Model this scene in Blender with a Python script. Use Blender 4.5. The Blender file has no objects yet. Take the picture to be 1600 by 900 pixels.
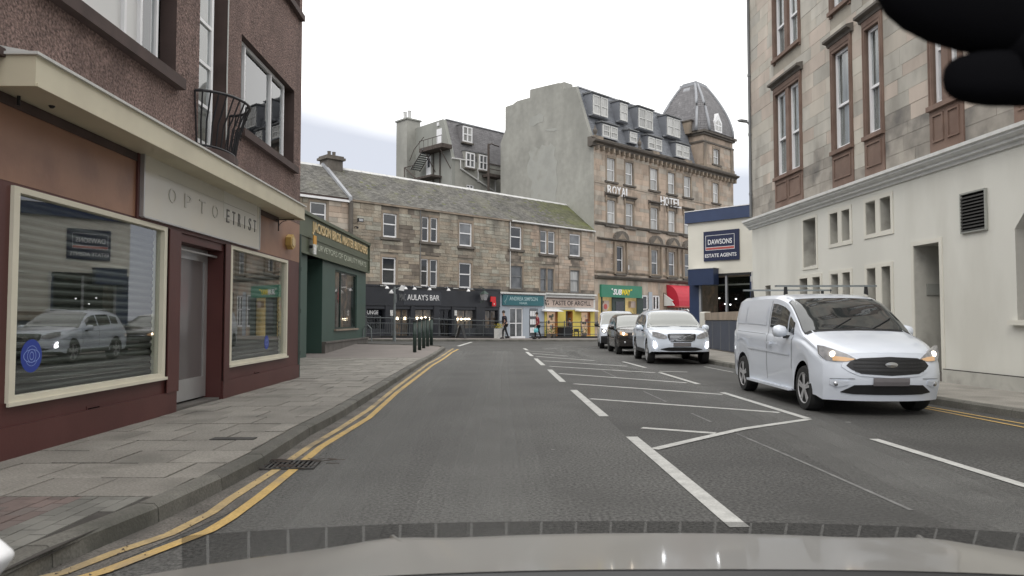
import bpy, math, random
from mathutils import Vector
R = random.Random(11)
SC = bpy.context.scene
COL = SC.collection
rad = math.radians
# ------------------------------------------------------------------ camera
CAMZ, FPX, PITCH = 1.35, 1150.0, math.atan(50.0/1150.0)
cam_d = bpy.data.cameras.new('camera'); cam = bpy.data.objects.new('camera', cam_d); COL.objects.link(cam)
cam.location = (0, 0, CAMZ); cam.rotation_euler = (math.pi/2 + PITCH, 0, 0)
cam_d.sensor_width = 36; cam_d.lens = 36*FPX/1600.0; cam_d.clip_start = 0.02; cam_d.clip_end = 3000
cam_d.dof.use_dof = True; cam_d.dof.focus_distance = 18; cam_d.dof.aperture_fstop = 9
SC.camera = cam
# ------------------------------------------------------------------ light, sky, exposure
SC.view_settings.view_transform = 'Standard'; SC.view_settings.look = 'None'
SC.view_settings.exposure = 0.72; SC.view_settings.gamma = 1
SUN_EL, SUN_AZ = rad(48), rad(-150)      # overcast: broad weak sun, high, behind the camera's left shoulder
sd = bpy.data.lights.new('sun', 'SUN'); sun = bpy.data.objects.new('sun', sd); COL.objects.link(sun)
sd.energy = 0.55; sd.angle = rad(25); sd.color = (1, 0.96, 0.9)
sun.rotation_euler = (math.pi/2 - SUN_EL, 0, math.pi - SUN_AZ)
W = bpy.data.worlds.new('World'); SC.world = W; W.use_nodes = True
wn, wl = W.node_tree.nodes, W.node_tree.links
wn.clear()
sky = wn.new('ShaderNodeTexSky'); sky.sky_type = 'NISHITA'; sky.sun_disc = False
sky.sun_elevation = SUN_EL; sky.sun_rotation = SUN_AZ
b1 = wn.new('ShaderNodeBackground'); b1.inputs[1].default_value = 0.1; wl.new(sky.outputs[0], b1.inputs[0])
tc = wn.new('ShaderNodeTexCoord'); sp = wn.new('ShaderNodeSeparateXYZ'); wl.new(tc.outputs['Generated'], sp.inputs[0])
nz = wn.new('ShaderNodeTexNoise'); nz.inputs['Scale'].default_value = 2.2; nz.inputs['Detail'].default_value = 5
mp = wn.new('ShaderNodeMapping'); mp.inputs['Scale'].default_value = (1, 1, 3.5)
wl.new(tc.outputs['Generated'], mp.inputs[0]); wl.new(mp.outputs[0], nz.inputs['Vector'])
def wmath(op, a, b=None, clamp=False):
    n = wn.new('ShaderNodeMath'); n.operation = op; n.use_clamp = clamp
    for i, v in enumerate((a, b)):
        if v is None: continue
        if isinstance(v, (int, float)): n.inputs[i].default_value = v
        else: wl.new(v, n.inputs[i])
    return n.outputs[0]
# elevation of the slate-blue cloud bank: about 15 deg to the left of the street, lower to the right
bank = wmath('ADD', 0.240, wmath('MULTIPLY', sp.outputs['X'], -0.11))
h = wmath('ADD', wmath('SUBTRACT', sp.outputs['Z'], bank), wmath('MULTIPLY', wmath('SUBTRACT', nz.outputs[0], 0.5), 0.05))
fac = wmath('ADD', wmath('MULTIPLY', h, 22), 0.5, True)
mix = wn.new('ShaderNodeMix'); mix.data_type = 'RGBA'; wl.new(wmath('POWER', fac, 1.1), mix.inputs['Factor'])
mix.inputs['A'].default_value = (0.405, 0.42, 0.465, 1); mix.inputs['B'].default_value = (1.0, 0.99, 0.97, 1)
b2 = wn.new('ShaderNodeBackground'); b2.inputs[1].default_value = 1.12; wl.new(mix.outputs['Result'], b2.inputs[0])
ms = wn.new('ShaderNodeMixShader'); ms.inputs[0].default_value = 0.93
wl.new(b1.outputs[0], ms.inputs[1]); wl.new(b2.outputs[0], ms.inputs[2])
wo = wn.new('ShaderNodeOutputWorld'); wl.new(ms.outputs[0], wo.inputs[0])

# ------------------------------------------------------------------ terrain and sight helpers
def smooth(t):
    t = max(0.0, min(1.0, t)); return t*t*(3-2*t)
def g(x, y):                              # the road rises a little to the far left
    return 0.27*smooth((y-24)/10)*smooth((3-x)/11)
def ray(px, py):
    a, b = (px-800)/FPX, (450-py)/FPX
    return (a, math.cos(PITCH)-b*math.sin(PITCH), math.sin(PITCH)+b*math.cos(PITCH))
def gnd(px, py, h=0.0):                   # point of the road surface (+h) seen at a pixel of the survey photo
    d = ray(px, py); z = h
    for _ in range(12):
        t = (z-CAMZ)/d[2]; x, y = d[0]*t, d[1]*t; z = h+g(x, y)
    return (x, y)
class Fac:                                # a vertical facade line: local x along it, local y inwards, z up
    def __init__(s, ox, oy, ux, uy):
        l = math.hypot(ux, uy); s.o = (ox, oy); s.u = (ux/l, uy/l); s.n = (-uy/l, ux/l)
        s.rot = math.atan2(uy, ux)
    def P(s, px, py, off=0.0):            # (along, z) at depth off inwards
        d = ray(px, py); ox = s.o[0]+s.n[0]*off; oy = s.o[1]+s.n[1]*off
        t = (ox*s.n[0]+oy*s.n[1])/(d[0]*s.n[0]+d[1]*s.n[1])
        x, y = d[0]*t, d[1]*t
        return ((x-ox)*s.u[0]+(y-oy)*s.u[1], CAMZ+d[2]*t)
    def S(s, px, off=0.0): return s.P(px, 500, off)[0]
    def rect(s, x0, y0, x1, y1, off=0.0): # mean rect seen between two pixel corners (top left, bottom right)
        a, b = s.P(x0, y0, off), s.P(x1, y1, off)
        return (a[0], b[0], b[1], a[1])   # s0 s1 z0 z1
    def W(s, a, y=0.0): return (s.o[0]+s.u[0]*a+s.n[0]*y, s.o[1]+s.u[1]*a+s.n[1]*y)

# ------------------------------------------------------------------ materials
MATS = {}
def mat(name, col, rough=0.7, vary=0.15, scale=3.0, bump=0.0, bscale=40.0, rnd=0.0, rnd2=None, metal=0.0,
        stain=None, stain_s=1.0, stain_a=0.5, emit=None, es=0.0, coat=0.0, stretch=(1,1,1), spec=0.5, dist=0.01, alpha=None, speck=0.0, sscale=60, spots=None):
    m = bpy.data.materials.new(name); m.use_nodes = True; MATS[name] = m
    N, L = m.node_tree.nodes, m.node_tree.links
    p = N['Principled BSDF']; p.inputs['Roughness'].default_value = rough; p.inputs['Metallic'].default_value = metal
    p.inputs['Specular IOR Level'].default_value = spec
    p.inputs['Coat Weight'].default_value = coat; p.inputs['Coat Roughness'].default_value = 0.05
    c = (col[0], col[1], col[2], 1); out = None
    geo = N.new('ShaderNodeNewGeometry')
    def mixn(fac, a, b, blend='MIX'):
        x = N.new('ShaderNodeMix'); x.data_type = 'RGBA'; x.blend_type = blend
        for i, v in (('Factor', fac), ('A', a), ('B', b)):
            if isinstance(v, (int, float, tuple)): x.inputs[i].default_value = v
            else: L.new(v, x.inputs[i])
        return x.outputs['Result']
    def noise(s, det=4, st=None):
        n = N.new('ShaderNodeTexNoise'); n.inputs['Scale'].default_value = s; n.inputs['Detail'].default_value = det
        if st:
            q = N.new('ShaderNodeMapping'); q.inputs['Scale'].default_value = st
            L.new(geo.outputs['Position'], q.inputs[0]); L.new(q.outputs[0], n.inputs['Vector'])
        else: L.new(geo.outputs['Position'], n.inputs['Vector'])
        return n.outputs['Fac']
    def rng(v, a, b, c0, d0):
        r = N.new('ShaderNodeMapRange'); L.new(v, r.inputs[0])
        for i, q in enumerate((a, b, c0, d0)): r.inputs[i+1].default_value = q
        return r.outputs[0]
    cur = c
    if rnd > 0 or rnd2:
        oi = N.new('ShaderNodeObjectInfo'); ad = N.new('ShaderNodeMath'); ad.operation = 'ADD'
        L.new(oi.outputs['Random'], ad.inputs[0]); L.new(geo.outputs['Random Per Island'], ad.inputs[1])
        fr = N.new('ShaderNodeMath'); fr.operation = 'FRACT'; L.new(ad.outputs[0], fr.inputs[0])
        if rnd2: cur = mixn(rng(fr.outputs[0], 0.35, 1, 0, 1), cur, (*rnd2, 1))
        m2 = N.new('ShaderNodeMath'); m2.operation = 'MULTIPLY'; L.new(fr.outputs[0], m2.inputs[0]); m2.inputs[1].default_value = 7.31
        f2 = N.new('ShaderNodeMath'); f2.operation = 'FRACT'; L.new(m2.outputs[0], f2.inputs[0])
        hv = N.new('ShaderNodeHueSaturation'); L.new(rng(f2.outputs[0], 0, 1, 1-rnd, 1+rnd), hv.inputs['Value'])
        if isinstance(cur, tuple): hv.inputs['Color'].default_value = cur
        else: L.new(cur, hv.inputs['Color'])
        cur = hv.outputs[0]
    if vary > 0:
        hv = N.new('ShaderNodeHueSaturation'); L.new(rng(noise(scale, 6, stretch), 0.3, 0.7, 1-vary, 1+vary), hv.inputs['Value'])
        if isinstance(cur, tuple): hv.inputs['Color'].default_value = cur
        else: L.new(cur, hv.inputs['Color'])
        cur = hv.outputs[0]
    if speck > 0:
        hv = N.new('ShaderNodeHueSaturation'); L.new(rng(noise(sscale, 2), 0.32, 0.68, 1-speck, 1+speck), hv.inputs['Value'])
        if isinstance(cur, tuple): hv.inputs['Color'].default_value = cur
        else: L.new(cur, hv.inputs['Color'])
        cur = hv.outputs[0]
    if spots:
        vo = N.new('ShaderNodeTexVoronoi'); vo.inputs['Scale'].default_value = spots[1]; L.new(geo.outputs['Position'], vo.inputs['Vector'])
        sc_ = N.new('ShaderNodeSeparateColor'); L.new(vo.outputs['Color'], sc_.inputs[0])
        lt = N.new('ShaderNodeMath'); lt.operation = 'LESS_THAN'; L.new(vo.outputs['Distance'], lt.inputs[0])
        mm = N.new('ShaderNodeMath'); mm.operation = 'MULTIPLY'; L.new(sc_.outputs[0], mm.inputs[0]); mm.inputs[1].default_value = spots[2]
        pw = N.new('ShaderNodeMath'); pw.operation = 'POWER'; L.new(mm.outputs[0], pw.inputs[0]); pw.inputs[1].default_value = 3.0; L.new(pw.outputs[0], lt.inputs[1])
        cur = mixn(lt.outputs[0], cur, (*spots[0], 1))
    if stain:
        cur = mixn(rng(noise(stain_s, 7, stretch), 0.5, 0.68, 0, stain_a), cur, (*stain, 1))
    if isinstance(cur, tuple): p.inputs['Base Color'].default_value = cur
    else: L.new(cur, p.inputs['Base Color'])
    if bump > 0:
        bn = N.new('ShaderNodeBump'); bn.inputs['Strength'].default_value = bump; bn.inputs['Distance'].default_value = dist
        L.new(noise(bscale, 3), bn.inputs['Height']); L.new(bn.outputs[0], p.inputs['Normal'])
    if emit:
        p.inputs['Emission Color'].default_value = (*emit, 1); p.inputs['Emission Strength'].default_value = es
    if alpha is not None: p.inputs['Alpha'].default_value = alpha
    return m
def glassmat(name, tint, ior=1.5, refl=1.0, rough=0.0):
    m = bpy.data.materials.new(name); m.use_nodes = True; MATS[name] = m
    N, L = m.node_tree.nodes, m.node_tree.links; N.clear()
    t = N.new('ShaderNodeBsdfTransparent'); t.inputs[0].default_value = (*tint, 1)
    gl = N.new('ShaderNodeBsdfGlossy'); gl.inputs['Roughness'].default_value = rough; gl.inputs[0].default_value = (refl, refl, refl, 1)
    fr = N.new('ShaderNodeFresnel'); fr.inputs[0].default_value = ior
    x = N.new('ShaderNodeMixShader'); o = N.new('ShaderNodeOutputMaterial')
    ge = N.new('ShaderNodeNewGeometry'); sb = N.new('ShaderNodeMath'); sb.operation = 'SUBTRACT'; sb.inputs[0].default_value = 1; L.new(ge.outputs['Backfacing'], sb.inputs[1])
    mu = N.new('ShaderNodeMath'); mu.operation = 'MULTIPLY'; L.new(fr.outputs[0], mu.inputs[0]); L.new(sb.outputs[0], mu.inputs[1])
    L.new(mu.outputs[0], x.inputs[0]); L.new(t.outputs[0], x.inputs[1]); L.new(gl.outputs[0], x.inputs[2]); L.new(x.outputs[0], o.inputs[0])
    return m
mat('asphalt', (0.082,0.081,0.077), 0.75, 0.14, 0.7, 0.9, 70, stain=(0.058,0.057,0.054), stain_s=0.5, stain_a=0.75, spec=0.4, speck=0.6, sscale=38, spots=((0.2,0.2,0.195), 2.0, 0.42))
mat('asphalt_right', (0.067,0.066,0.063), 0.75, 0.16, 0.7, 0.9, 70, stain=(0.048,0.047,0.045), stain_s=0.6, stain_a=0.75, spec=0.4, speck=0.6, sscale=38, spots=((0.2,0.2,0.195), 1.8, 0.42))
mat('asphalt_worn', (0.12,0.11,0.098), 0.85, 0.3, 1.8, 0.5, 80, stain=(0.06,0.055,0.05), stain_s=2.2, stain_a=0.8, speck=0.4)
mat('patch_asphalt', (0.052,0.051,0.05), 0.85, 0.2, 2, 0.5, 90)
mat('slab', (0.245,0.23,0.205), 0.85, 0.12, 2.0, 0.4, 70, rnd=0.11, stain=(0.12,0.115,0.10), stain_s=1.3, stain_a=0.55, speck=0.22, sscale=50, spots=((0.12,0.115,0.105), 3.0, 0.3))
mat('slab_tar', (0.20,0.178,0.165), 0.9, 0.1, 1.0, 0.3, 60)
mat('block_red', (0.18,0.138,0.125), 0.85, 0.15, 4, 0.3, 80, rnd=0.15, rnd2=(0.15,0.13,0.12))
mat('block_grey', (0.175,0.172,0.155), 0.85, 0.15, 4, 0.3, 80, rnd=0.14)
mat('joint', (0.055,0.05,0.045), 0.95, 0.2, 6)
mat('kerb', (0.125,0.12,0.105), 0.85, 0.2, 2.5, 0.4, 50, rnd=0.12, stain=(0.06,0.06,0.05), stain_s=1.8, stain_a=0.7, speck=0.2)
mat('line_white', (0.46,0.46,0.44), 0.8, 0.12, 7, 0.3, 80, stain=(0.27,0.27,0.26), stain_s=6.5, stain_a=0.45, speck=0.12)
mat('line_faint', (0.17,0.17,0.165), 0.8, 0.2, 7, stain=(0.09,0.09,0.09), stain_s=5, stain_a=0.9)
mat('line_yellow', (0.50,0.34,0.12), 0.8, 0.12, 5, 0.3, 80, stain=(0.28,0.22,0.14), stain_s=2.5, stain_a=0.75, speck=0.15)
mat('line_yellow_worn', (0.42,0.31,0.15), 0.8, 0.15, 5, 0.3, 80, stain=(0.17,0.145,0.11), stain_s=1.6, stain_a=0.95, speck=0.15)
mat('iron', (0.05,0.048,0.045), 0.6, 0.2, 8, 0.4, 60, metal=0.3)
mat('harling', (0.215,0.148,0.13), 0.95, 0.2, 3, 1.0, 38, stain=(0.12,0.08,0.072), stain_s=0.6, stain_a=0.7, dist=0.04, speck=0.55, sscale=34, stretch=(1,1,0.5))
mat('maroon', (0.088,0.027,0.024), 0.5, 0.12, 1.6, 0.1, 30, stain=(0.115,0.04,0.035), stain_s=0.9, stain_a=0.6)
mat('salmon', (0.31,0.165,0.105), 0.42, 0.15, 1.2, 0.15, 18, stain=(0.22,0.11,0.075), stain_s=1.6, stain_a=0.8)
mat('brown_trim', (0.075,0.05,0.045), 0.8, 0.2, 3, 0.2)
mat('cream_paint', (0.62,0.57,0.43), 0.5, 0.06, 1.5, stain=(0.5,0.45,0.34), stain_s=1.2, stain_a=0.5)
mat('cream_frame', (0.70,0.66,0.54), 0.5, 0.05, 2)
mat('sign_panel', (0.66,0.64,0.57), 0.2, 0.04, 0.8, stain=(0.66,0.6,0.48), stain_s=0.8, stain_a=0.5)
mat('sign_panel_new', (0.68,0.67,0.62), 0.35, 0.03, 1)
mat('letter_grey', (0.16,0.155,0.15), 0.6, 0.05)
mat('letter_faint', (0.575,0.555,0.50), 0.22, 0.02)
mat('alu', (0.5,0.5,0.5), 0.35, 0.08, 3, metal=0.6)
mat('white_frame', (0.78,0.78,0.79), 0.4, 0.04, 3)
mat('white_dirty', (0.62,0.62,0.60), 0.6, 0.12, 3, stain=(0.35,0.35,0.33), stain_s=3, stain_a=0.5)
mat('white_board', (0.66,0.66,0.65), 0.45, 0.04, 1)
mat('shutter', (0.095,0.097,0.088), 0.5, 0.15, 3, metal=0.2)
mat('sticker_blue', (0.02,0.05,0.33), 0.5, 0.05)
mat('sticker_line', (0.3,0.4,0.75), 0.5, 0.0)
mat('frosted', (0.15,0.135,0.135), 0.15, 0.05, 1)
mat('black', (0.012,0.012,0.013), 0.5, 0.1, 5)
mat('black_rail', (0.02,0.02,0.024), 0.45, 0.1, 5)
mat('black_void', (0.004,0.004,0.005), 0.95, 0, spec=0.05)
mat('green_shop', (0.045,0.085,0.07), 0.45, 0.06, 1.5)
mat('green_dark', (0.022,0.04,0.034), 0.5, 0.06, 1.5)
mat('green_sign', (0.085,0.10,0.065), 0.5, 0.08, 2)
mat('gold', (0.60,0.46,0.25), 0.5, 0.08)
mat('sign_text_pale', (0.40,0.42,0.34), 0.5, 0.1)
mat('plinth_stone', (0.12,0.11,0.10), 0.85, 0.2, 3, 0.3, 40)
mat('sandstone', (0.42,0.33,0.26), 0.9, 0.16, 2.0, 0.5, 14, rnd=0.16, rnd2=(0.38,0.345,0.295), stain=(0.15,0.13,0.11), stain_s=0.9, stain_a=0.75, stretch=(1,1,0.5), dist=0.03)
mat('sandstone_soot', (0.20,0.17,0.14), 0.95, 0.25, 2.0, 0.8, 9, rnd=0.25, stain=(0.09,0.08,0.07), stain_s=1.2, stain_a=0.8)
mat('sandstone_rough', (0.325,0.275,0.215), 0.95, 0.22, 2.0, 0.8, 9, rnd=0.18, rnd2=(0.335,0.325,0.275), stain=(0.115,0.10,0.087), stain_s=0.6, stain_a=0.6, stretch=(1,1,0.35), dist=0.05)
mat('mortar', (0.20,0.18,0.15), 0.95, 0.2, 3, stain=(0.07,0.062,0.055), stain_s=0.8, stain_a=0.6)
mat('stone_dark', (0.125,0.11,0.095), 0.9, 0.25, 3, 0.5, 14, stain=(0.06,0.055,0.05), stain_s=1.5, stain_a=0.7)
mat('stone_trim', (0.27,0.22,0.17), 0.9, 0.2, 2, 0.4, 14, stain=(0.10,0.09,0.08), stain_s=1.2, stain_a=0.8, stretch=(1,1,0.4))
mat('pale_ashlar', (0.49,0.455,0.39), 0.85, 0.1, 1.6, 0.4, 12, rnd=0.08, rnd2=(0.50,0.425,0.36), stain=(0.29,0.265,0.225), stain_s=1.0, stain_a=0.7, stretch=(1,1,0.4))
mat('ashlar_sooty', (0.30,0.275,0.24), 0.9, 0.2, 2.5, 0.5, 12, rnd=0.13, stain=(0.10,0.095,0.09), stain_s=1.2, stain_a=0.85)
mat('ashlar_pink', (0.48,0.41,0.35), 0.88, 0.12, 1.6, 0.4, 12, rnd=0.1, stain=(0.30,0.26,0.22), stain_s=1.0, stain_a=0.8, stretch=(1,1,0.4))
mat('ashlar_grey', (0.44,0.415,0.365), 0.88, 0.14, 1.6, 0.4, 12, rnd=0.1, stain=(0.24,0.225,0.195), stain_s=1.2, stain_a=0.8, stretch=(1,1,0.4))
mat('worn_overlay', (0.24,0.24,0.23), 0.85, 0.2, 2, alpha=0.13)
mat('ashlar_joint', (0.33,0.30,0.25), 0.95, 0.1, 2)
mat('red_sandstone', (0.185,0.125,0.098), 0.85, 0.15, 2.5, 0.4, 15, rnd=0.1, stain=(0.13,0.075,0.055), stain_s=1.2, stain_a=0.6)
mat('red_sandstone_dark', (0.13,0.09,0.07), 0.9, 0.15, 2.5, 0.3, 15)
mat('stucco', (0.63,0.62,0.565), 0.85, 0.05, 0.7, 0.12, 25, stain=(0.50,0.485,0.43), stain_s=0.9, stain_a=0.5, stretch=(1,1,0.35))
mat('stucco_trim', (0.64,0.62,0.55), 0.8, 0.05, 1)
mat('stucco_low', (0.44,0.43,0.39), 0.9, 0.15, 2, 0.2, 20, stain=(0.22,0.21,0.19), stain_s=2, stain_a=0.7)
mat('cement', (0.305,0.303,0.275), 0.92, 0.14, 0.9, 0.3, 5, stain=(0.21,0.21,0.19), stain_s=0.4, stain_a=0.6, speck=0.06, sscale=2.5, stretch=(1,1,0.35))
mat('cement_light', (0.345,0.347,0.32), 0.92, 0.12, 0.9, 0.3, 5, stain=(0.27,0.268,0.24), stain_s=0.9, stain_a=0.8)
mat('cement2', (0.29,0.295,0.27), 0.92, 0.1, 0.6, 0.2, 8, stain=(0.20,0.205,0.19), stain_s=0.5, stain_a=0.6, stretch=(1,1,0.4))
mat('slate', (0.13,0.125,0.113), 0.75, 0.2, 1.2, 0.3, 25, rnd=0.28, stain=(0.175,0.17,0.13), stain_s=0.8, stain_a=0.6)
mat('slate_moss', (0.125,0.127,0.08), 0.85, 0.2, 1.2, 0.4, 25, rnd=0.2, stain=(0.16,0.175,0.07), stain_s=0.9, stain_a=0.8)
mat('slate_blue', (0.17,0.18,0.20), 0.6, 0.12, 1.0, 0.15, 25, rnd=0.12)
mat('slate_purple', (0.155,0.15,0.155), 0.65, 0.12, 1.0, 0.15, 25, rnd=0.14)
mat('lead', (0.30,0.31,0.33), 0.5, 0.1, 2)
mat('lead_dark', (0.16,0.165,0.17), 0.6, 0.1, 2)
mat('pane_dark', (0.03,0.032,0.036), 0.06, 0.3, 0.9, spec=0.8)
mat('pane_curtain', (0.33,0.33,0.32), 0.12, 0.25, 2.5, rnd=0.3, spec=0.8, stretch=(3,3,0.4))
mat('pane_mid', (0.11,0.115,0.12), 0.08, 0.4, 1.5, rnd=0.4, spec=0.8)
glassmat('shop_glass', (0.93,0.96,0.95), 2.25)
glassmat('upper_glass', (0.88,0.9,0.9), 1.8)
glassmat('thin_glass', (0.93,0.94,0.94), 1.5)
mat('navy', (0.02,0.035,0.085), 0.45, 0.06, 2)
mat('board_blue', (0.045,0.055,0.08), 0.55, 0.12, 2)
mat('navy_roof', (0.035,0.055,0.12), 0.5, 0.08, 2)
mat('navy_sign', (0.012,0.018,0.055), 0.4, 0.04, 2)
mat('sign_red', (0.42,0.08,0.07), 0.5, 0.05)
mat('letter_white', (0.75,0.75,0.76), 0.5, 0.02)
mat('bar_black', (0.018,0.020,0.026), 0.45, 0.15, 2)
mat('bar_board', (0.03,0.033,0.042), 0.5, 0.15, 2)
mat('teal', (0.02,0.115,0.135), 0.45, 0.05)
mat('teal_letter', (0.35,0.48,0.50), 0.5, 0)
mat('blue_grey', (0.36,0.40,0.45), 0.6, 0.06, 2, stain=(0.30,0.34,0.39), stain_s=2)
mat('taste_sign', (0.45,0.36,0.31), 0.6, 0.12, 3)
mat('yellow_paint', (0.62,0.50,0.10), 0.55, 0.06, 2)
mat('orange_trim', (0.45,0.2,0.05), 0.55, 0.06)
mat('shop_warm', (0.55,0.40,0.28), 0.7, 0.5, 3.5, emit=(1.0,0.66,0.38), es=0.22, stain=(0.25,0.08,0.05), stain_s=3.5, stain_a=0.6)
mat('shop_dim', (0.07,0.06,0.055), 0.5, 0.6, 3.0, stain=(0.30,0.20,0.13), stain_s=2.2, stain_a=0.9, emit=(1,0.8,0.6), es=0.02)
mat('subway_green', (0.03,0.19,0.115), 0.45, 0.05)
mat('subway_yellow', (0.75,0.60,0.03), 0.5, 0)
mat('subway_wall', (0.55,0.42,0.17), 0.6, 0.2, 3, emit=(1,0.75,0.35), es=0.15)
mat('leaf', (0.07,0.13,0.03), 0.7, 0.3, 8, rnd=0.3)
mat('flower_yellow', (0.5,0.42,0.05), 0.7, 0.3, 20)
mat('awning_red', (0.45,0.015,0.035), 0.6, 0.06)
mat('sign_bright_red', (0.6,0.015,0.02), 0.5, 0.05)
mat('bulb', (1,0.9,0.7), 0.5, 0, emit=(1,0.86,0.6), es=6)
mat('bulb_cool', (1,1,1), 0.5, 0, emit=(1,1,1), es=3)
mat('rail_grey', (0.09,0.10,0.105), 0.5, 0.12, 5, metal=0.3)
mat('galv', (0.22,0.24,0.245), 0.5, 0.12, 5, metal=0.4)
mat('rust', (0.075,0.06,0.052), 0.9, 0.3, 6)
mat('pvc_pipe', (0.55,0.55,0.54), 0.6, 0.1, 3)
mat('pipe_green', (0.05,0.075,0.065), 0.6, 0.2, 4)
mat('alarm', (0.50,0.33,0.10), 0.5, 0.1)
mat('car_white', (0.66,0.72,0.81), 0.28, 0.02, 0.5, coat=1.0)
mat('van_white', (0.70,0.745,0.82), 0.3, 0.02, 0.5, coat=0.8)
mat('car_black', (0.022,0.018,0.017), 0.25, 0.05, 0.5, coat=1.0)
mat('trim_black', (0.014,0.014,0.015), 0.6, 0.1, 4)
mat('grille_black', (0.016,0.016,0.018), 0.4, 0.1, 4)
mat('chrome', (0.6,0.61,0.63), 0.15, 0.0, metal=1.0)
mat('tyre', (0.018,0.018,0.018), 0.85, 0.1, 8)
mat('rim', (0.5,0.5,0.51), 0.4, 0.05, 5, metal=0.3)
mat('brake_dark', (0.03,0.03,0.03), 0.6, 0.1)
mat('lamp_glass', (0.32,0.32,0.33), 0.08, 0.3, 14, coat=1)
mat('lamp_amber', (0.42,0.30,0.19), 0.1, 0.1, emit=(1,0.55,0.25), es=0.22)
mat('lamp_on', (1,0.95,0.85), 0.1, 0, emit=(1,0.88,0.7), es=5)
mat('lamp_drl', (1,1,1), 0.1, 0, emit=(1,1,1), es=7)
mat('plate', (0.16,0.15,0.155), 0.5, 0.1, 6)
mat('car_glass', (0.03,0.035,0.036), 0.03, 0.3, 1.2, spec=0.9, coat=1.0)
mat('car_glass_pale', (0.17,0.18,0.165), 0.12, 0.10, 1.2, spec=0.9, coat=1.0)
mat('bonnet', (0.38,0.37,0.35), 0.32, 0.04, 1.5, metal=0.65, coat=0.3)
mat('skin', (0.42,0.26,0.19), 0.6, 0.05)
mat('hair_dark', (0.03,0.022,0.018), 0.7, 0.2, 30)
mat('cloth_navy', (0.018,0.018,0.03), 0.85, 0.2, 12)
mat('cloth_dark', (0.012,0.012,0.015), 0.85, 0.2, 12)
mat('cloth_red', (0.20,0.012,0.03), 0.8, 0.2, 12)
mat('bag_aqua', (0.12,0.42,0.47), 0.5, 0.08)
mat('poster', (0.6,0.6,0.58), 0.6, 0.35, 14)
mat('poster_orange', (0.6,0.3,0.05), 0.6, 0.1)
mat('wood_dark', (0.06,0.04,0.028), 0.6, 0.2, 5)

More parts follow.
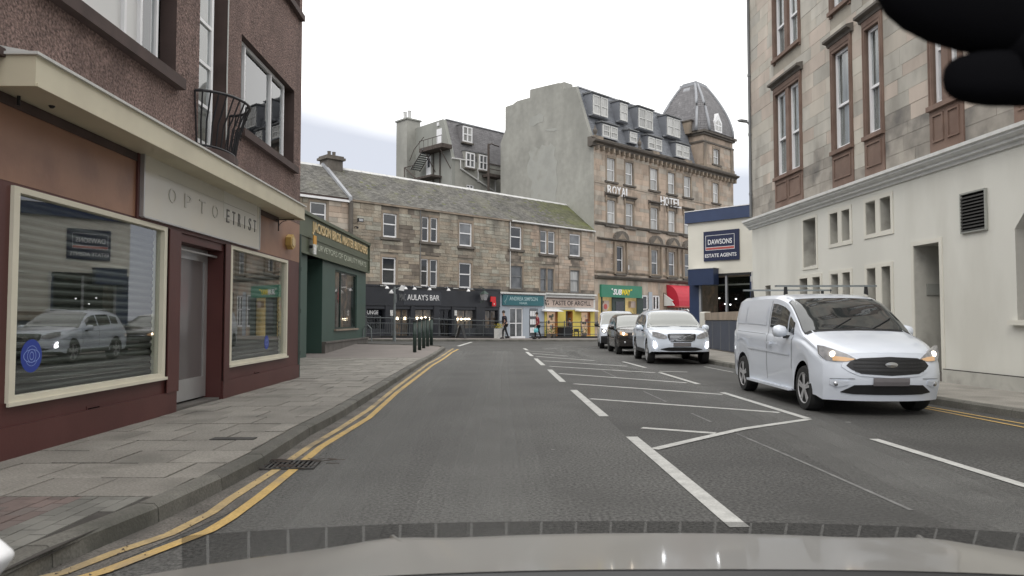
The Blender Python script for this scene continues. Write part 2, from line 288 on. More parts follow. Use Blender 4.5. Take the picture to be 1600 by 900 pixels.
# ------------------------------------------------------------------ objects
def link(o): COL.objects.link(o); return o
def tag(o, label=None, cat=None, group=None, kind=None):
    if label: o['label'] = label
    if cat: o['category'] = cat
    if group: o['group'] = group
    if kind: o['kind'] = kind
    return o
def thing(name, label, cat, loc=(0,0,0), rz=0.0, group=None):
    o = bpy.data.objects.new(name, None); link(o); o.empty_display_size = 0.3
    o.location = loc; o.rotation_euler = (0, 0, rz)
    return tag(o, label, cat, group)
def copy_tree(o, parent=None):
    c = o.copy(); link(c)
    if parent: c.parent = parent
    for ch in list(o.children): copy_tree(ch, c)
    return c
class MB:
    def __init__(s): s.v = []; s.f = []; s.m = []; s.mi = 0
    def add(s, vs, fs):
        b = len(s.v); s.v += [tuple(v) for v in vs]; s.f += [tuple(b+i for i in f) for f in fs]; s.m += [s.mi]*len(fs); return s
    def box(s, x0, x1, y0, y1, z0, z1):
        return s.add([(x0,y0,z0),(x1,y0,z0),(x1,y1,z0),(x0,y1,z0),(x0,y0,z1),(x1,y0,z1),(x1,y1,z1),(x0,y1,z1)],
              [(0,3,2,1),(4,5,6,7),(0,1,5,4),(1,2,6,5),(2,3,7,6),(3,0,4,7)])
    def cbox(s, x0, x1, y0, y1, z0, z1, c=0.01):   # box chamfered on its front (-y) edges
        v = [(x0,y1,z0),(x1,y1,z0),(x1,y1,z1),(x0,y1,z1),(x0,y0+c,z0),(x1,y0+c,z0),(x1,y0+c,z1),(x0,y0+c,z1),
             (x0+c,y0,z0+c),(x1-c,y0,z0+c),(x1-c,y0,z1-c),(x0+c,y0,z1-c)]
        return s.add(v, [(1,0,3,2),(0,1,5,4),(1,2,6,5),(2,3,7,6),(3,0,4,7),(4,5,9,8),(5,6,10,9),(6,7,11,10),(7,4,8,11),(8,9,10,11)])
    def prism(s, poly, a0, a1, axis='x'):           # polygon in the other two axes, extruded from a0 to a1
        n = len(poly)
        def P(a, p): return (a, p[0], p[1]) if axis == 'x' else ((p[0], a, p[1]) if axis == 'y' else (p[0], p[1], a))
        vs = [P(a0, p) for p in poly]+[P(a1, p) for p in poly]
        fs = [tuple(range(n-1, -1, -1)), tuple(range(n, 2*n))]+[(i, (i+1) % n, n+(i+1) % n, n+i) for i in range(n)]
        return s.add(vs, fs)
    def tube(s, pts, r, seg=8, cap=True):
        rings = []; n = len(pts); pts = [Vector(p) for p in pts]; rr = r if isinstance(r, (list, tuple)) else [r]*n
        for i, p in enumerate(pts):
            d = (pts[min(i+1, n-1)]-pts[max(i-1, 0)]).normalized()
            a = d.cross(Vector((0,0,1)) if abs(d.z) < 0.9 else Vector((1,0,0))).normalized(); b = d.cross(a)
            rings.append([p+(a*math.cos(2*math.pi*k/seg)+b*math.sin(2*math.pi*k/seg))*rr[i] for k in range(seg)])
        return s.loft(rings, True, cap)
    def loft(s, rings, closed=True, cap=True):
        k = len(rings[0]); vs = [v for r_ in rings for v in r_]; fs = []
        for i in range(len(rings)-1):
            for j in range(k if closed else k-1):
                a, b = i*k+j, i*k+(j+1) % k; fs.append((a, b, b+k, a+k))
        if cap: fs.append(tuple(range(k-1, -1, -1))); fs.append(tuple((len(rings)-1)*k+j for j in range(k)))
        return s.add(vs, fs)
    def lathe(s, prof, c=(0,0,0), seg=16, axis='z'):
        rings = []
        for r_, z in prof:
            ring = []
            for k in range(seg):
                a = 2*math.pi*k/seg; x, y = r_*math.cos(a), r_*math.sin(a)
                ring.append((c[0]+x, c[1]+y, c[2]+z) if axis == 'z' else ((c[0]+z, c[1]+x, c[2]+y) if axis == 'x' else (c[0]+x, c[1]+z, c[2]+y)))
            rings.append(ring)
        return s.loft(rings, True, True)
    def sphere(s, c, r, seg=10, sc=(1,1,1)):
        pr = [(math.sin(math.pi*i/(seg//2+1))*r or 1e-4, -math.cos(math.pi*i/(seg//2+1))*r) for i in range(seg//2+2)]
        b = len(s.v); s.lathe([(max(p[0], 1e-4), p[1]) for p in pr], (0,0,0), seg)
        for i in range(b, len(s.v)): v = s.v[i]; s.v[i] = (c[0]+v[0]*sc[0], c[1]+v[1]*sc[1], c[2]+v[2]*sc[2])
        return s
    def build(s, name, m, parent=None, smooth_=False, kind=None, label=None, recalc=False):
        me = bpy.data.meshes.new(name); me.from_pydata(s.v, [], s.f)
        for q in (m if isinstance(m, (list, tuple)) else [m]): me.materials.append(MATS[q])
        if isinstance(m, (list, tuple)): me.polygons.foreach_set('material_index', s.m)
        if smooth_: me.polygons.foreach_set('use_smooth', [True]*len(me.polygons))
        if recalc:
            import bmesh
            bm = bmesh.new(); bm.from_mesh(me); bmesh.ops.recalc_face_normals(bm, faces=bm.faces); bm.to_mesh(me); bm.free()
        me.update()
        o = bpy.data.objects.new(name, me); link(o)
        if parent: o.parent = parent
        if kind: o['kind'] = kind
        if label: o['label'] = label
        return o
_unit = {}
def piece(parent, name, m, x0, x1, y0, y1, z0, z1, c=0.06):   # shared chamfered unit block, scaled
    if m not in _unit:
        b = MB(); b.box(0, 1, 0, 1, 0, 1); me = bpy.data.meshes.new('unit_block'); me.from_pydata(b.v, [], b.f); me.materials.append(MATS[m]); _unit[m] = me
    o = bpy.data.objects.new(name, _unit[m]); link(o); o.parent = parent
    o.location = (x0, y0, z0); o.scale = (x1-x0, y1-y0, z1-z0)
    return o
def boxpart(parent, name, m, *a, **k):
    b = MB(); b.box(*a); return b.build(name, m, parent, **k)
def in_holes(a0, a1, z0, z1, holes):
    out = [(a0, a1)]
    for (h0, h1, k0, k1) in holes:
        if k1 <= z0+1e-3 or k0 >= z1-1e-3: continue
        nx = []
        for (p, q) in out:
            if h1 <= p or h0 >= q: nx.append((p, q)); continue
            if h0 > p: nx.append((p, h0))
            if h1 < q: nx.append((h1, q))
        out = nx
    return out
def wall(parent, name, m, s0, s1, z0, z1, holes=(), y=0.0, reveal=0.2, depth=None, revmat=None, top=True):
    b = MB(); mats = [m, revmat or m]
    xs = sorted(set([s0, s1]+[min(max(v, s0), s1) for h_ in holes for v in h_[:2]]))
    zs = sorted(set([z0, z1]+[min(max(v, z0), z1) for h_ in holes for v in h_[2:4]]))
    for i in range(len(xs)-1):
        for j in range(len(zs)-1):
            cx, cz = (xs[i]+xs[i+1])/2, (zs[j]+zs[j+1])/2
            if any(h_[0] < cx < h_[1] and h_[2] < cz < h_[3] for h_ in holes): continue
            b.add([(xs[i],y,zs[j]),(xs[i+1],y,zs[j]),(xs[i+1],y,zs[j+1]),(xs[i],y,zs[j+1])], [(0,1,2,3)])
    b.mi = 1
    for h_ in holes:
        a0, a1, k0, k1 = h_[:4]; r_ = h_[4] if len(h_) > 4 else reveal
        a0, a1, k0, k1 = max(a0, s0), min(a1, s1), max(k0, z0), min(k1, z1)
        q = [(a0,k0),(a1,k0),(a1,k1),(a0,k1)]
        for i in range(4):
            p, n = q[i], q[(i+1) % 4]
            b.add([(p[0],y,p[1]),(n[0],y,n[1]),(n[0],y+r_,n[1]),(p[0],y+r_,p[1])], [(0,3,2,1)])
    b.mi = 0
    if depth:
        for (p, n) in (((s0,y),(s0,depth)),((s0,depth),(s1,depth)),((s1,depth),(s1,y))):
            b.add([(p[0],p[1],z0),(n[0],n[1],z0),(n[0],n[1],z1),(p[0],p[1],z1)], [(3,2,1,0)])
        if top: b.add([(s0,y,z1),(s1,y,z1),(s1,depth,z1),(s0,depth,z1)], [(0,1,2,3)])
    return b.build(name, mats, parent)
def masonry(parent, m, s0, s1, z0, z1, holes, ch, lmin, lmax, proud=0.03, limit=300, seed=1, joint=0.012, name='stone_block', y=0.0, m2=None, m2f=None, inset=0.0):
    rr = random.Random(seed); z = z0; bl = []
    while z < z1-0.04:
        hgt = ch*rr.choice((0.8, 1.0, 1.0, 1.2)) if isinstance(ch, float) else ch[0]
        if z+hgt > z1-0.08: hgt = z1-z
        for (p, q) in in_holes(s0, s1, z, z+hgt, holes):
            x = p
            while x < q-0.02:
                l = rr.uniform(lmin, lmax)
                if x+l > q-lmin*0.5: l = q-x
                bl.append((x+joint/2, x+l-joint/2, z+joint/2, z+hgt-joint/2, y-proud*rr.uniform(0.6, 1.3))); x += l
        z += hgt
    bl.sort(key=lambda t: -(t[1]-t[0])*(t[3]-t[2]))
    rest = {}
    for i, (a, b_, c, d, yy) in enumerate(bl):
        if b_-a < 0.02: continue
        mm = m; r2 = m2f((a+b_)/2, (c+d)/2) if m2 else None
        if r2: mm = r2 if isinstance(r2, str) else m2
        if i < limit: piece(parent, name, mm, a, b_, yy, y+0.02, c, d)
        else: rest.setdefault(mm, MB()).box(a, b_, yy, y+0.02, c, d)
    for mm, b in rest.items(): b.build('small_stones', mm, parent, kind='stuff')
def sash(parent, r_, y, frame='white_frame', pane='pane_dark', fw=0.06, rail=0.5, mull=0, name='window', ft=0.07):
    s0, s1, z0, z1 = r_; b = MB()
    b.box(s0, s0+fw, y, y+ft, z0, z1).box(s1-fw, s1, y, y+ft, z0, z1).box(s0+fw, s1-fw, y, y+ft, z0, z0+fw*1.2).box(s0+fw, s1-fw, y, y+ft, z1-fw, z1)
    cols = [s0+fw]
    for k in range(mull):
        c = s0+(s1-s0)*(k+1)/(mull+1); b.box(c-fw*0.55, c+fw*0.55, y+0.002, y+ft, z0+fw, z1-fw); cols += [c-fw*0.55, c+fw*0.55]
    cols.append(s1-fw); zr = z0+(z1-z0)*rail if rail else None
    w = b.build(name, frame, parent)
    for k in range(0, len(cols), 2):
        a, c = cols[k], cols[k+1]
        if zr:
            bb = MB(); bb.box(a, c, y+0.004, y+ft, zr-fw*0.4, zr+fw*0.4); bb.build('meeting_rail', frame, w)
            for (lo, hi, yy) in ((z0+fw*1.2, zr-fw*0.4, y+ft*0.75), (zr+fw*0.4, z1-fw, y+ft*0.45)):
                bb = MB(); bb.box(a, c, yy, yy+0.012, lo, hi); bb.build('pane', pane, w)
        else:
            bb = MB(); bb.box(a, c, y+ft*0.5, y+ft*0.5+0.012, z0+fw*1.2, z1-fw); bb.build('pane', pane, w)
    return w
def text(parent, name, s, m, s0, s1, z0, z1, y, ext=0.02, off=0.0, label=None, shear=0.0, top=None):
    cu = bpy.data.curves.new(name, 'FONT'); cu.body = s; cu.extrude = 0.5; cu.offset = off; cu.resolution_u = 3; cu.shear = shear
    o = bpy.data.objects.new(name, cu); me = bpy.data.meshes.new_from_object(o)
    bpy.data.objects.remove(o)
    xs = [v.co.x for v in me.vertices]; ys = [v.co.y for v in me.vertices]
    x0, x1, y0, y1 = min(xs), max(xs), min(ys), max(ys)
    for v in me.vertices:
        t = (v.co.x-x0)/(x1-x0); f = (v.co.y-y0)/(y1-y0); dz = v.co.z
        v.co = (s0+(s1-s0)*t, y-(ext if dz > 0 else -0.002), z0+(z1-z0)*f)
    me.materials.clear(); me.materials.append(MATS[m]); me.update()
    o = bpy.data.objects.new(name, me); link(o)
    if parent: o.parent = parent
    if label: o['label'] = label
    return o
def slates(parent, m, s0, s1, y0, z0, y1, z1, rows, w, name='slates', seed=3, m2=None, cut=None, t=0.02):
    """Courses of overlapping slates on the slope from (y0,z0) at the eave to (y1,z1) at the top; one mesh."""
    rr = random.Random(seed); b = MB(); L = math.hypot(y1-y0, z1-z0); ey, ez = (y1-y0)/L, (z1-z0)/L; ny, nz_ = -ez, ey
    h = L/rows
    for i in range(rows):
        x = s0-(w/2 if i % 2 else 0)
        a, c = i*h, min(L, (i+1.18)*h)
        while x < s1:
            ww = w*rr.uniform(0.8, 1.2); xa, xb = max(x, s0), min(x+ww-0.008, s1); x += ww
            if xb-xa < 0.02: continue
            xm = (xa+xb)/2
            if cut and not cut(xm, a/L): continue
            b.mi = 1 if (m2 and m2[1](xm, a/L, rr)) else 0
            lo = t*rr.uniform(1.0, 1.5); j = rr.uniform(-0.01, 0.01)
            P = lambda d, n, xx: (xx, y0+ey*d+ny*n, z0+ez*d+nz_*n)
            b.add([P(a+j,lo,xa),P(a+j,lo,xb),P(c,0.004,xb),P(c,0.004,xa),P(a+j,0,xa),P(a+j,0,xb)], [(0,1,2,3),(4,5,1,0),(4,0,3),(5,2,1)])
    return b.build(name, [m, m2[0]] if m2 else m, parent, kind='stuff')
# ================================================================== facade lines of the place
_a, _b = gnd(0, 720, 0.12), gnd(465, 590, 0.12)
L_ = Fac(_a[0], _a[1], _b[0]-_a[0], _b[1]-_a[1])            # left corner shop, along = away from the camera
L0 = (L_.o[0]-L_.u[0]*_a[1], L_.o[1]-L_.u[1]*_a[1])
FL = Fac(L0[0], L0[1], L_.u[0], L_.u[1])                     # origin near y = 0
FR = Fac(8.0, 24.4, 0.061, -1.0)                             # right building, origin at its far corner, along = towards camera
FT = Fac(6.05, 54.0, 0.722, 0.692)                           # terrace (s<0) and hotel (s>0)
FD = Fac(8.4, 34.9, 0.692, -0.722)     # estate agent's corner
FB = Fac(-6.9, 33.9-17.6, 0.01, 1.0)                         # butcher
# ------------------------------------------------------------------ road
def zonal(a):
    out = []
    for (p, q, st) in a:
        v = p
        while v < q-1e-6: out.append(v); v += st
    out.append(a[-1][1]); return out
XS = zonal([(-900,-60,120),(-60,-20,8),(-20,30,1.0),(30,70,8),(70,900,120)])
YS = zonal([(-600,-20,100),(-20,15,5),(15,70,1.0),(70,110,8),(110,1400,160)])
b = MB(); nx = len(XS)
b.v = [(x, y, g(x, y)) for y in YS for x in XS]
b.f = [(j*nx+i, j*nx+i+1, (j+1)*nx+i+1, (j+1)*nx+i) for j in range(len(YS)-1) for i in range(nx-1)]; b.m = [0]*len(b.f)
road = b.build('road', 'asphalt', kind='structure')
def ribbon(pts, w, z, name, m, parent=None, n=None, sub=1.0, kind=None):
    """flat painted strip of width w along world points, hugging the road surface"""
    P = []
    for i in range(len(pts)-1):
        a, c = Vector(pts[i]), Vector(pts[i+1]); k = max(1, int((c-a).length/sub))
        for j in range(k): P.append(a+(c-a)*j/k)
    P.append(Vector(pts[-1])); b = MB(); vs = []
    for i, p in enumerate(P):
        d = (P[min(i+1, len(P)-1)]-P[max(i-1, 0)]).normalized(); nrm = Vector((-d.y, d.x))
        for sgn in (-1, 1):
            q = p+nrm*w*0.5*sgn; vs.append((q.x, q.y, g(q.x, q.y)+z))
    fs = [(2*i, 2*i+2, 2*i+3, 2*i+1) for i in range(len(P)-1)]
    fs = [tuple(reversed(f)) for f in fs] if False else fs
    b.add(vs, fs); o = b.build(name, m, parent, kind=kind)
    return o
def pxl(*p): return [gnd(*q) for q in p]
for p in ([(987,683),(1156,825)], [(896,609.7),(944,651)], [(858.6,577.8),(879.6,597)], [(837,560.4),(848.7,571)], [(823,550),(831.4,556.6)], [(819,544.5),(824,547.5)]):
    ribbon(pxl(*p), 0.135, 0.006, 'white_road_line', 'line_white', road)
for p in ([(1003,669),(1118,677.5)], [(922,623.5),(1218,645)], [(896.5,600),(1129,616.7)], [(873.5,584),(1073,598.4)], [(858.6,572.5),(1024,582.7)],
          [(849,564),(980,572.5)], [(837.4,557),(929,563.6)], [(832,552.3),(886,556.6)], [(825.7,548.7),(865,551)], [(849,545.5),(871,545)],
          [(1030,580.4),(1074,581.6)], [(1000,551),(960,545)]):
    ribbon(pxl(*p), 0.12, 0.006, 'white_hatch_line', 'line_white', road)
for p in ([(973.4,565.5),(1009,575)], [(1030.7,582.5),(1092,601)], [(1129,614),(1262,655)], [(1022,703),(1090,687),(1161,671),(1264,656)], [(1365,687),(1600,760),(1760,810)]):
    ribbon(pxl(*p), 0.11, 0.010, 'white_edge_line', 'line_white', road)
for p in ([(1151,678),(1260,725),(1424,798)], [(941,579),(967,591.6)], [(1006,612),(1041,628)], [(1080,646),(1111,659.6)]):
    ribbon(pxl(*p), 0.035, 0.005, 'worn_line', 'line_faint', road)
ribbon(pxl((716,541),(737,534.5)), 0.16, 0.006, 'white_road_line', 'line_white', road)
# worn gutter strip and yellow lines
ribbon(pxl((30,905),(286,803),(411,736),(528,661),(600,614),(660,572),(700,546)), 0.62, 0.003, 'gutter', 'asphalt_worn', road)
yo = [(60,925),(162,895),(270,853),(327,831),(360,811),(405,778),(456,737),(502,699),(576,654),(620,614),(676,571),(706,551),(716,546)]
yi = [(-20,925),(99,897),(180,865),(264,837),(330,803),(360,781),(429,737),(486,697),(530,671),(576,641),(620,605),(670,568),(708,545)]
ribbon(pxl(*yo), 0.085, 0.009, 'yellow_line', 'line_yellow', road); ribbon(pxl(*yi), 0.08, 0.009, 'yellow_line', 'line_yellow_worn', road)
ribbon(pxl((1440,634.5),(1600,663),(1800,699)), 0.06, 0.008, 'yellow_line', 'line_yellow', road)
ribbon(pxl((1440,637.5),(1600,668.5),(1800,709)), 0.06, 0.008, 'yellow_line', 'line_yellow', road)
ribbon(pxl((1100,573),(1146,582)), 0.05, 0.006, 'worn_line', 'line_white', road)
for wd in (0.25, 0.6, 1.0):
    ribbon(pxl((760,900),(757,760),(768,640),(776,580),(783,548)), wd, 0.0030+wd*0.0004, 'wheel_track', 'worn_overlay', road)
    ribbon(pxl((420,900),(560,720),(640,620),(690,572),(722,548)), wd, 0.0036+wd*0.0004, 'wheel_track', 'worn_overlay', road)
    ribbon(pxl((2300,1060),(1480,765),(1200,640),(1040,590),(950,565),(895,552),(870,545),(880,540)), wd*1.3, 0.0042+wd*0.0004, 'wheel_track', 'worn_overlay', road)
    ribbon(pxl((1000,583),(930,566),(893,554),(905,546),(950,541)), wd, 0.0054+wd*0.0002, 'wheel_track', 'worn_overlay', road)
KL_ = pxl((90,885),(286,801),(411,733),(480,684),(528,658),(600,611),(660,570),(698,545.5))
def kx_(y):
    for (a, c) in zip(KL_, KL_[1:]):
        if a[1] <= y <= c[1]: return a[0]+(c[0]-a[0])*(y-a[1])/(c[1]-a[1])
    return KL_[0][0]
# surface repairs
def patch(pp, m='patch_asphalt', z=0.002, h=0.0):
    b = MB(); q = pxl(*pp); b.add([(x, y, g(x, y)+z+h) for x, y in q], [tuple(range(len(q)))]); return b.build('road_patch', m, road, recalc=False)
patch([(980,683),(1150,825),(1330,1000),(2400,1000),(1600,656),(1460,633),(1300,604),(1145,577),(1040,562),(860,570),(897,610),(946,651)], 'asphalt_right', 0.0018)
b = MB(); r9 = random.Random(77)
for k in range(260):
    y = 3.4+22*r9.random()**1.5; x = kx_(y)+abs(r9.gauss(0, 0.28))+0.02 if k % 3 else r9.uniform(-2.2, 6.0)
    a = r9.random()*6.28; d = r9.uniform(0.004, 0.011); c_, s_n = math.cos(a)*d, math.sin(a)*d
    b.add([(x+c_,y+s_n,0.012),(x-s_n,y+c_,0.014),(x-c_,y-s_n,0.011),(x+s_n,y-c_,0.018)], [(0,1,2,3)])
b.build('litter', 'rust', road, kind='stuff')
# storm drain grate over the yellow lines
gx, gy = gnd(455, 728)
dr = thing('drain_grate', 'rectangular iron drain grate with litter on it, across the yellow lines by the left kerb', 'drain', (gx, gy, 0), rad(4))
b = MB(); b.box(-0.24,0.24,-0.2,-0.17,0.0,0.018).box(-0.24,0.24,0.17,0.2,0.0,0.018).box(-0.24,-0.21,-0.17,0.17,0.0,0.018).box(0.21,0.24,-0.17,0.17,0.0,0.018); b.build('grate_frame', 'iron', dr)
boxpart(dr, 'drain_pit', 'black_void', -0.21,0.21,-0.17,0.17,0.003,0.0115)
for k in range(9):
    x = -0.185+k*0.0463; boxpart(dr, 'grate_bar', 'iron', x-0.011, x+0.011, -0.169, 0.169, 0.012, 0.016+0.001*(k % 2))
b = MB(); rr = random.Random(5)
for k in range(46):
    x, y, a, l = rr.uniform(-0.4,0.34), rr.uniform(-0.24,0.2), rr.uniform(-0.5,0.5), rr.uniform(0.03,0.16)
    b.tube([(x,y,0.022+rr.random()*0.012),(x+l*math.cos(a),y+l*math.sin(a),0.022+rr.random()*0.012)], 0.003, 4)
b.build('twigs', 'rust', dr, kind='stuff')
# ------------------------------------------------------------------ left pavement
KL = pxl((-330,1120),(90,885),(286,801),(411,733),(480,684),(528,658),(600,611),(660,570),(698,545.5))
KL[0] = (-2.62, -6.0)
def kx(y):
    for (a, c) in zip(KL, KL[1:]):
        if a[1] <= y <= c[1]: return a[0]+(c[0]-a[0])*(y-a[1])/(c[1]-a[1])
    return KL[-1][0]
KEND = KL[-1][1]
def fx(y): return (FL.o[0]+FL.u[0]*y) if y < 15.8 else -6.9
lp = None
b = MB(); ys = [-6, 0, 1.8, 5.2, 9, 12, 15.79, 15.81, 18, 20, 22, 24.0]
for a, c in zip(ys, ys[1:]): b.box(min(fx(a+.01), fx(c-.01))-0.3, 0, a, c, -0.1, 0.085) if False else b.add(
    [(fx(a+.001)-0.3,a,0.09),(kx(a)-0.1,a,0.09),(kx(c)-0.1,c,0.09),(fx(c-.001)-0.3,c,0.09)], [(0,1,2,3)])
b.add([(-4.9,1.8,0.113),(kx(1.8)-0.1,1.8,0.113),(kx(5.2)-0.1,5.2,0.113),(-4.9,5.2,0.113)], [(0,1,2,3)])
lp = b.build('left_pavement', 'joint', kind='structure')
# tarmac footway beyond the slabs, rounded at the corner
b = MB(); ys = [24+i*0.75 for i in range(int((KEND-0.6-24)/0.75)+1)]+[KEND-0.35, KEND-0.1, KEND]
rows = []
for y in ys:
    r_ = max(0, y-(KEND-1.0)); xe = kx(y)-(1.0-math.sqrt(max(0, 1-r_*r_)) if r_ > 0 else 0)*1.2-0.02
    rows.append([(x, y, g(x, y)+0.12) for x in [-14+(xe+14)*k/12 for k in range(13)]])
vs = [v for r_ in rows for v in r_]; n = 13
b.add(vs, [(j*n+i, j*n+i+1, (j+1)*n+i+1, (j+1)*n+i) for j in range(len(rows)-1) for i in range(n-1)])
last = rows[-1]; b.add(last+[(v[0], v[1]+0.01, v[2]-0.11) for v in last], [(i, i+1, n+i+1, n+i) for i in range(n-1)])
b.build('tarmac_footway', 'slab_tar', lp)
y = 5.2; i = 0
rr = random.Random(3)
while y < 23.9:
    d = 0.6 if y < 10 else 0.62; y1 = min(y+d, 24.0); x0 = fx((y+y1)/2); xe = min(kx(y), kx(y1))-0.165; x = x0-(0.24 if i % 2 else 0)-(0.1 if i % 3 == 0 else 0)
    while x < xe-0.05:
        xa, xb = max(x, x0), min(x+0.5, xe)
        if xe-xb < 0.15: xb = xe
        if xb-xa > 0.04:
            dz = rr.uniform(-0.004, 0.004); piece(lp, 'paving_slab', 'slab', xa+0.008, xb-0.008, y+0.008, y1-0.008, 0.06, 0.12+dz)
        x = xb if xb == xe else x+0.5
    y = y1; i += 1
# small block paving nearest the camera
x = -4.5; c = 0
while x < -2.5:
    y = 2.6+(0.1 if c % 2 else 0)
    while y < 5.15:
        if x < kx(y)-0.262 and x > -0.75*y-0.45 and y > 3.0:
            m = 'block_red' if (x < -3.05 and y > 4.15) or (x < -3.1 and (int(y*5)+c) % 5 == 0) else 'block_grey'
            piece(lp, 'paving_block', m, x+0.003, x+0.104, y+0.003, min(y+0.205, 5.19), 0.06, 0.119+rr.uniform(-0.002, 0.002))
        y += 0.21
    x += 0.108; c += 1
b = MB(); b.box(-4.9, -2.5, -6, 3.0, 0.07, 0.117); b.build('near_paving', 'block_grey', lp)
# kerb stones
def kerb(parent, pts, wk, side, ln=0.915, h=0.125, name='kerb_stone', m='kerb'):
    P = [Vector(p) for p in pts]; acc = []
    tot = 0; seg = []
    for a, c in zip(P, P[1:]): seg.append((tot, a, c)); tot += (c-a).length
    def at(s):
        for (t0, a, c) in seg:
            l = (c-a).length
            if s <= t0+l+1e-6: return a+(c-a)*((s-t0)/l), (c-a).normalized()
        return P[-1], (P[-1]-P[-2]).normalized()
    s = 0; k = 0; rr = random.Random(9)
    while s < tot-0.1:
        e = min(s+ln, tot); (a, da), (c, dc) = at(s+0.005), at(e-0.005)
        na, nc = Vector((-da.y, da.x))*side, Vector((-dc.y, dc.x))*side; dz = rr.uniform(-0.004, 0.004)
        za, zc = g(a.x, a.y), g(c.x, c.y)
        ring = lambda p, n_, z: [(p.x, p.y, z-0.05), (p.x+n_.x*0.012, p.y+n_.y*0.012, z+h-0.025+dz), (p.x+n_.x*0.04, p.y+n_.y*0.04, z+h+dz), (p.x+n_.x*wk, p.y+n_.y*wk, z+h+dz), (p.x+n_.x*wk, p.y+n_.y*wk, z-0.05)]
        b = MB(); b.loft([ring(a, na, za), ring(c, nc, zc)], True, True); b.build(name, m, parent, recalc=True); s = e; k += 1
    return k
kerb(lp, KL+[(KL[-1][0]-0.25, KEND+0.3), (KL[-1][0]-1.2, KEND+0.45), (KL[-1][0]-4.5, KEND+0.5)], 0.155, 1)
# inspection cover and old repair in the slabs
x, y = gnd(372, 686, 0.12)
cv = boxpart(None, 'inspection_cover', 'iron', x-0.27, x+0.17, y-0.07, y+0.08, 0.10, 0.1275); tag(cv, 'dark rectangular cover set in the left paving slabs opposite the shop door', 'cover')
x, y = gnd(300, 684, 0.12)
# ------------------------------------------------------------------ right pavement
KR = [(8.6, -8.0)]+pxl((1600,656),(1460,633),(1300,604),(1145,575.5),(1108,568.5))
KR[0] = (KR[1][0]+(KR[1][1]+8)*0.075, -8)
KR += [(6.08, 26.0), (6.15, 30.0), (6.4, 34.0), (7.2, 37.2), (9.2, 39.8), (16, 46.4), (26, 56)]
IR = [FR.W(32.6), FR.W(14.2), FR.W(11.7), FR.W(7), FR.W(3.6), FR.W(2.3), (8.2,25.5), (8.4, 29), (8.8,33.0), (9.4,34.5), (10.8,36.0), (17.5,42.5), (27.5,52)]
b = MB(); n = len(KR); vs = []
for k in range(n):
    a, c = Vector(KR[k]), Vector(IR[k]); d = (c-a).normalized()
    a = a+d*0.14; c = c+d*0.9; vs += [(a.x, a.y, 0.12), (c.x, c.y, 0.12)]
b.add(vs, [(2*i, 2*i+1, 2*i+3, 2*i+2) for i in range(n-1)])
rp = b.build('right_pavement', 'slab', kind='structure')
kerb(rp, KR, 0.15, -1)
# ------------------------------------------------------------------ far pavement in front of the terrace
KF = [(-30, 22.5), (-15, 28.6)]+[gnd(px, 533.6) for px in range(560, 950, 26)]
e = Vector(KF[-1]); KF += [(e.x+1.6, e.y+1.0), (e.x+20, e.y+1.0+17.6)]
b = MB(); n = len(KF); vs = []
def tfoot(x, y):                          # foot on the terrace line
    s = (x-FT.o[0])*FT.u[0]+(y-FT.o[1])*FT.u[1]; return Vector(FT.W(s))
for k in range(n):
    a = Vector(KF[k]); f = tfoot(a.x, a.y); q = f+(f-a).normalized()*0.4; a2 = a+(f-a).normalized()*0.14
    for t in range(7):
        p = a2+(q-a2)*t/6; vs.append((p.x, p.y, g(p.x, p.y)+0.12))
b.add(vs, [(i*7+j, (i+1)*7+j, (i+1)*7+j+1, i*7+j+1) for i in range(n-1) for j in range(6)])
fp = b.build('far_pavement', 'slab_tar', kind='structure')
kerb(fp, KF, 0.15, 1, ln=1.83)
# ================================================================== left corner shop with canopy
s_end = FL.S(466)                          # far corner
lb = thing('corner_shop_building', 'pebble-dashed building with maroon shopfront and cream canopy filling the left edge', 'building', (FL.o[0], FL.o[1], 0), FL.rot)
P = FL.P
zc0, zc1 = 3.30, 3.56                      # canopy
c0, c1 = 6.05, 14.35                       # canopy start, end along
w1 = FL.rect(28,0,250,0); w1 = (P(12,627)[0]+0.0, P(254,470)[0], 0, 0)
w1 = (FL.S(13), FL.S(254), P(130,607)[1], P(140,326)[1])
w2 = (FL.S(357), FL.S(446), P(400,562)[1], P(400,396)[1])
dr_ = (FL.S(276), FL.S(347), 0.12, P(300,381)[1])
DEP = 0.30
low_holes = [w1, w2, (dr_[0], dr_[1], dr_[2]-0.2, dr_[3], DEP)]
wall(lb, 'shopfront_wall', 'maroon', 1.0, s_end, -0.1, w1[3]+0.05, low_holes, 0, 0.14, None)
# fascia board above the windows, painted salmon brown, leaving the maroon posts
wall(lb, 'fascia_board', 'salmon', 1.0, s_end, w1[3]+0.05, zc0+0.1, [], -0.004, 0.1)
sg = (FL.S(212), FL.S(397), P(305,362)[1], P(305,272)[1])
zz = P(211,338)[1]; zz2 = P(397,387)[1]
sgz0, sgz1 = (zz+zz2)/2, (P(214,236)[1]+P(397,316)[1])/2
print('L: sign', sg[:2], sgz0, sgz1, 'w1', w1, 'w2', w2, 'door', dr_, 'end', s_end)
boxpart(lb, 'sign_backing', 'maroon', sg[0]-0.08, sg[1]+0.06, -0.03, -0.006, sgz0-0.07, zc0+0.1)
sp_ = boxpart(lb, 'sign_board', 'sign_panel', sg[0], sg[1], -0.07, -0.031, sgz0, sgz1)
sm = sg[0]+(sg[1]-sg[0])*0.60
boxpart(lb, 'sign_overlay', 'sign_panel_new', sm, sg[1]-0.16, -0.074, -0.0705, sgz0+0.33, sgz1-0.015)
hh = sgz1-sgz0
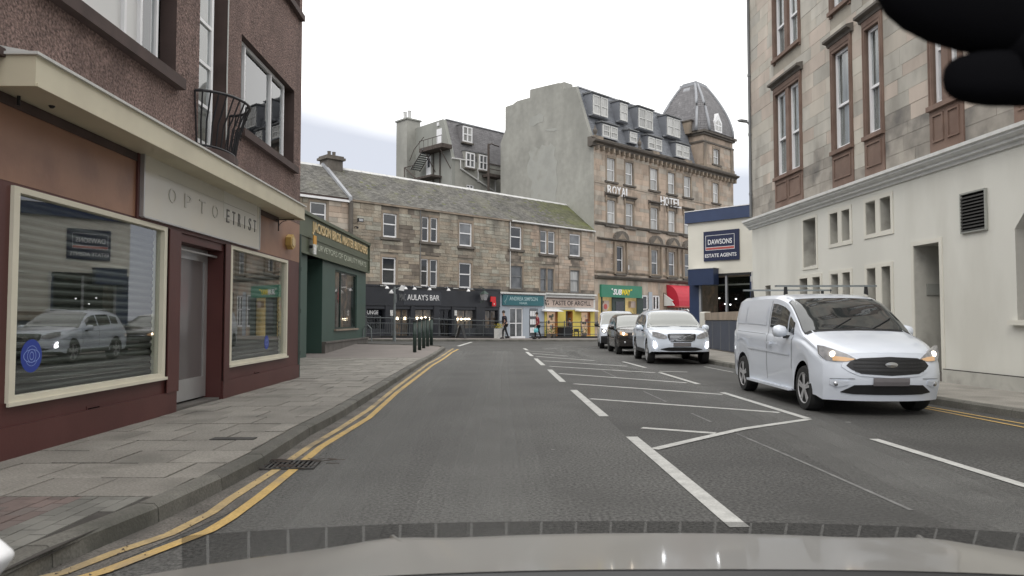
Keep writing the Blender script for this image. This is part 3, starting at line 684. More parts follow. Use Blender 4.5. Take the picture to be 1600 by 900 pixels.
def letters(word, m, a0, a1, z0, z1, gap=0.55, off=0.004):
    n = len(word); cw = (a1-a0)/(n-1+0.5)
    for i, ch in enumerate(word):
        w_ = cw*0.46 if ch != 'I' else cw*0.07
        cx = a0+cw*0.25+i*cw
        text(lb, 'letter', ch, m, cx-w_/2, cx+w_/2, z0, z1, -0.0745, 0.006, 0.0)
x_E = sg[0]+(sg[1]-sg[0])*0.625; x_T = sg[1]-0.20
letters('ETRIST', 'letter_grey', x_E, x_T, sgz0+hh*0.34, sgz0+hh*0.60)
letters('OPTO', 'letter_faint', sg[0]+(sg[1]-sg[0])*0.15, sm-0.22, sgz0+hh*0.34, sgz0+hh*0.58)
boxpart(lb, 'sign_rule', 'letter_faint', sg[0]+0.35, sg[1]-0.25, -0.0762, -0.0745, sgz0+hh*0.70, sgz0+hh*0.712)
text(lb, 'lettering', 'EYECARE', 'letter_faint', sm+0.05, sm+0.75, sgz0+hh*0.76, sgz0+hh*0.87, -0.0745, 0.002) if False else None
b = MB(); b.box(sg[0]-0.02, sg[1]+0.02, -0.08, -0.03, sgz1, sgz1+0.03).box(sg[1], sg[1]+0.03, -0.08, -0.03, sgz0-0.01, sgz1).box(sg[0]-0.03, sg[0], -0.08, -0.03, sgz0-0.01, sgz1).box(sg[0], sg[1], -0.08, -0.03, sgz0-0.02, sgz0)
b.build('sign_trim', 'alu', lb)
# canopy: fascia, soffit, lead flashing
b = MB(); b.box(c0, c1, -0.50, -0.46, zc0, zc1).box(c0, c0+0.04, -0.46, 0.0, zc0, zc1).box(c1-0.04, c1, -0.46, 0.0, zc0, zc1).box(c0+0.04, c1-0.04, -0.46, 0, zc0+0.05, zc0+0.09)
cn = b.build('canopy', 'cream_paint', lb)
b = MB(); b.box(c0-0.03, c1+0.02, -0.53, 0, zc1, zc1+0.025); b.prism([(-0.5, zc1+0.026), (-0.003, zc1+0.12), (-0.003, zc1+0.026)], c0, c1); b.build('canopy_top', 'white_dirty', cn)
b = MB(); b.box(c0+0.01, c1-0.01, -0.512, -0.501, zc0, zc0+0.03); b.build('drip_bead', 'cream_paint', cn)
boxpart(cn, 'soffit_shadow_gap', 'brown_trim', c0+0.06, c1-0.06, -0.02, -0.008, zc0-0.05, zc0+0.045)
boxpart(lb, 'canopy_seal', 'brown_trim', c0-0.4, c0-0.005, -0.25, 0, zc1-0.02, zc1+0.05)
# plinth
for (a, c) in ((1.0, dr_[0]-0.02), (dr_[1]+0.02, s_end)):
    boxpart(lb, 'plinth', 'maroon', a, c, -0.03, -0.002, 0.0, 0.40)
# pilasters either side of the door
pw = [(FL.S(258), dr_[0]), (dr_[1], FL.S(357)-0.06)]
for a, c in pw: boxpart(lb, 'pilaster', 'maroon', a, c, -0.045, -0.031, 0.401, sgz0-0.06); 
# air bricks
for (cx, cy) in ((145, 641), (401, 585)):
    q = P(cx, cy); b = MB(); b.box(q[0]-0.13, q[0]+0.13, -0.008, -0.0035, q[1]-0.055, q[1]+0.055); ab = b.build('air_brick', 'maroon', lb)
    for k in range(3): boxpart(ab, 'slot', 'black_void', q[0]-0.11, q[0]+0.11, -0.012, -0.009, q[1]-0.035+k*0.028, q[1]-0.024+k*0.028)
# shop windows: frame, glass, roller shutter of slats behind
def shopwin(w_, cover=0.20, fw=0.062):
    s0, s1, z0, z1 = w_; b = MB()
    b.box(s0-0.02, s0+fw, -0.035, 0.06, z0-0.02, z1+0.02).box(s1-fw, s1+0.02, -0.035, 0.06, z0-0.02, z1+0.02).box(s0+fw, s1-fw, -0.035, 0.06, z0-0.02, z0+fw*0.55).box(s0+fw, s1-fw, -0.035, 0.06, z1-fw*0.55, z1+0.02)
    f = b.build('shop_window', 'cream_frame', lb)
    b = MB(); b.box(s0-0.05, s1+0.05, -0.06, -0.036, z0-0.05, z0-0.015); b.build('sill', 'cream_frame', f)
    boxpart(f, 'pane', 'shop_glass', s0+fw, s1-fw, 0.02, 0.028, z0+fw*0.55, z1-fw*0.55)
    sh = boxpart(lb, 'roller_shutter', 'shutter', s0, s1, 0.165, 0.18, z0, z1)
    z = z0
    while z < z1-0.02:
        b = MB(); h_ = min(0.085, z1-z)
        b.prism([(0.164, z+0.016), (0.150, z+0.016), (0.128, z+h_*0.45), (0.124, z+h_*0.7), (0.130, z+h_-0.006), (0.164, z+h_-0.003)], s0, s1)
        b.build('slat', 'shutter', sh, recalc=True); z += h_
    boxpart(lb, 'window_side_lining', 'cream_frame', s1-0.012, s1-0.001, 0.061, 0.14, z0, z1)
shopwin(w1); shopwin(w2)
# round window stickers with an eye-like emblem
def sticker(px, py, r, parent):
    q = P(px, py); m = MB(); n = 28; y = 0.017
    m.add([(q[0]+r*math.cos(2*math.pi*i/n), y, q[1]+r*math.sin(2*math.pi*i/n)) for i in range(n)], [tuple(range(n))]); o = m.build('window_sticker', 'sticker_blue', parent)
    m = MB()
    def ringline(rx, rz, t, a0=0, a1=2*math.pi, y=0.014):
        k = 26; vs = []
        for i in range(k+1):
            a = a0+(a1-a0)*i/k
            for e in (1, 1-t): vs.append((q[0]+rx*e*math.cos(a), y, q[1]+rz*e*math.sin(a)))
        m.add(vs, [(2*i, 2*i+2, 2*i+3, 2*i+1) for i in range(k)])
    ringline(r*0.78, r*0.40, 0.08); ringline(r*0.42, r*0.42, 0.1); ringline(r*0.2, r*0.26, 0.2); ringline(r*0.6, r*0.62, 0.05, 0.5, 2.6); ringline(r*0.6, r*0.62, 0.05, 3.6, 5.8)
    m.build('emblem', 'sticker_line', o)
sticker(52, 556, 0.155, lb); sticker(418, 535, 0.13, lb)
# door in its recess
dz0 = 0.17; ds0, ds1, dz1 = dr_[0], dr_[1], dr_[3]
boxpart(lb, 'doorstep', 'plinth_stone', ds0+0.01, ds1-0.01, 0.02, DEP, 0.05, dz0-0.02)
b = MB(); fw = 0.06; y = DEP-0.06
b.box(ds0, ds0+fw, y, y+0.05, dz0, dz1).box(ds1-fw, ds1, y, y+0.05, dz0, dz1).box(ds0+fw, ds1-fw, y, y+0.05, dz1-fw, dz1)
df = b.build('door_frame', 'alu', lb)
a, c = ds0+fw+0.005, ds1-fw-0.005; b = MB(); y = DEP-0.075
b.box(a, a+0.09, y, y+0.05, dz0+0.01, dz1-fw-0.005).box(c-0.09, c, y, y+0.05, dz0+0.01, dz1-fw-0.005).box(a+0.09, c-0.09, y, y+0.05, dz0+0.01, dz0+0.32).box(a+0.09, c-0.09, y, y+0.05, dz1-fw-0.12, dz1-fw-0.005)
dd = b.build('door', 'alu', lb)
boxpart(dd, 'door_pane', 'frosted', a+0.09, c-0.09, y+0.015, y+0.025, dz0+0.32, dz1-fw-0.12)
boxpart(dd, 'letter_box', 'white_frame', a+0.02, a+0.20, y-0.03, y-0.001, dz0+0.82, dz0+1.04)
boxpart(dd, 'door_notice', 'poster', a+0.13, a+0.32, y+0.008, y+0.014, dz0+1.42, dz0+1.60)
for k in range(5): boxpart(dd, 'push_plate_mark', 'black', a+0.11, a+0.15, y+0.008, y+0.013, dz0+1.08+k*0.055, dz0+1.115+k*0.055)
b = MB(); b.tube([(ds0+0.02, 0.10, dz1-0.09), (ds1-0.02, 0.10, dz1-0.09)], 0.018, 8); b.build('grille_rail', 'alu', lb)
# upper wall with window openings
u1 = (FL.S(85)-1.2, FL.S(252), 3.9, 6.2)
zsill = P(255, 108)[1]
u1 = (FL.S(40)-1.0, FL.S(266), zsill, 5.9)
u2 = (FL.S(303), FL.S(347), P(315,226)[1], 8.3)
u3 = (FL.S(370), FL.S(455), (P(371,205)[1]+P(455,253)[1])/2, (P(370,50)[1]+P(455,133)[1])/2)
u4 = (FL.S(385), FL.S(462), P(462,14)[1], P(462,14)[1]+1.6)
print('L upper', u1, u2, u3, u4)
wall(lb, 'upper_wall', 'harling', 1.0, s_end, zc0+0.1, 10.2, [(*u1, 0.22), (*u2, 0.25), (*u3, 0.22), (*u4, 0.22)], -0.006, 0.22, 7.0, 'brown_trim')
b = MB(); b.box(s_end-0.01, s_end, 0, 7, 0, zc0+0.1); b.box(1.0, s_end-0.01, 6.9, 7, 0, zc0+0.1); b.box(1.0, 1.05, 0.3, 6.9, 0, zc0+0.1); b.build('side_wall', 'harling', lb)
b = MB(); b.box(0.8, s_end+0.1, -0.15, 7.1, 10.2, 10.4); b.build('roof_edge', 'brown_trim', lb)
def usill(r_, d=0.09, h_=0.14, ov=0.06): boxpart(lb, 'window_sill', 'brown_trim', r_[0]-ov, r_[1]+ov, -0.006-d, 0.2, r_[2]-h_, r_[2]-0.002)
usill(u1, 0.12, 0.15); usill(u3, 0.1, 0.13); usill(u4, 0.1, 0.13)
def upwin(r_, splits, panes, y=0.1, fw=0.055, transoms=()):
    s0, s1, z0, z1 = r_; b = MB()
    b.box(s0, s0+fw, y, y+0.07, z0, z1).box(s1-fw, s1, y, y+0.07, z0, z1).box(s0+fw, s1-fw, y, y+0.07, z0, z0+fw).box(s0+fw, s1-fw, y, y+0.07, z1-fw, z1)
    w_ = b.build('window', 'white_frame', lb)
    xs = [s0+fw]+[v for q in splits for v in (s0+(s1-s0)*q-fw*0.5, s0+(s1-s0)*q+fw*0.5)]+[s1-fw]
    for q in splits: x = s0+(s1-s0)*q; boxpart(w_, 'mullion', 'white_frame', x-fw*0.5, x+fw*0.5, y-0.012, y+0.07, z0+fw, z1-fw)
    zs = [z0+fw]+[v for t in transoms for v in (t-0.025, t+0.025)]+[z1-fw]
    for t in transoms: boxpart(w_, 'transom', 'white_frame', s0+fw, s1-fw, y+0.003, y+0.068, t-0.025, t+0.025)
    for k in range(0, len(xs), 2):
        for j in range(0, len(zs), 2):
            pm = panes[(k//2) % len(panes)]
            boxpart(w_, 'pane', pm, xs[k], xs[k+1], y+0.03, y+0.042, zs[j], zs[j+1])
    return w_
r1 = (FL.S(85)-1.5, FL.S(250), u1[2]+0.01, u1[3]-0.01)
upwin(r1, [(FL.S(197)-r1[0])/(r1[1]-r1[0]), (FL.S(222)-r1[0])/(r1[1]-r1[0])], ['white_board', 'white_board', 'upper_glass'])
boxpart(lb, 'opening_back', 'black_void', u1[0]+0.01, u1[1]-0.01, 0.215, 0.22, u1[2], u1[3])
r2 = (FL.S(303), FL.S(329), u2[2]+0.01, u2[3]-0.01)
upwin(r2, [], ['upper_glass'], 0.03, 0.075, transoms=[P(315,160)[1], P(315,93)[1], P(315,27)[1], P(315,27)[1]+0.9])
boxpart(lb, 'opening_back', 'cement', u2[0]+0.01, u2[1]-0.01, 0.243, 0.249, u2[2], u2[3])
r3 = (FL.S(370), FL.S(447), u3[2]+0.01, u3[3]-0.01)
upwin(r3, [0.16, 0.68], ['upper_glass'])
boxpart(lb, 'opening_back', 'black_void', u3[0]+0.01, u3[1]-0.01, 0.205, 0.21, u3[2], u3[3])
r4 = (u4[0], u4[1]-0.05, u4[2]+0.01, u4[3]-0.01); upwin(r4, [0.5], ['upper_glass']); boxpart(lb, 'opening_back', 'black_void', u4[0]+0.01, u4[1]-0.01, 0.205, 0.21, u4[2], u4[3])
# white cable down the wall
b = MB(); x = FL.S(346)+0.02; b.tube([(x, -0.02, 9.5), (x+0.01, -0.02, 7), (x-0.01, -0.02, 5.2), (x, -0.02, P(346,215)[1])], 0.011, 6); b.build('cable', 'white_dirty', lb)
# curved iron balconette
bz0, bz1 = P(303,226)[1]+0.0, P(300,139)[1]
ba, bc = FL.S(296)+0.02, FL.S(350)+0.02; cx = (ba+bc)/2; rx = (bc-ba)/2
n = 16; top = []; bot = []
zb = P(300,223)[1]
for i in range(n):
    a = math.pi*i/(n-1); top.append((cx-rx*1.05*math.cos(a), -0.02-0.50*math.sin(a), bz1)); bot.append((cx-rx*0.9*math.cos(a), -0.02-0.27*math.sin(a), zb))
b = MB(); b.tube(top, 0.022, 6).tube(bot, 0.018, 6); bl_ = b.build('iron_balcony', 'black_rail', lb)
for i in range(n):
    t, q = Vector(top[i]), Vector(bot[i]); mid = (t+q)/2; mid.y += 0.02*math.sin(math.pi*i/(n-1))
    mid = (q*0.55+t*0.45)+Vector((0, 0.05*math.sin(math.pi*i/(n-1)), 0))
    b = MB(); b.tube([t, t*0.6+q*0.4+Vector((0,0.03*math.sin(math.pi*i/(n-1)),0)), mid, q], 0.012, 5); b.build('baluster', 'black_rail', bl_)
for i in (9, 11, 13):
    t, q = Vector(top[i]), Vector(bot[i]); t2, q2 = Vector(top[i+1]), Vector(bot[i+1])
    for f in (0.2, 0.38, 0.56):
        ctr = (t*(1-f)+q*f+t2*(1-f)+q2*f)/2; b = MB(); rr_ = 0.045
        dx = (t2-t).normalized(); b.tube([ctr+dx*rr_*math.cos(a)*(1-0.06*k)+Vector((0,0,1))*rr_*math.sin(a)*(1-0.06*k) for k, a in enumerate([j*0.7 for j in range(11)])], 0.006, 4, False); b.build('scroll', 'black_rail', bl_)
b = MB(); n2 = 12
sl = [(cx-rx*0.95*math.cos(math.pi*i/n2), -0.02-0.32*math.sin(math.pi*i/n2)) for i in range(n2+1)]
b.prism(sl, zb-0.14, zb-0.03, 'z'); b.build('balcony_slab', 'brown_trim', lb, recalc=True)
# things fixed to the shop
al = thing('alarm_box', 'amber hexagonal alarm box high on the corner of the maroon shop', 'alarm box', (*FL.W(P(449,378)[0], -0.01), P(449,378)[1]), FL.rot)
b = MB(); b.prism([(0.19*math.cos(a), 0.155*math.sin(a)) for a in [math.pi/6+math.pi/3*k for k in range(6)]], -0.11, 0.0, 'y'); b.build('alarm_cover', 'alarm', al, recalc=True)
b = MB(); b.prism([(0.12*math.cos(a), 0.10*math.sin(a)) for a in [math.pi/6+math.pi/3*k for k in range(6)]], -0.125, -0.111, 'y'); b.build('front_plate', 'gold', al, recalc=True)
q = P(456, 345); hb = thing('sign_bracket', 'black iron bracket hanging at the far end of the cream canopy', 'bracket', (*FL.W(c1-0.25, -0.02), zc0-0.02), FL.rot)
b = MB(); b.tube([(0,0,0.0),(0,-0.35,0.0)], 0.012, 6).tube([(0,-0.05,0),(0,-0.05,-0.22)], 0.012, 6); b.build('arm', 'black_rail', hb)
b = MB(); b.tube([(0,-0.05-0.16*(1-math.cos(t*0.3)),-0.16+0.14*math.sin(t*0.3)) for t in range(6)], 0.007, 5, False); b.build('scroll', 'black_rail', hb)
hb2 = thing('sign_bracket', 'black iron bracket under the near end of the cream canopy', 'bracket', (*FL.W(FL.S(30), -0.02), P(30,150)[1]), FL.rot)
b = MB(); b.tube([(-0.25,0,0.0),(0.2,-0.25,0.03)], 0.012, 6).tube([(-0.2,-0.05,0),(-0.2,-0.05,-0.12)], 0.016, 6); b.build('arm', 'black_rail', hb2)
b = MB(); b.sphere((0.1,-0.16,-0.03), 0.03, 8); b.build('knob', 'black_rail', hb2)
# downpipe on the corner
dp = thing('downpipe', 'dark green cast-iron downpipe between the maroon shop and the butcher', 'downpipe', (*FL.W(s_end+0.06, 0.02), 0))
b = MB(); b.tube([(0,0,0.12),(0,0,3.2)], 0.05, 10); b.build('pipe', 'pipe_green', dp)
for z in (0.6, 1.5, 2.4): b = MB(); b.tube([(0,0,z),(0,0,z+0.09)], 0.062, 10); b.build('collar', 'pipe_green', dp)
# ================================================================== butcher's shop
PB = FB.P
bs0, bs1 = 0.3, FB.S(571)
zt, zm = PB(520, 355)[1], PB(520, 400)[1]
zt = (PB(478,331)[1]+PB(571,385)[1])/2; zb_ = (PB(482,398)[1]+PB(571,425)[1])/2; zmid = (PB(482,370)[1]+PB(571,408)[1])/2
print('butcher', bs1, zt, zb_, zmid)
bu = thing('butcher_shop', 'single-storey dark green butcher shop with gold-lettered fascia beyond the maroon shop', 'building', (FB.o[0], FB.o[1], 0), FB.rot)
wd = (FB.S(479), FB.S(503), 0.1, PB(490, 398)[1])
ww = (FB.S(523), FB.S(557), (PB(523,516)[1]+PB(557,511)[1])/2, (PB(523,421)[1]+PB(557,430)[1])/2)
zpl = PB(535, 533)[1]
wall(bu, 'shop_wall', 'green_shop', bs0, bs1, 0.0, zb_, [(*ww, 0.25), (*wd, 0.9)], 0, 0.2, 6.0)
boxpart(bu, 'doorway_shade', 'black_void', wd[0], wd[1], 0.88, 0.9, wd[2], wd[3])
dd2 = boxpart(bu, 'door', 'green_dark', wd[0]+0.15, wd[1]-0.15, 0.80, 0.86, 0.2, wd[3]-0.3); boxpart(dd2, 'door_pane', 'pane_dark', wd[0]+0.35, wd[1]-0.35, 0.79, 0.799, 1.0, wd[3]-0.5)
boxpart(bu, 'plinth', 'plinth_stone', wd[1]+0.02, bs1+0.02, -0.12, -0.002, 0.0, zpl)
boxpart(bu, 'sill_course', 'plinth_stone', wd[1]+0.02, bs1+0.05, -0.16, -0.002, zpl+0.001, zpl+0.06)
wall(bu, 'sign_parapet', 'green_sign', bs0, bs1+0.05, zb_, zt, [], -0.10, 0.1, 5.0)
b = MB(); b.box(bs0, bs1+0.1, -0.2, -0.101, zt-0.06, zt+0.05).box(bs0, bs1+0.1, -0.17, -0.101, zb_-0.05, zb_+0.03).box(bs0, bs1+0.06, -0.13, -0.101, zmid-0.03, zmid+0.03); b.box(bs1, bs1+0.1, -0.17, -0.101, zb_+0.03, zt-0.06); b.build('sign_moulding', 'green_sign', bu)
ta = FB.S(480); tb = FB.S(571)-0.3; hh = zt-zmid
text(bu, 'lettering', 'JACKSON BROS. MASTER BUTCHERS', 'gold', ta+0.1, tb, zmid+hh*0.18, zmid+hh*0.80, -0.101, 0.03, 0.022)
text(bu, 'lettering', 'PURVEYORS OF QUALITY MEATS', 'sign_text_pale', ta+0.5, tb-0.2, zb_+(zmid-zb_)*0.28, zb_+(zmid-zb_)*0.74, -0.101, 0.01, 0.0)
b = MB(); b.box(ww[0], ww[0]+0.06, 0.05, 0.12, ww[2], ww[3]).box(ww[1]-0.06, ww[1], 0.05, 0.12, ww[2], ww[3]).box(ww[0]+0.06, ww[1]-0.06, 0.05, 0.12, ww[2], ww[2]+0.06).box(ww[0]+0.06, ww[1]-0.06, 0.05, 0.12, ww[3]-0.06, ww[3])
mx = ww[0]+(ww[1]-ww[0])*0.30; b.box(mx-0.06, mx+0.06, 0.051, 0.119, ww[2]+0.06, ww[3]-0.06)
bw = b.build('shop_window', 'green_dark', bu)
boxpart(bw, 'pane', 'thin_glass', ww[0]+0.06, mx-0.06, 0.08, 0.09, ww[2]+0.06, ww[3]-0.06); boxpart(bw, 'pane', 'thin_glass', mx+0.06, ww[1]-0.06, 0.08, 0.09, ww[2]+0.06, ww[3]-0.06)
boxpart(bu, 'window_back', 'shop_dim', ww[0], ww[1], 0.245, 0.25, ww[2], ww[3])
q = PB(538, 463); b = MB(); b.prism([(q[0]+r_*math.cos(a), q[1]+r_*math.sin(a)) for a, r_ in [(k*math.pi/8, 0.34 if k % 2 else 0.22) for k in range(16)]], 0.20, 0.21, 'y'); b.build('red_sticker', 'sign_red', bu, recalc=True)
boxpart(bu, 'sill', 'stone_trim', ww[0]-0.1, ww[1]+0.1, -0.09, 0.05, ww[2]-0.07, ww[2])
q = PB(478, 380); nt = thing('parking_plate', 'small orange and white plate on the corner post of the butcher shop', 'sign', (*FB.W(FB.S(480)-0.15, -0.25), PB(478,397)[1]), FB.rot)
boxpart(nt, 'white_half', 'poster', -0.16, 0.16, -0.03, 0, 0, 0.33); boxpart(nt, 'orange_half', 'poster_orange', -0.16, 0.16, -0.032, 0.001, 0.331, 0.62)
boxpart(nt, 'bracket', 'black_rail', -0.02, 0.02, 0.002, 0.15, 0.2, 0.3)
# ================================================================== right building: cream stucco base, ashlar above
P = FR.P
rb = thing('stone_corner_building', 'tall building filling the right side, cream stucco base under pale stone floors', 'building', (FR.o[0], FR.o[1], 0), FR.rot)
SE = 26.0
zmo = (P(1177,361)[1]+P(1590,219)[1])/2; zmt = (P(1182,342)[1]+P(1590,197)[1])/2
print('R: mould', zmo, zmt, P(1177,361)[1], P(1590,219)[1], P(1182,342)[1], P(1590,197)[1])
def pr(x0, x1, yt, yb, z0=None):
    a, c = P(x0, yt), P(x1, yt); q = P((x0+x1)/2, yb); t = P((x0+x1)/2, yt); return (a[0], c[0], q[1] if z0 is None else z0, t[1])
o_a = pr(1255,1275,342,417)
o_b = [pr(1297,1309.5,333,381), pr(1315.5,1328,328,376)]
o_c = [pr(1353,1368.5,316,366), pr(1375.5,1392,308,360)]
lowz = 1.25
o_d = [pr(1250,1262.5,435,0,lowz), pr(1270,1282,433,0,lowz), pr(1299,1310.5,429,0,lowz), pr(1317,1329,425.5,0,lowz), pr(1355,1369,420,0,lowz), pr(1378,1392,416,0,lowz)]
o_v = pr(1196,1204,446,465)
o_e = (P(1430,480)[0], P(1470.5,480)[0], 0.1, P(1450,381)[1])
o_g = (P(1588,430)[0], P(1588,430)[0]+1.25, P(1592,500)[1], P(1600,348)[1]+0.35)
holes = [(*o_a,0.4)]+[(*h,0.4) for h in o_b+o_c+o_d]+[(*o_v,0.2), (*o_e,1.1), (*o_g,0.3)]
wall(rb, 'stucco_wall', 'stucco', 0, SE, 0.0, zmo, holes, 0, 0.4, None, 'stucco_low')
for h in [o_a]+o_b+o_c+o_d+[o_v]:
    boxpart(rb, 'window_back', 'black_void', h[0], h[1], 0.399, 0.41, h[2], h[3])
    sash(rb, (h[0]+0.0, h[1], h[2], h[3]), 0.31, 'stucco_low', 'pane_mid', 0.04, 0.45, 0, 'window', 0.06)
    b = MB(); b.prism([(0.0, h[2]), (0.31, h[2]+0.10), (0.31, h[2])], h[0]+0.002, h[1]-0.002); b.build('sloping_sill', 'stucco_low', rb, recalc=True)
def surround(a0, a1, z0, z1, w_=0.12, gap=None, y=-0.02, name='window_surround', m='stucco_trim', bot=True):
    b = MB(); b.box(a0-w_, a0, y, -0.002, z0-(w_ if bot else 0), z1+w_).box(a1, a1+w_, y, -0.002, z0-(w_ if bot else 0), z1+w_).box(a0, a1, y, -0.002, z1, z1+w_)
    if bot: b.box(a0, a1, y, -0.002, z0-w_, z0)
    if gap: b.box(gap[0], gap[1], y, -0.002, z0, z1)
    return b.build(name, m, rb)
surround(*o_a, w_=0.07)
surround(o_b[0][0], o_b[1][1], (o_b[0][2]+o_b[1][2])/2, (o_b[0][3]+o_b[1][3])/2, 0.08) if False else None
for pr_ in (o_b, o_c, o_d[0:2], o_d[2:4], o_d[4:6]):
    b = MB(); z0, z1 = min(p[2] for p in pr_), max(p[3] for p in pr_); a0, a1 = pr_[0][0], pr_[1][1]; w_ = 0.09
    b.box(a0-w_, a0, -0.022, -0.002, z0-w_, z1+w_).box(a1, a1+w_, -0.022, -0.002, z0-w_, z1+w_).box(a0, a1, -0.022, -0.002, z1, z1+w_).box(a0, a1, -0.022, -0.002, z0-w_, z0)
    b.box(pr_[0][1], pr_[1][0], -0.022, -0.002, z0, z1); b.build('window_surround', 'stucco_trim', rb)
surround(o_e[0], o_e[1], 0.1, o_e[3], 0.09, bot=False, name='door_surround')
# door deep in the recess with a wall plate
boxpart(rb, 'entry_door', 'green_dark', o_e[0]+0.02, o_e[1]-0.02, 1.0, 1.06, 0.1, o_e[3])
boxpart(rb, 'entry_step', 'plinth_stone', o_e[0], o_e[1], 0.1, 1.0, 0.1, 0.27)
q = P(1462, 450); boxpart(rb, 'name_plate', 'cement2', o_e[0]+0.005, o_e[0]+0.03, 0.25, 0.55, q[1]-0.12, q[1]+0.12)
# arch-topped window at the frame edge
b = MB(); b.prism([(o_g[0]-0.02, o_g[3]), (o_g[0]+0.38, o_g[3]), (o_g[0]-0.02, o_g[3]-0.45)], -0.003, 0.29, 'y'); b.prism([(o_g[1]+0.02, o_g[3]), (o_g[1]+0.02, o_g[3]-0.45), (o_g[1]-0.38, o_g[3])], -0.003, 0.29, 'y'); b.build('arch_haunch', 'stucco', rb, recalc=True)
sash(rb, o_g, 0.2, 'brown_trim', 'pane_dark', 0.06, 0.6, 1); boxpart(rb, 'window_sill', 'stucco_trim', o_g[0]-0.12, o_g[1]+0.12, -0.1, 0.19, o_g[2]-0.09, o_g[2]-0.001)
# plinth
zp = (P(1480,576)[1]+P(1596,592)[1])/2
boxpart(rb, 'plinth', 'stucco_low', o_e[1]+0.05, SE, -0.05, -0.002, 0.05, zp); boxpart(rb, 'plinth', 'stucco_low', 0.0, o_e[0]-0.05, -0.05, -0.002, 0.05, zp)
boxpart(rb, 'plinth_joint', 'joint', o_e[1]+0.05, SE, -0.035, -0.001, zp+0.001, zp+0.018)
# louvre
lv = pr(1504,1541,301,360); l_ = boxpart(rb, 'louvre', 'black_void', lv[0], lv[1], -0.012, -0.003, lv[2], lv[3])
b = MB(); e = 0.03; b.box(lv[0]-e, lv[0], -0.05, -0.003, lv[2]-e, lv[3]+e).box(lv[1], lv[1]+e, -0.05, -0.003, lv[2]-e, lv[3]+e).box(lv[0], lv[1], -0.05, -0.003, lv[3], lv[3]+e).box(lv[0], lv[1], -0.05, -0.003, lv[2]-e, lv[2]); b.build('louvre_frame', 'cement2', l_)
k = 0; z = lv[2]
while z < lv[3]-0.03: b = MB(); b.prism([(-0.055, z+0.012), (-0.016, z+0.045), (-0.016, z+0.037), (-0.055, z)], lv[0]+0.002, lv[1]-0.002); b.build('slat', 'iron', l_, recalc=True); z += 0.062
# moulding between the floors
b = MB(); H_ = zmt-zmo
prof = [(0.0, zmo-0.02), (-0.04, zmo-0.02), (-0.06, zmo+H_*0.15), (-0.12, zmo+H_*0.2), (-0.12, zmo+H_*0.36), (-0.17, zmo+H_*0.42), (-0.22, zmo+H_*0.55), (-0.22, zmo+H_*0.66), (-0.27, zmo+H_*0.72), (-0.27, zmo+H_*0.94), (-0.20, zmo+H_), (0.0, zmo+H_*1.15)]
b.prism(prof, -0.22, SE); b.build('moulding', 'white_dirty', rb, recalc=True)
# ------------------ upper floors
Z0 = zmo; Z1 = 13.2
def up(x0, x1, ya, yb): # s-range at px x0..x1; z from ya, yb measured at x0
    return (P(x0, 200)[0], P(x1, 200)[0], P(x0, yb)[1], P(x0, ya)[1])
W1 = (P(1211,200)[0], P(1254,200)[0]); W2 = (P(1301,200)[0], P(1334,200)[0]); W3 = (P(1352,200)[0], P(1383,200)[0]); W4 = (P(1455,200)[0], P(1508,200)[0])
l1 = P(1204,142)[1]; l1b = P(1256,108)[1]; l2 = P(1290,73)[1]; l2b = P(1336,42)[1]
b1_ = P(1219,281)[1]; b2_ = P(1312,233)[1]; b3_ = P(1366,207)[1]; b4_ = P(1468,158)[1]
u1b = P(1212,102)[1]; u2b = P(1300,24)[1]
print('R upper', l1, l1b, l2, l2b, 'sills', b1_, b2_, b3_, b4_, 'second floor', u1b, u2b, 's', W1, W2, W3, W4)
lin = (l1+l1b)/2; sil = (b1_+b2_+b3_+b4_)/4; u2z = (u1b+u2b)/2
F2 = 2.9
wins = []
for (wa, n) in ((W1, 2), (W2, 1), (W3, 1), (W4, 2), ((W4[1]+1.3, W4[1]+2.2), 1), ((W4[1]+2.9, W4[1]+3.8), 1), ((W4[1]+5.2, W4[1]+6.9), 2)):
    wins.append((wa, n, sil, lin-0.24, 0)); wins.append((wa, n, u2z+0.12, u2z+0.12+2.1, 1)); wins.append((wa, n, u2z+3.4, u2z+5.2, 2))
holes = [(w_[0][0]+0.11, w_[0][1]-0.11, w_[2], w_[3], 0.20) for w_ in wins]
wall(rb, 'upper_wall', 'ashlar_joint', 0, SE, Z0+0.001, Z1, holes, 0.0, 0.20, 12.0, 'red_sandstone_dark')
boxpart(rb, 'north_wall', 'stucco', 0.0, 0.02, 0.4, 12.0, 0.0, Z0)
bl_holes = []
for (wa, n, z0, z1, lv_) in wins:
    lo = Z0 if lv_ == 0 else z0-0.16; bl_holes.append((wa[0]-0.01, wa[1]+0.01, lo, z1+0.22))
masonry(rb, 'pale_ashlar', 0.0, SE, zmt+0.0, Z1, bl_holes, 0.34, 0.45, 1.0, proud=0.010, limit=290, seed=5, joint=0.007, m2='ashlar_sooty', m2f=lambda s, z: 'ashlar_sooty' if z < zmt+0.75+0.4*math.sin(s*1.7) else ('ashlar_pink' if math.sin(s*12.9+z*78.2)*43758.5 % 1 < 0.22 else ('ashlar_grey' if math.sin(s*12.9+z*78.2)*43758.5 % 1 > 0.68-0.05*(z-zmt < 2.5)*4 else None)))
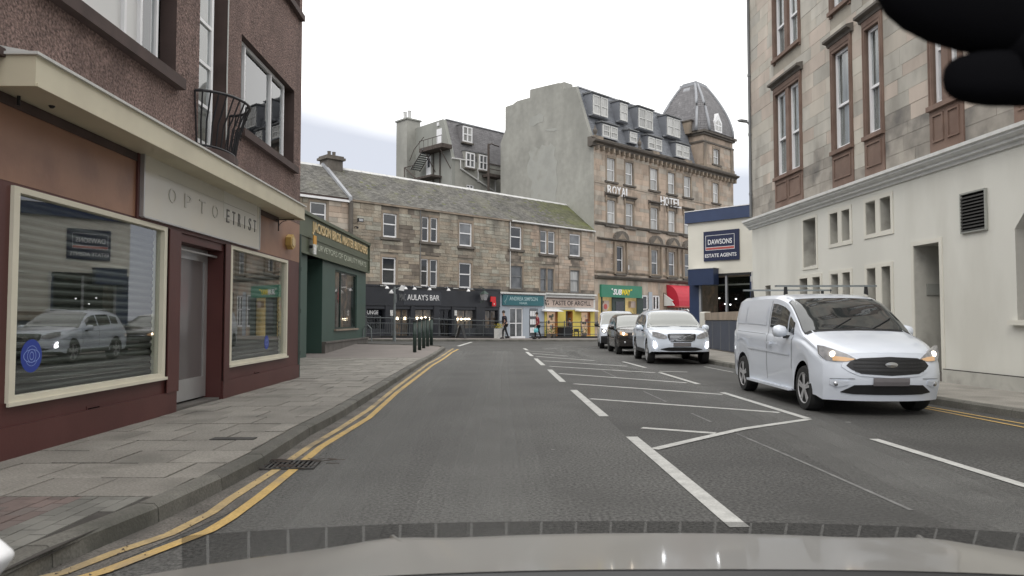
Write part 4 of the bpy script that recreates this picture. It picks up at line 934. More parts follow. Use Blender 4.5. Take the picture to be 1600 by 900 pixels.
for (wa, n, z0, z1, lv_) in wins:
    a, c = wa; far_ = a > W4[1]
    b = MB(); top_ = z1+0.22
    b.box(a, a+0.11, -0.05, 0.0, z0-(0.16 if lv_ else 0), top_).box(c-0.11, c, -0.05, 0.0, z0-(0.16 if lv_ else 0), top_).box(a+0.11, c-0.11, -0.05, 0.0, z1, top_)
    b.box(a+0.03, a+0.055, -0.065, -0.051, z0, z1+0.1).box(c-0.055, c-0.03, -0.065, -0.051, z0, z1+0.1).box(a+0.055, c-0.055, -0.065, -0.051, z1+0.075, z1+0.1)
    if n == 2: m_ = (a+c)/2; b.box(m_-0.10, m_+0.10, -0.03, 0.19, z0, z1)
    b.build('window_surround', 'red_sandstone', rb)
    if lv_ == 0:
        b = MB(); b.prism([(-0.002, top_), (-0.07, top_+0.01), (-0.09, top_+0.08), (-0.20, top_+0.11), (-0.20, top_+0.17), (-0.002, top_+0.23)], a-0.10, c+0.10); b.build('lintel_cornice', 'stone_dark', rb, recalc=True)
    if lv_ == 0:
        b = MB(); b.box(a, c, -0.035, 0.0, zmt+0.02, z0-0.10)
        fr = b.build('apron', 'red_sandstone', rb)
        m_ = (a+c)/2
        for (q0, q1) in (((a+0.1, m_-0.06), (m_+0.06, c-0.1)) if n == 2 else ((a+0.1, c-0.1),)):
            zz0 = z0-0.14-0.62; zz1 = z0-0.2; b = MB(); t = 0.035
            b.box(q0, q0+t, -0.06, -0.036, zz0, zz1).box(q1-t, q1, -0.06, -0.036, zz0, zz1).box(q0+t, q1-t, -0.06, -0.036, zz0, zz0+t).box(q0+t, q1-t, -0.06, -0.036, zz1-t, zz1); b.build('apron_panel', 'red_sandstone', fr)
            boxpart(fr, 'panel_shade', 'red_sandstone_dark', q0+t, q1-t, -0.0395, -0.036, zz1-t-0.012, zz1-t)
    boxpart(rb, 'window_sill', 'red_sandstone', a-0.02, c+0.02, -0.10, 0.2, z0-0.10, z0-0.001)
    lights = [(a+0.112, (a+c)/2-0.101), ((a+c)/2+0.101, c-0.112)] if n == 2 else [(a+0.112, c-0.112)]
    for (q0, q1) in lights:
        w_ = sash(rb, (q0, q1, z0+0.001, z1-0.001), 0.055, 'white_frame', 'upper_glass', 0.075, 0.45, 0, 'window', 0.08)
        boxpart(w_, 'blind', 'pane_curtain', q0+0.02, q0+(q1-q0)*0.62, 0.150, 0.153, z0, z1)
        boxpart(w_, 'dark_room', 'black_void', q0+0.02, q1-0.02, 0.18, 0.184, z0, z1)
b = MB(); b.prism([(0,Z1),(-0.35,Z1+0.2),(-0.4,Z1+0.45),(0,Z1+0.5)], -0.2, SE); b.build('roof_cornice', 'stone_trim', rb, recalc=True)
# pipe and lamp on the far corner
q = FR.W(0.05, -0.06); zp0, zp1 = P(1178,345)[1], 10.5
dp2 = thing('downpipe', 'thin grey downpipe on the far corner of the pale stone building', 'downpipe', (q[0], q[1], 0))
b = MB(); b.tube([(0,0,zmt+0.1),(0,0,13.0)], 0.045, 8); b.build('pipe', 'lead_dark', dp2)
for z in (5.5, 7.5, 9.5): b = MB(); b.tube([(0,0,z),(0,0,z+0.08)], 0.058, 8); b.build('collar', 'lead_dark', dp2)
zl = P(1180,186)[1]
fl = thing('wall_lamp', 'small grey lamp head jutting left from the far corner of the stone building', 'lamp', (q[0], q[1], zl))
b = MB(); b.tube([(0,0,-0.1),(-0.08,0.0,-0.02),(-0.1,0,0.02)], 0.03, 6); b.build('arm', 'lead_dark', fl)
b = MB(); b.loft([[(-0.08,-0.06,-0.03),(-0.08,0.06,-0.03),(-0.08,0.06,0.05),(-0.08,-0.06,0.05)],[(-0.3,-0.08,0.0),(-0.3,0.08,0.0),(-0.3,0.08,0.07),(-0.3,-0.08,0.07)],[(-0.4,-0.04,0.03),(-0.4,0.04,0.03),(-0.4,0.04,0.06),(-0.4,-0.04,0.06)]]); b.build('lamp_head', 'lead_dark', fl, recalc=True)
# ================================================================== estate agent corner
P = FD.P
sE = 7.0; print('D: s', sE)
ed = thing('estate_agent_building', 'low white rendered corner shop with navy roof band beside the cream stucco wall', 'building', (FD.o[0], FD.o[1], 0), FD.rot)
zb0 = P(1085,348.5)[1]; zb1 = P(1085,331)[1]
zsh = P(1130, 430)[1]
s_gl0 = FD.S(1094)
wall(ed, 'render_wall', 'stucco_trim', 0.0, sE, zsh, zb0, [], 0, 0.2, 8)
gl = (s_gl0, FD.S(1172), 0.4, zsh)
wall(ed, 'shopfront_wall', 'navy', 0.0, gl[1]+0.1, 0.0, zsh, [(gl[0], gl[1], gl[2], zsh, 1.6)], 0.03, 0.3, 5.9, 'shop_dim', top=False)
boxpart(ed, 'shop_wall', 'stucco_trim', gl[1]+0.105, sE, 0.02, 5.8, 0.0, zsh)
boxpart(ed, 'room_back', 'black_void', 0.05, sE, 1.6, 1.63, 0.1, zsh)
boxpart(ed, 'roof_band', 'navy_roof', -0.12, sE+0.05, -0.12, 6.0, zb0, zb1); boxpart(ed, 'roof_edge_trim', 'white_frame', -0.13, sE+0.06, -0.14, 6.0, zb1+0.001, zb1+0.035)
# left flank turning away along the other street
boxpart(ed, 'flank_wall', 'stucco_trim', -0.02, -0.001, 0.0, 6, zsh, zb0)
# navy box canopy over the corner
cb = (FD.S(1075,-0.5), FD.S(1122,-0.1), P(1098,446)[1], P(1098,421)[1]); print('canopy', cb)
b = MB(); b.box(cb[0], cb[1], -0.45, -0.002, cb[2], cb[3]); cn2 = b.build('canopy_box', 'navy', ed); boxpart(cn2, 'canopy_trim', 'white_dirty', cb[0]-0.02, cb[1]+0.02, -0.47, -0.002, cb[3]+0.001, cb[3]+0.03)
boxpart(ed, 'header_board', 'black', cb[1]+0.005, gl[1]+0.1, -0.03, -0.002, zsh-0.02, zsh+0.08)
b = MB(); b.box(gl[0]-0.05, gl[0]+0.05, 0.0, 0.12, gl[2], zsh); x = (gl[0]+gl[1])/2+0.1; b.box(x-0.04, x+0.04, 0.0, 0.12, gl[2], zsh); fr_ = b.build('glazing_post', 'lead', ed)
boxpart(ed, 'pane', 'thin_glass', gl[0]+0.05, x-0.04, 0.06, 0.07, gl[2], zsh); boxpart(ed, 'pane', 'thin_glass', x+0.04, gl[1], 0.06, 0.07, gl[2], zsh)
boxpart(ed, 'ceiling_beam', 'cement2', gl[0]+0.1, gl[1], 0.5, 0.6, zsh-0.45, zsh-0.38)
for (px, py) in ((1096,473),(1101,473),(1133,475),(1141,476),(1124,466),(1150,467)):
    q = P(px, py, 0.8); b = MB(); b.sphere((q[0], 0.8, q[1]), 0.035, 8, (1.3,1,0.8)); b.build('spotlight', 'bulb_cool', ed)
# hanging sign board
sd_ = (FD.S(1101,-0.05), FD.S(1156.5,-0.05), (P(1101,408)[1]+P(1156,406)[1])/2, (P(1101,362)[1]+P(1156,358)[1])/2)
es = thing('estate_agent_sign', 'square navy sign reading DAWSONS ESTATE AGENTS high on the white corner wall', 'sign', (*FD.W(sd_[0], 0), sd_[2]), FD.rot)
w_, h_ = sd_[1]-sd_[0], sd_[3]-sd_[2]
boxpart(es, 'board', 'navy_sign', 0, w_, -0.07, -0.003, 0, h_)
b = MB(); x0, x1, z0, z1 = w_*0.06, w_*0.88, h_*0.36, h_*0.86; t = 0.018
b.box(x0, x1, -0.077, -0.071, z0, z0+t).box(x0, x1, -0.077, -0.071, z1-t, z1).box(x0, x0+t, -0.077, -0.071, z0+t, z1-t).box(x1-t, x1, -0.077, -0.071, z0+t, z1-t); b.build('white_border', 'letter_white', es)
boxpart(es, 'red_stripe', 'sign_red', x0+t, x1-t, -0.076, -0.071, z0+t+0.01, z0+t+h_*0.075); boxpart(es, 'white_stripe', 'letter_white', x0+t, x1-t, -0.0765, -0.071, z0+t+h_*0.075, z0+t+h_*0.09)
text(es, 'lettering', 'DAWSONS', 'letter_white', x0+w_*0.07, x1-w_*0.07, z0+h_*0.19, z0+h_*0.36, -0.071, 0.006, 0.012)
text(es, 'lettering', 'ESTATE AGENTS', 'letter_white', w_*0.04, w_*0.93, h_*0.12, h_*0.24, -0.071, 0.006, 0.014)
# corner downpipe of the estate agent
q = FD.W(gl[1]+0.2, -0.12); dp3 = thing('downpipe', 'short white downpipe between the navy shopfront and the cream stucco wall', 'downpipe', (q[0], q[1], 0))
b = MB(); b.tube([(0,0,0.2),(0,0,zsh+0.1)], 0.04, 8); b.build('pipe', 'pvc_pipe', dp3); b = MB(); b.box(-0.07,0.07,-0.07,0.05,zsh-0.35,zsh-0.12); b.build('hopper', 'pvc_pipe', dp3)
# low wall with navy boards in front
FW = Fac(8.46, 33.0, -0.035, -1.0); A0 = 0.0; lnw = 8.4
lw = thing('ramp_wall', 'low rendered wall with stone coping and dark blue boards in front of the estate agent', 'wall', (*FW.W(A0), 0), FW.rot)
zt_ = FW.P(1115,487.5)[1]; zc_ = FW.P(1120,500)[1]; zb2 = FW.P(1130,548)[1]; print('ramp wall', A0, zt_, zc_, zb2)
xb0 = FW.S(1103)-A0
b = MB(); b.cbox(0, xb0, -0.05, 0.2, 0.1, zt_+0.03, 0.05); b.build('pillar', 'stucco', lw)
x = xb0
while x < lnw: boxpart(lw, 'coping_stone', 'stone_trim', x+0.004, x+0.43, -0.06, 0.2, zc_, zt_-0.02); x += 0.434
boxpart(lw, 'wall_core', 'stucco_low', xb0, lnw, 0.0, 0.18, 0.1, zc_-0.001)
boxpart(lw, 'base_course', 'stone_dark', xb0, lnw, -0.06, -0.001, 0.1, zb2)
x = xb0+0.02
while x < lnw: boxpart(lw, 'board', 'board_blue', x, x+1.30, -0.04, -0.001, zb2+0.02, zc_-0.03); boxpart(lw, 'joint_strip', 'lead_dark', x+1.30, x+1.34, -0.045, -0.001, zb2+0.02, zc_-0.03); x += 1.34
# ================================================================== terrace of shops and flats
P = FT.P
TL = FT.S(545)                                  # party line with the house to the left
zeave = (P(560,314)[1]+P(930,362)[1])/2
zfl = (P(600,447)[1]+P(930,458)[1])/2           # top of shopfront cornice
print('T: left', TL, 'eave', P(560,314)[1], P(930,362)[1], 'shop cornice', P(600,447)[1], P(780,455)[1], P(930,459)[1])
def shopz(px): return P(px, 447+(px-600)*12.0/330)[1]
tb = thing('stone_terrace', 'long two-storey stone tenement with mossy slate roof above the bar and two shops', 'building', (FT.o[0], FT.o[1], 0), FT.rot)
up_ = [((597,332,619,370),0,'pane_dark','white_frame'), ((658,338,683,377),1,'pane_dark','white_frame'), ((717,347,737,384),0,'pane_mid','white_frame'), ((797,353,815,389),0,'pane_dark','white_frame'), ((844,360,867,396),1,'pane_mid','white_frame'), ((890,365,907,400),0,'pane_mid','white_frame')]
lo_ = [((596,401,618,444),0,'pane_dark','white_frame'), ((657,404,683,447),1,'pane_dark','white_frame'), ((717,410,736,450),0,'pane_dark','white_frame'), ((798,415,816,451),0,'pane_mid','lead_dark'), ((844,419,865,455),1,'pane_mid','lead_dark'), ((891,422,905,457),0,'pane_curtain','lead_dark')]
def prt(t):
    a, c = FT.S(t[0]), FT.S(t[2]); xm = (t[0]+t[2])/2; q0 = P(t[0], t[1])[1]; q1 = P(t[0], t[3])[1]; q2 = P(t[2], t[1]*1.0+0.12*(t[2]-t[0]))[1]
    return (a, c, q1, q0)
wins = [(prt(t[0]), *t[1:]) for t in up_+lo_]
ZS = 3.02
for px in (600, 700, 780, 930): print(' shop z', px, shopz(px))
zs = shopz(780)
holes = [(*w_[0], 0.16) for w_ in wins]
# shop openings (full recess), wall drawn only above the shops
wall(tb, 'front_wall', 'mortar', TL, -0.02, zs-0.25, zeave, holes, 0, 0.16, 6.0, 'stone_trim')
mh = [(w_[0][0]-0.13, w_[0][1]+0.13, w_[0][2]-0.16, w_[0][3]+0.16) for w_ in wins]
xr_dp = FT.S(795)
masonry(tb, 'sandstone_rough', TL+0.02, -0.04, zs+0.02, zeave-0.08, mh, 0.215, 0.35, 1.05, 0.03, 295, 21, 0.014, m2='sandstone', m2f=lambda s, z: 'sandstone_soot' if (abs(s-FT.S(636)-0.25*math.sin(z*2)) < 0.36 and math.sin(z*3.1+s) > -0.75) or z < zs+0.2 or (any(w_[0][0]-0.15 < s < w_[0][1]+0.15 and w_[0][2]-0.75 < z < w_[0][2]-0.1 for w_ in wins) and math.sin(s*9.1+z*5.3) > -0.1) else s > -6.5 and (s > -3.2 or math.sin(s*0.9+1.0)*math.cos(z*0.7) > -0.2))
for (r_, dbl, pane, frm) in wins:
    b = MB(); a, c, z0, z1 = r_
    b.box(a-0.13, a, -0.03, 0.0, z0-0.02, z1+0.16).box(c, c+0.13, -0.03, 0.0, z0-0.02, z1+0.16).box(a, c, -0.03, 0.0, z1, z1+0.16); b.build('window_surround', 'stone_trim', tb)
    boxpart(tb, 'window_sill', 'stone_dark', a-0.2, c+0.2, -0.13, 0.1, z0-0.15, z0-0.002)
    if dbl:
        m_ = (a+c)/2; boxpart(tb, 'stone_mullion', 'stone_trim', m_-0.07, m_+0.07, -0.01, 0.15, z0, z1)
        for q in ((a, m_-0.07), (m_+0.07, c)): sash(tb, (q[0], q[1], z0, z1), 0.04, frm, pane, 0.065, 0.55, 0)
    else: sash(tb, r_, 0.04, frm, pane, 0.085, 0.55, 0)
# eaves gutter and downpipes
b = MB(); b.box(TL, 0.0, -0.12, 0.0, zeave-0.07, zeave+0.03); b.build('eaves_gutter', 'stone_trim', tb)
b = MB(); b.tube([(FT.S(798), -0.14, zeave-0.02), (0.0, -0.14, zeave-0.02)], 0.06, 6); b.build('white_gutter', 'pvc_pipe', tb)
for px, m in ((796, 'pvc_pipe'), (655, 'lead_dark'), (872, 'stone_trim')):
    x = FT.S(px); b = MB(); b.tube([(x, -0.08, zeave-0.05), (x, -0.08, zs+0.1)], 0.035 if px == 796 else 0.022, 6); b.build('drainpipe', m, tb)
# roof
yr = 2.76; zr = P(885,321,2.76)[1]; zr2 = P(560,266,2.76)[1]; print('ridge', zr, zr2); zr = (zr+zr2)/2
slates(tb, 'slate', TL, -0.02, -0.10, zeave+0.03, yr, zr, 22, 0.24, m2=('slate_moss', lambda x, f, r_: x > -2.9+r_.uniform(-2.0,1.2)-1.0*f or r_.random() < 0.03))
b = MB(); b.add([(TL,-0.1,zeave+0.02),(-0.01,-0.1,zeave+0.02),(-0.01,yr,zr-0.012),(TL,yr,zr-0.012),(TL,6,zeave),(-0.01,6,zeave)], [(0,1,2,3),(3,2,5,4),(0,3,4),(1,5,2)]); b.build('roof', 'mortar', tb)
b = MB(); x = TL
while x < 0: b.prism([(yr-0.15, zr-0.09), (yr, zr+0.06), (yr+0.15, zr-0.09)], x, min(x+0.58, 0.0)); x += 0.6
b.build('ridge_tiles', 'pvc_pipe', tb, kind=None, recalc=True)
# house to the left: same stone, lower part hidden by the butcher
lh = thing('stone_house', 'stone house end with slate roof seen between the maroon shop and the long terrace', 'building', (FT.o[0], FT.o[1], 0), FT.rot)
SL = TL-9.0; hw_ = prt((482,314,508,345)); hw_ = (FT.S(482), FT.S(508), P(482,352)[1], P(482,314)[1])
wall(lh, 'front_wall', 'mortar', SL, TL-0.03, 0, zeave-0.05, [(*hw_, 0.16)], 0, 0.16, 6.0, 'stone_trim')
masonry(lh, 'sandstone', SL, TL-0.05, 0.3, zeave-0.12, [(hw_[0]-0.13, hw_[1]+0.13, hw_[2]-0.16, hw_[3]+0.16)], 0.27, 0.5, 1.2, 0.03, 200, 8, 0.014, m2='sandstone_rough', m2f=lambda s, z: math.sin(s*1.3+z) > 0.2)
b = MB(); a, c, z0, z1 = hw_; b.box(a-0.13, a, -0.03, 0.0, z0-0.02, z1+0.13).box(c, c+0.13, -0.03, 0.0, z0-0.02, z1+0.13).box(a, c, -0.03, 0.0, z1, z1+0.13); b.build('window_surround', 'stone_trim', lh)
sash(lh, hw_, 0.04, 'white_frame', 'pane_dark', 0.085, 0.5, 0)
b = MB(); b.box(SL, TL-0.02, -0.16, 0.0, zeave-0.16, zeave-0.04); b.build('gutter', 'white_frame', lh); boxpart(lh, 'eaves_shade_board', 'brown_trim', SL, TL-0.02, -0.13, 0.0, zeave-0.035, zeave+0.05)
slates(lh, 'slate', SL, TL-0.1, -0.14, zeave+0.05, yr, zr-0.05, 22, 0.24, seed=8)
b = MB(); b.add([(SL,-0.1,zeave+0.02),(TL,-0.1,zeave+0.02),(TL,yr,zr-0.07),(SL,yr,zr-0.07),(SL,6,zeave),(TL,6,zeave)], [(0,1,2,3),(3,2,5,4),(0,3,4),(1,5,2)]); b.build('roof', 'mortar', lh)
b = MB(); b.prism([(-0.2, zeave-0.05), (-0.2, zeave+0.16), (yr, zr+0.16), (yr+0.3, zr), (yr, zr-0.1)], TL-0.16, TL+0.03); b.build('skew_coping', 'lead', lh, recalc=True)
b = MB(); b.prism([(yr-0.12, zr-0.12), (yr, zr+0.03), (yr+0.12, zr-0.12)], SL, TL-0.2); b.build('ridge', 'pvc_pipe', lh, recalc=True)
xp = FT.S(545); b = MB(); b.tube([(xp, -0.1, zeave-0.1), (xp, -0.1, 0.4)], 0.13, 8); b.build('broad_drainpipe', 'stone_dark', lh)
# chimney
cs0, cs1 = FT.S(500, yr)-0.0, FT.S(530, yr); zct = P(512,247,yr)[1]; zcb = zr-0.5
b = MB(); b.box(cs0+0.15, cs1-0.1, yr-0.4, yr+0.5, zcb, zct-0.12); ch = b.build('chimney', 'stone_dark', lh)
b = MB(); b.box(cs0+0.02, cs1+0.02, yr-0.52, yr+0.62, zct-0.119, zct+0.02).box(cs0+0.1, cs1-0.06, yr-0.45, yr+0.55, zct+0.021, zct+0.12); b.build('chimney_cap', 'stone_dark', ch)
for k, x in enumerate((0.45, 0.75)): b = MB(); b.lathe([(0.11,0),(0.12,0.06),(0.095,0.1),(0.1,0.26),(0.12,0.28)], (cs0+0.1+x*(cs1-cs0-0.2)-0.1, yr, zct+0.12), 10); b.build('chimney_pot', 'stone_dark', ch)
# floodlights on the wall by the downpipe
q = P(557, 345); fl1 = thing('floodlight', 'black floodlight on a bracket high on the stone wall by the wide drainpipe', 'lamp', (*FT.W(q[0], -0.04), q[1]), FT.rot)
b = MB(); b.box(-0.16,0.16,-0.42,-0.30,-0.1,0.1); b.build('lamp_body', 'black', fl1); b = MB(); b.tube([(0,-0.3,0),(0,0,-0.08)], 0.02, 6); b.build('bracket', 'black', fl1); boxpart(fl1, 'lens', 'lamp_glass', -0.12,0.12,-0.43,-0.421,-0.07,0.07)
q = P(553, 355); fl2 = thing('camera_bracket', 'small dark camera on the stone wall just below the floodlight', 'camera', (*FT.W(q[0], -0.04), q[1]), FT.rot)
b = MB(); b.tube([(0,0,0),(0,-0.2,0.02),(0.0,-0.3,-0.03)], 0.025, 6); b.build('bracket', 'black', fl2); b = MB(); b.sphere((0,-0.32,-0.05), 0.07, 8); b.build('camera_dome', 'black', fl2)
# ------------------------------------------------------------------ shopfronts (parts of one terrace, each a shop of its own)
def gz(s): x, y = FT.W(s); return g(x, y)+0.12
# -- bar
sb0, sb1 = TL-1.5, FT.S(779.5)
zf1 = zs-0.02; 
def zat(py, px): return P(px, py)[1]
br = thing('bar_front', 'black-painted pub front with silver BAR lettering under the stone terrace', 'shopfront', (FT.o[0], FT.o[1], 0), FT.rot)
zfb = zat(479, 700); zft = zs-0.04
b = MB(); b.box(sb0, sb1, -0.16, 0.0, zft, zft+0.10); b.build('cornice', 'bar_black', br)
boxpart(br, 'fascia', 'bar_black', sb0, sb1, -0.12, 0.0, zfb, zft-0.001)
boxpart(br, 'sign_plank', 'bar_board', FT.S(648)-0.9, FT.S(687), -0.14, -0.121, zfb+0.06, zft-0.18)
wf = [(FT.S(572), FT.S(600)), (FT.S(616.5), FT.S(640)), (FT.S(648), FT.S(676)), (FT.S(686), FT.S(704)), (FT.S(713), FT.S(742)), (FT.S(757), FT.S(777))]
zg0, zg1 = 0.85, zfb-0.18
hl = [(a, c, (0.2 if i in (1, 3) else zg0), zg1, 0.3) for i, (a, c) in enumerate(wf)]
wall(br, 'front_wall', 'bar_board', sb0, sb1, 0.0, zfb, hl, -0.05, 0.3, None, 'bar_black')
for i, (a, c) in enumerate(wf):
    z0 = hl[i][2]
    boxpart(br, 'window_back', 'shop_dim' if i in (1, 2, 4, 5) else 'black_void', a, c, 0.245, 0.25, z0, zg1)
    b = MB(); t = 0.05; b.box(a, a+t, 0.05, 0.12, z0, zg1).box(c-t, c, 0.05, 0.12, z0, zg1).box(a+t, c-t, 0.05, 0.12, zg1-t, zg1).box((a+c)/2-t/2, (a+c)/2+t/2, 0.05, 0.12, z0, zg1-t)
    f = b.build('door_leaf' if i in (1, 3) else 'bar_window', 'bar_black', br)
    boxpart(f, 'pane', 'thin_glass', a+t, (a+c)/2-t/2, 0.08, 0.09, z0, zg1-t); boxpart(f, 'pane', 'thin_glass', (a+c)/2+t/2, c-t, 0.08, 0.09, z0, zg1-t)
for a, c in zip([w_[1] for w_ in wf], [w_[0] for w_ in wf[1:]]): 
    if c-a > 0.1: boxpart(br, 'pilaster', 'bar_black', a+0.03, c-0.03, -0.10, -0.051, 0.2, zfb-0.001)
x = sb0+0.1
while x < sb1: 
    if not any(a-0.05 < x < c+0.05 for (a, c) in (wf[1], wf[3])): boxpart(br, 'plank', 'bar_board', x, x+0.13, -0.065, -0.051, 0.25, 0.80)
    x += 0.15
ts0, ts1 = FT.S(636,-0.14), FT.S(686,-0.14)
text(br, 'lettering', "AULAY'S BAR", 'letter_white', ts0, ts1, zat(469.5,660), zat(460.5,660), -0.141, 0.03, 0.0)
text(br, 'lettering', 'MAC', 'lead_dark', FT.S(624,-0.14), FT.S(634,-0.14), zat(470,630), zat(459,630), -0.141, 0.02, 0.0)
text(br, 'lettering', 'LOUNGE', 'letter_white', FT.S(565,0.04), FT.S(591,0.04), zat(491,580), zat(485,580), 0.045, 0.005, 0.006)
for px, py in ((612,489), (712,489)):
    q = P(px, py, -0.12); boxpart(br, 'menu_board', 'poster', q[0]-0.09, q[0]+0.09, -0.135, -0.101, q[1]-0.16, q[1]+0.16)
for px in (598, 627, 641, 664.5, 694, 725):
    q = P(px, 452, -0.12); s = q[0]; b = MB(); b.tube([(s,-0.16,zft+0.05),(s,-0.42,zft+0.10),(s,-0.52,zft-0.02)], 0.02, 6); sl_ = b.build('swan_lamp', 'lead', br)
    b = MB(); b.lathe([(0.03,0.02),(0.06,0.0),(0.12,-0.10),(0.11,-0.12),(0.01,-0.08)], (s,-0.54,zft-0.02), 10); b.build('shade', 'white_frame', sl_)
for px in (599, 654, 677, 712, 735): 
    q = P(px, 454, -0.17); boxpart(br, 'strip_light', 'white_dirty', q[0]-0.2, q[0]+0.2, -0.20, -0.161, zft+0.02, zft+0.06)
for px, py in ((608,497),(621,497.5),(633,497.5),(715,499),(721,499),(727,499),(733,499),(652,497.5),(659,497.5),(665,497),(671,498)):
    q = P(px, py, 0.0); b = MB(); b.sphere((q[0], 0.02, q[1]), 0.075, 8); b.build('globe_light', 'bulb', br)
# pub lantern and red sign hang on the front
q = P(756.5, 462, -0.5); pl = thing('pub_lantern', 'old four-sided lantern on a bracket at the right end of the black bar', 'lantern', (*FT.W(q[0], -0.5), q[1]), FT.rot)
b = MB(); b.loft([[(x*0.11, y*0.11, -0.28) for x, y in ((-1,-1),(1,-1),(1,1),(-1,1))], [(x*0.19, y*0.19, 0.1) for x, y in ((-1,-1),(1,-1),(1,1),(-1,1))]]); b.build('lantern_glass', 'lamp_glass', pl, recalc=True)
b = MB(); b.loft([[(x*0.22, y*0.22, 0.1) for x, y in ((-1,-1),(1,-1),(1,1),(-1,1))], [(x*0.04, y*0.04, 0.30) for x, y in ((-1,-1),(1,-1),(1,1),(-1,1))]]); b.tube([(0,0,0.3),(0,0,0.45)], 0.02, 6); b.build('lantern_cap', 'pipe_green', pl, recalc=True)
b = MB(); b.tube([(0,0,-0.3),(0,0.2,-0.4),(0,0.5,-0.35)], 0.022, 6).tube([(0,0,0.45),(0,0.5,0.6)], 0.02, 6); b.build('bracket', 'pipe_green', pl)
q = P(771, 471, -0.3); rs = thing('red_hanging_sign', 'small bright red projecting sign beside the lantern on the bar front', 'sign', (*FT.W(q[0], -0.3), q[1]), FT.rot)
b = MB(); b.box(-0.24,0.18,-0.03,0.03,-0.02,0.30).box(-0.1,0.20,-0.03,0.03,-0.30,-0.025); b.build('board', 'sign_bright_red', rs); b = MB(); b.tube([(-0.1,0,0.3),(-0.1,0.28,0.35)], 0.02, 6); b.build('bracket', 'black', rs); boxpart(rs, 'white_disc', 'poster', 0.0, 0.08, -0.036, -0.031, -0.2, -0.12)
# -- hair salon
sa0, sa1 = sb1+0.03, FT.S(849.8)
sl2 = thing('salon_front', 'pale blue-grey hair salon front with teal sign between the bar and the yellow shop', 'shopfront', (FT.o[0], FT.o[1], 0), FT.rot)
zc = P(815,458)[1]; zsg1, zsg0 = P(815,461.5)[1], P(815,477.5)[1]
boxpart(sl2, 'cornice', 'white_dirty', sa0-0.03, sa1, -0.20, 0.0, zc-0.08, zc+0.03)
d0, d1 = (FT.S(796), FT.S(817)), (FT.S(826.5), FT.S(840))
zd = P(806,481)[1]; gzz = gz((sa0+sa1)/2)
wall(sl2, 'front_wall', 'blue_grey', sa0, sa1, 0.0, zc-0.08, [(*d0, 0.1, zd, 0.15), (*d1, 0.1, P(833,482)[1], 0.15)], -0.03, 0.15)
sb_ = boxpart(sl2, 'sign_board', 'teal', FT.S(785.5,-0.1), FT.S(849,-0.1), -0.14, -0.031, zsg0, zsg1)
za, zb3 = P(818,470,-0.14)[1], P(818,464,-0.14)[1]
text(sl2, 'lettering', 'ANDREA SIMPSON', 'teal_letter', FT.S(796,-0.14), FT.S(840,-0.14), za, zb3, -0.141, 0.01, 0.008)
text(sl2, 'lettering', 'HAIR', 'teal_letter', FT.S(812,-0.14), FT.S(824,-0.14), P(818,475.5,-0.14)[1], P(818,472,-0.14)[1], -0.141, 0.01, 0.006)
s0_ = FT.S(790,-0.14); b = MB(); b.tube([(s0_+0.2, -0.15, zsg1-0.06), (s0_+0.05, -0.15, zsg1-0.3), (s0_-0.02, -0.15, zsg0+0.1), (s0_-0.12, -0.15, zsg0+0.2), (s0_+0.0, -0.15, zsg0+0.34)], 0.014, 5); b.build('script_initial', 'teal_letter', sl2)
f = sash(sl2, (*d0, 0.2, zd), 0.02, 'white_frame', 'pane_mid', 0.07, 0.48, 1, 'salon_window'); boxpart(sl2, 'step', 'white_frame', d0[0]-0.05, d0[1]+0.02, -0.2, -0.031, 0.05, 0.28)
dr1 = sash(sl2, (*d1, 0.2, P(833,482)[1]), 0.03, 'blue_grey', 'pane_mid', 0.06, 0.80, 0, 'salon_door')
for i in range(3):
    for j in range(3): x = d1[0]+0.1+i*((d1[1]-d1[0]-0.2)/3); boxpart(dr1, 'door_light', 'white_frame', x+0.02, x+(d1[1]-d1[0]-0.2)/3-0.02, 0.0, 0.02, 0.5+j*0.55, 0.85+j*0.55)
q = FT.W(FT.S(780.5,-0.9)-0.0, -0.9); pt = thing('planter_box', 'white box planter with yellow flowers between the bar and the salon', 'planter', (q[0], q[1], g(*q)+0.12), FT.rot)
b = MB(); b.box(-0.28,0.28,-0.2,0.2,0,0.62); b.build('box', 'white_dirty', pt)
b = MB(); r5 = random.Random(4)
for k in range(120):
    x, y, z, a = r5.uniform(-0.3,0.3), r5.uniform(-0.2,0.2), 0.62+r5.random()*0.28, r5.random()*6; d = 0.06
    b.add([(x,y,z),(x+d*math.cos(a),y+d*math.sin(a),z+0.02),(x+d*math.cos(a+1.3),y+d*math.sin(a+1.3),z+0.05)], [(0,1,2)])
b.build('flowers', 'flower_yellow', pt, kind='stuff')
# -- yellow gift shop
ta0, ta1 = sa1+0.03, -0.03
ty = thing('yellow_shop_front', 'bright yellow shop front with pinkish TASTE OF ARGYLL sign beside the hotel', 'shopfront', (FT.o[0], FT.o[1], 0), FT.rot)
zc = P(890,460)[1]; boxpart(ty, 'cornice', 'white_dirty', ta0, ta1+0.03, -0.22, 0.0, zc-0.06, zc+0.05); 
zt2 = P(890,484)[1]
boxpart(ty, 'fascia', 'white_dirty', ta0, ta1, -0.08, 0.0, zt2, zc-0.061)
sg2 = (FT.S(853.5,-0.1), FT.S(927,-0.1), P(890,480,-0.1)[1], P(890,467,-0.1)[1]); boxpart(ty, 'sign_board', 'taste_sign', sg2[0], sg2[1], -0.13, -0.081, sg2[2], sg2[3])
boxpart(ty, 'sign_lamp_bar', 'brown_trim', sg2[0], sg2[1]+0.1, -0.22, -0.131, sg2[3]+0.005, sg2[3]+0.06)
text(ty, 'lettering', 'TASTE OF ARGYLL', 'black', FT.S(863,-0.13), FT.S(923,-0.13), sg2[2]+0.12, sg2[3]-0.14, -0.131, 0.01, 0.01)
b = MB(); s = FT.S(857,-0.13); hz = sg2[3]-sg2[2]
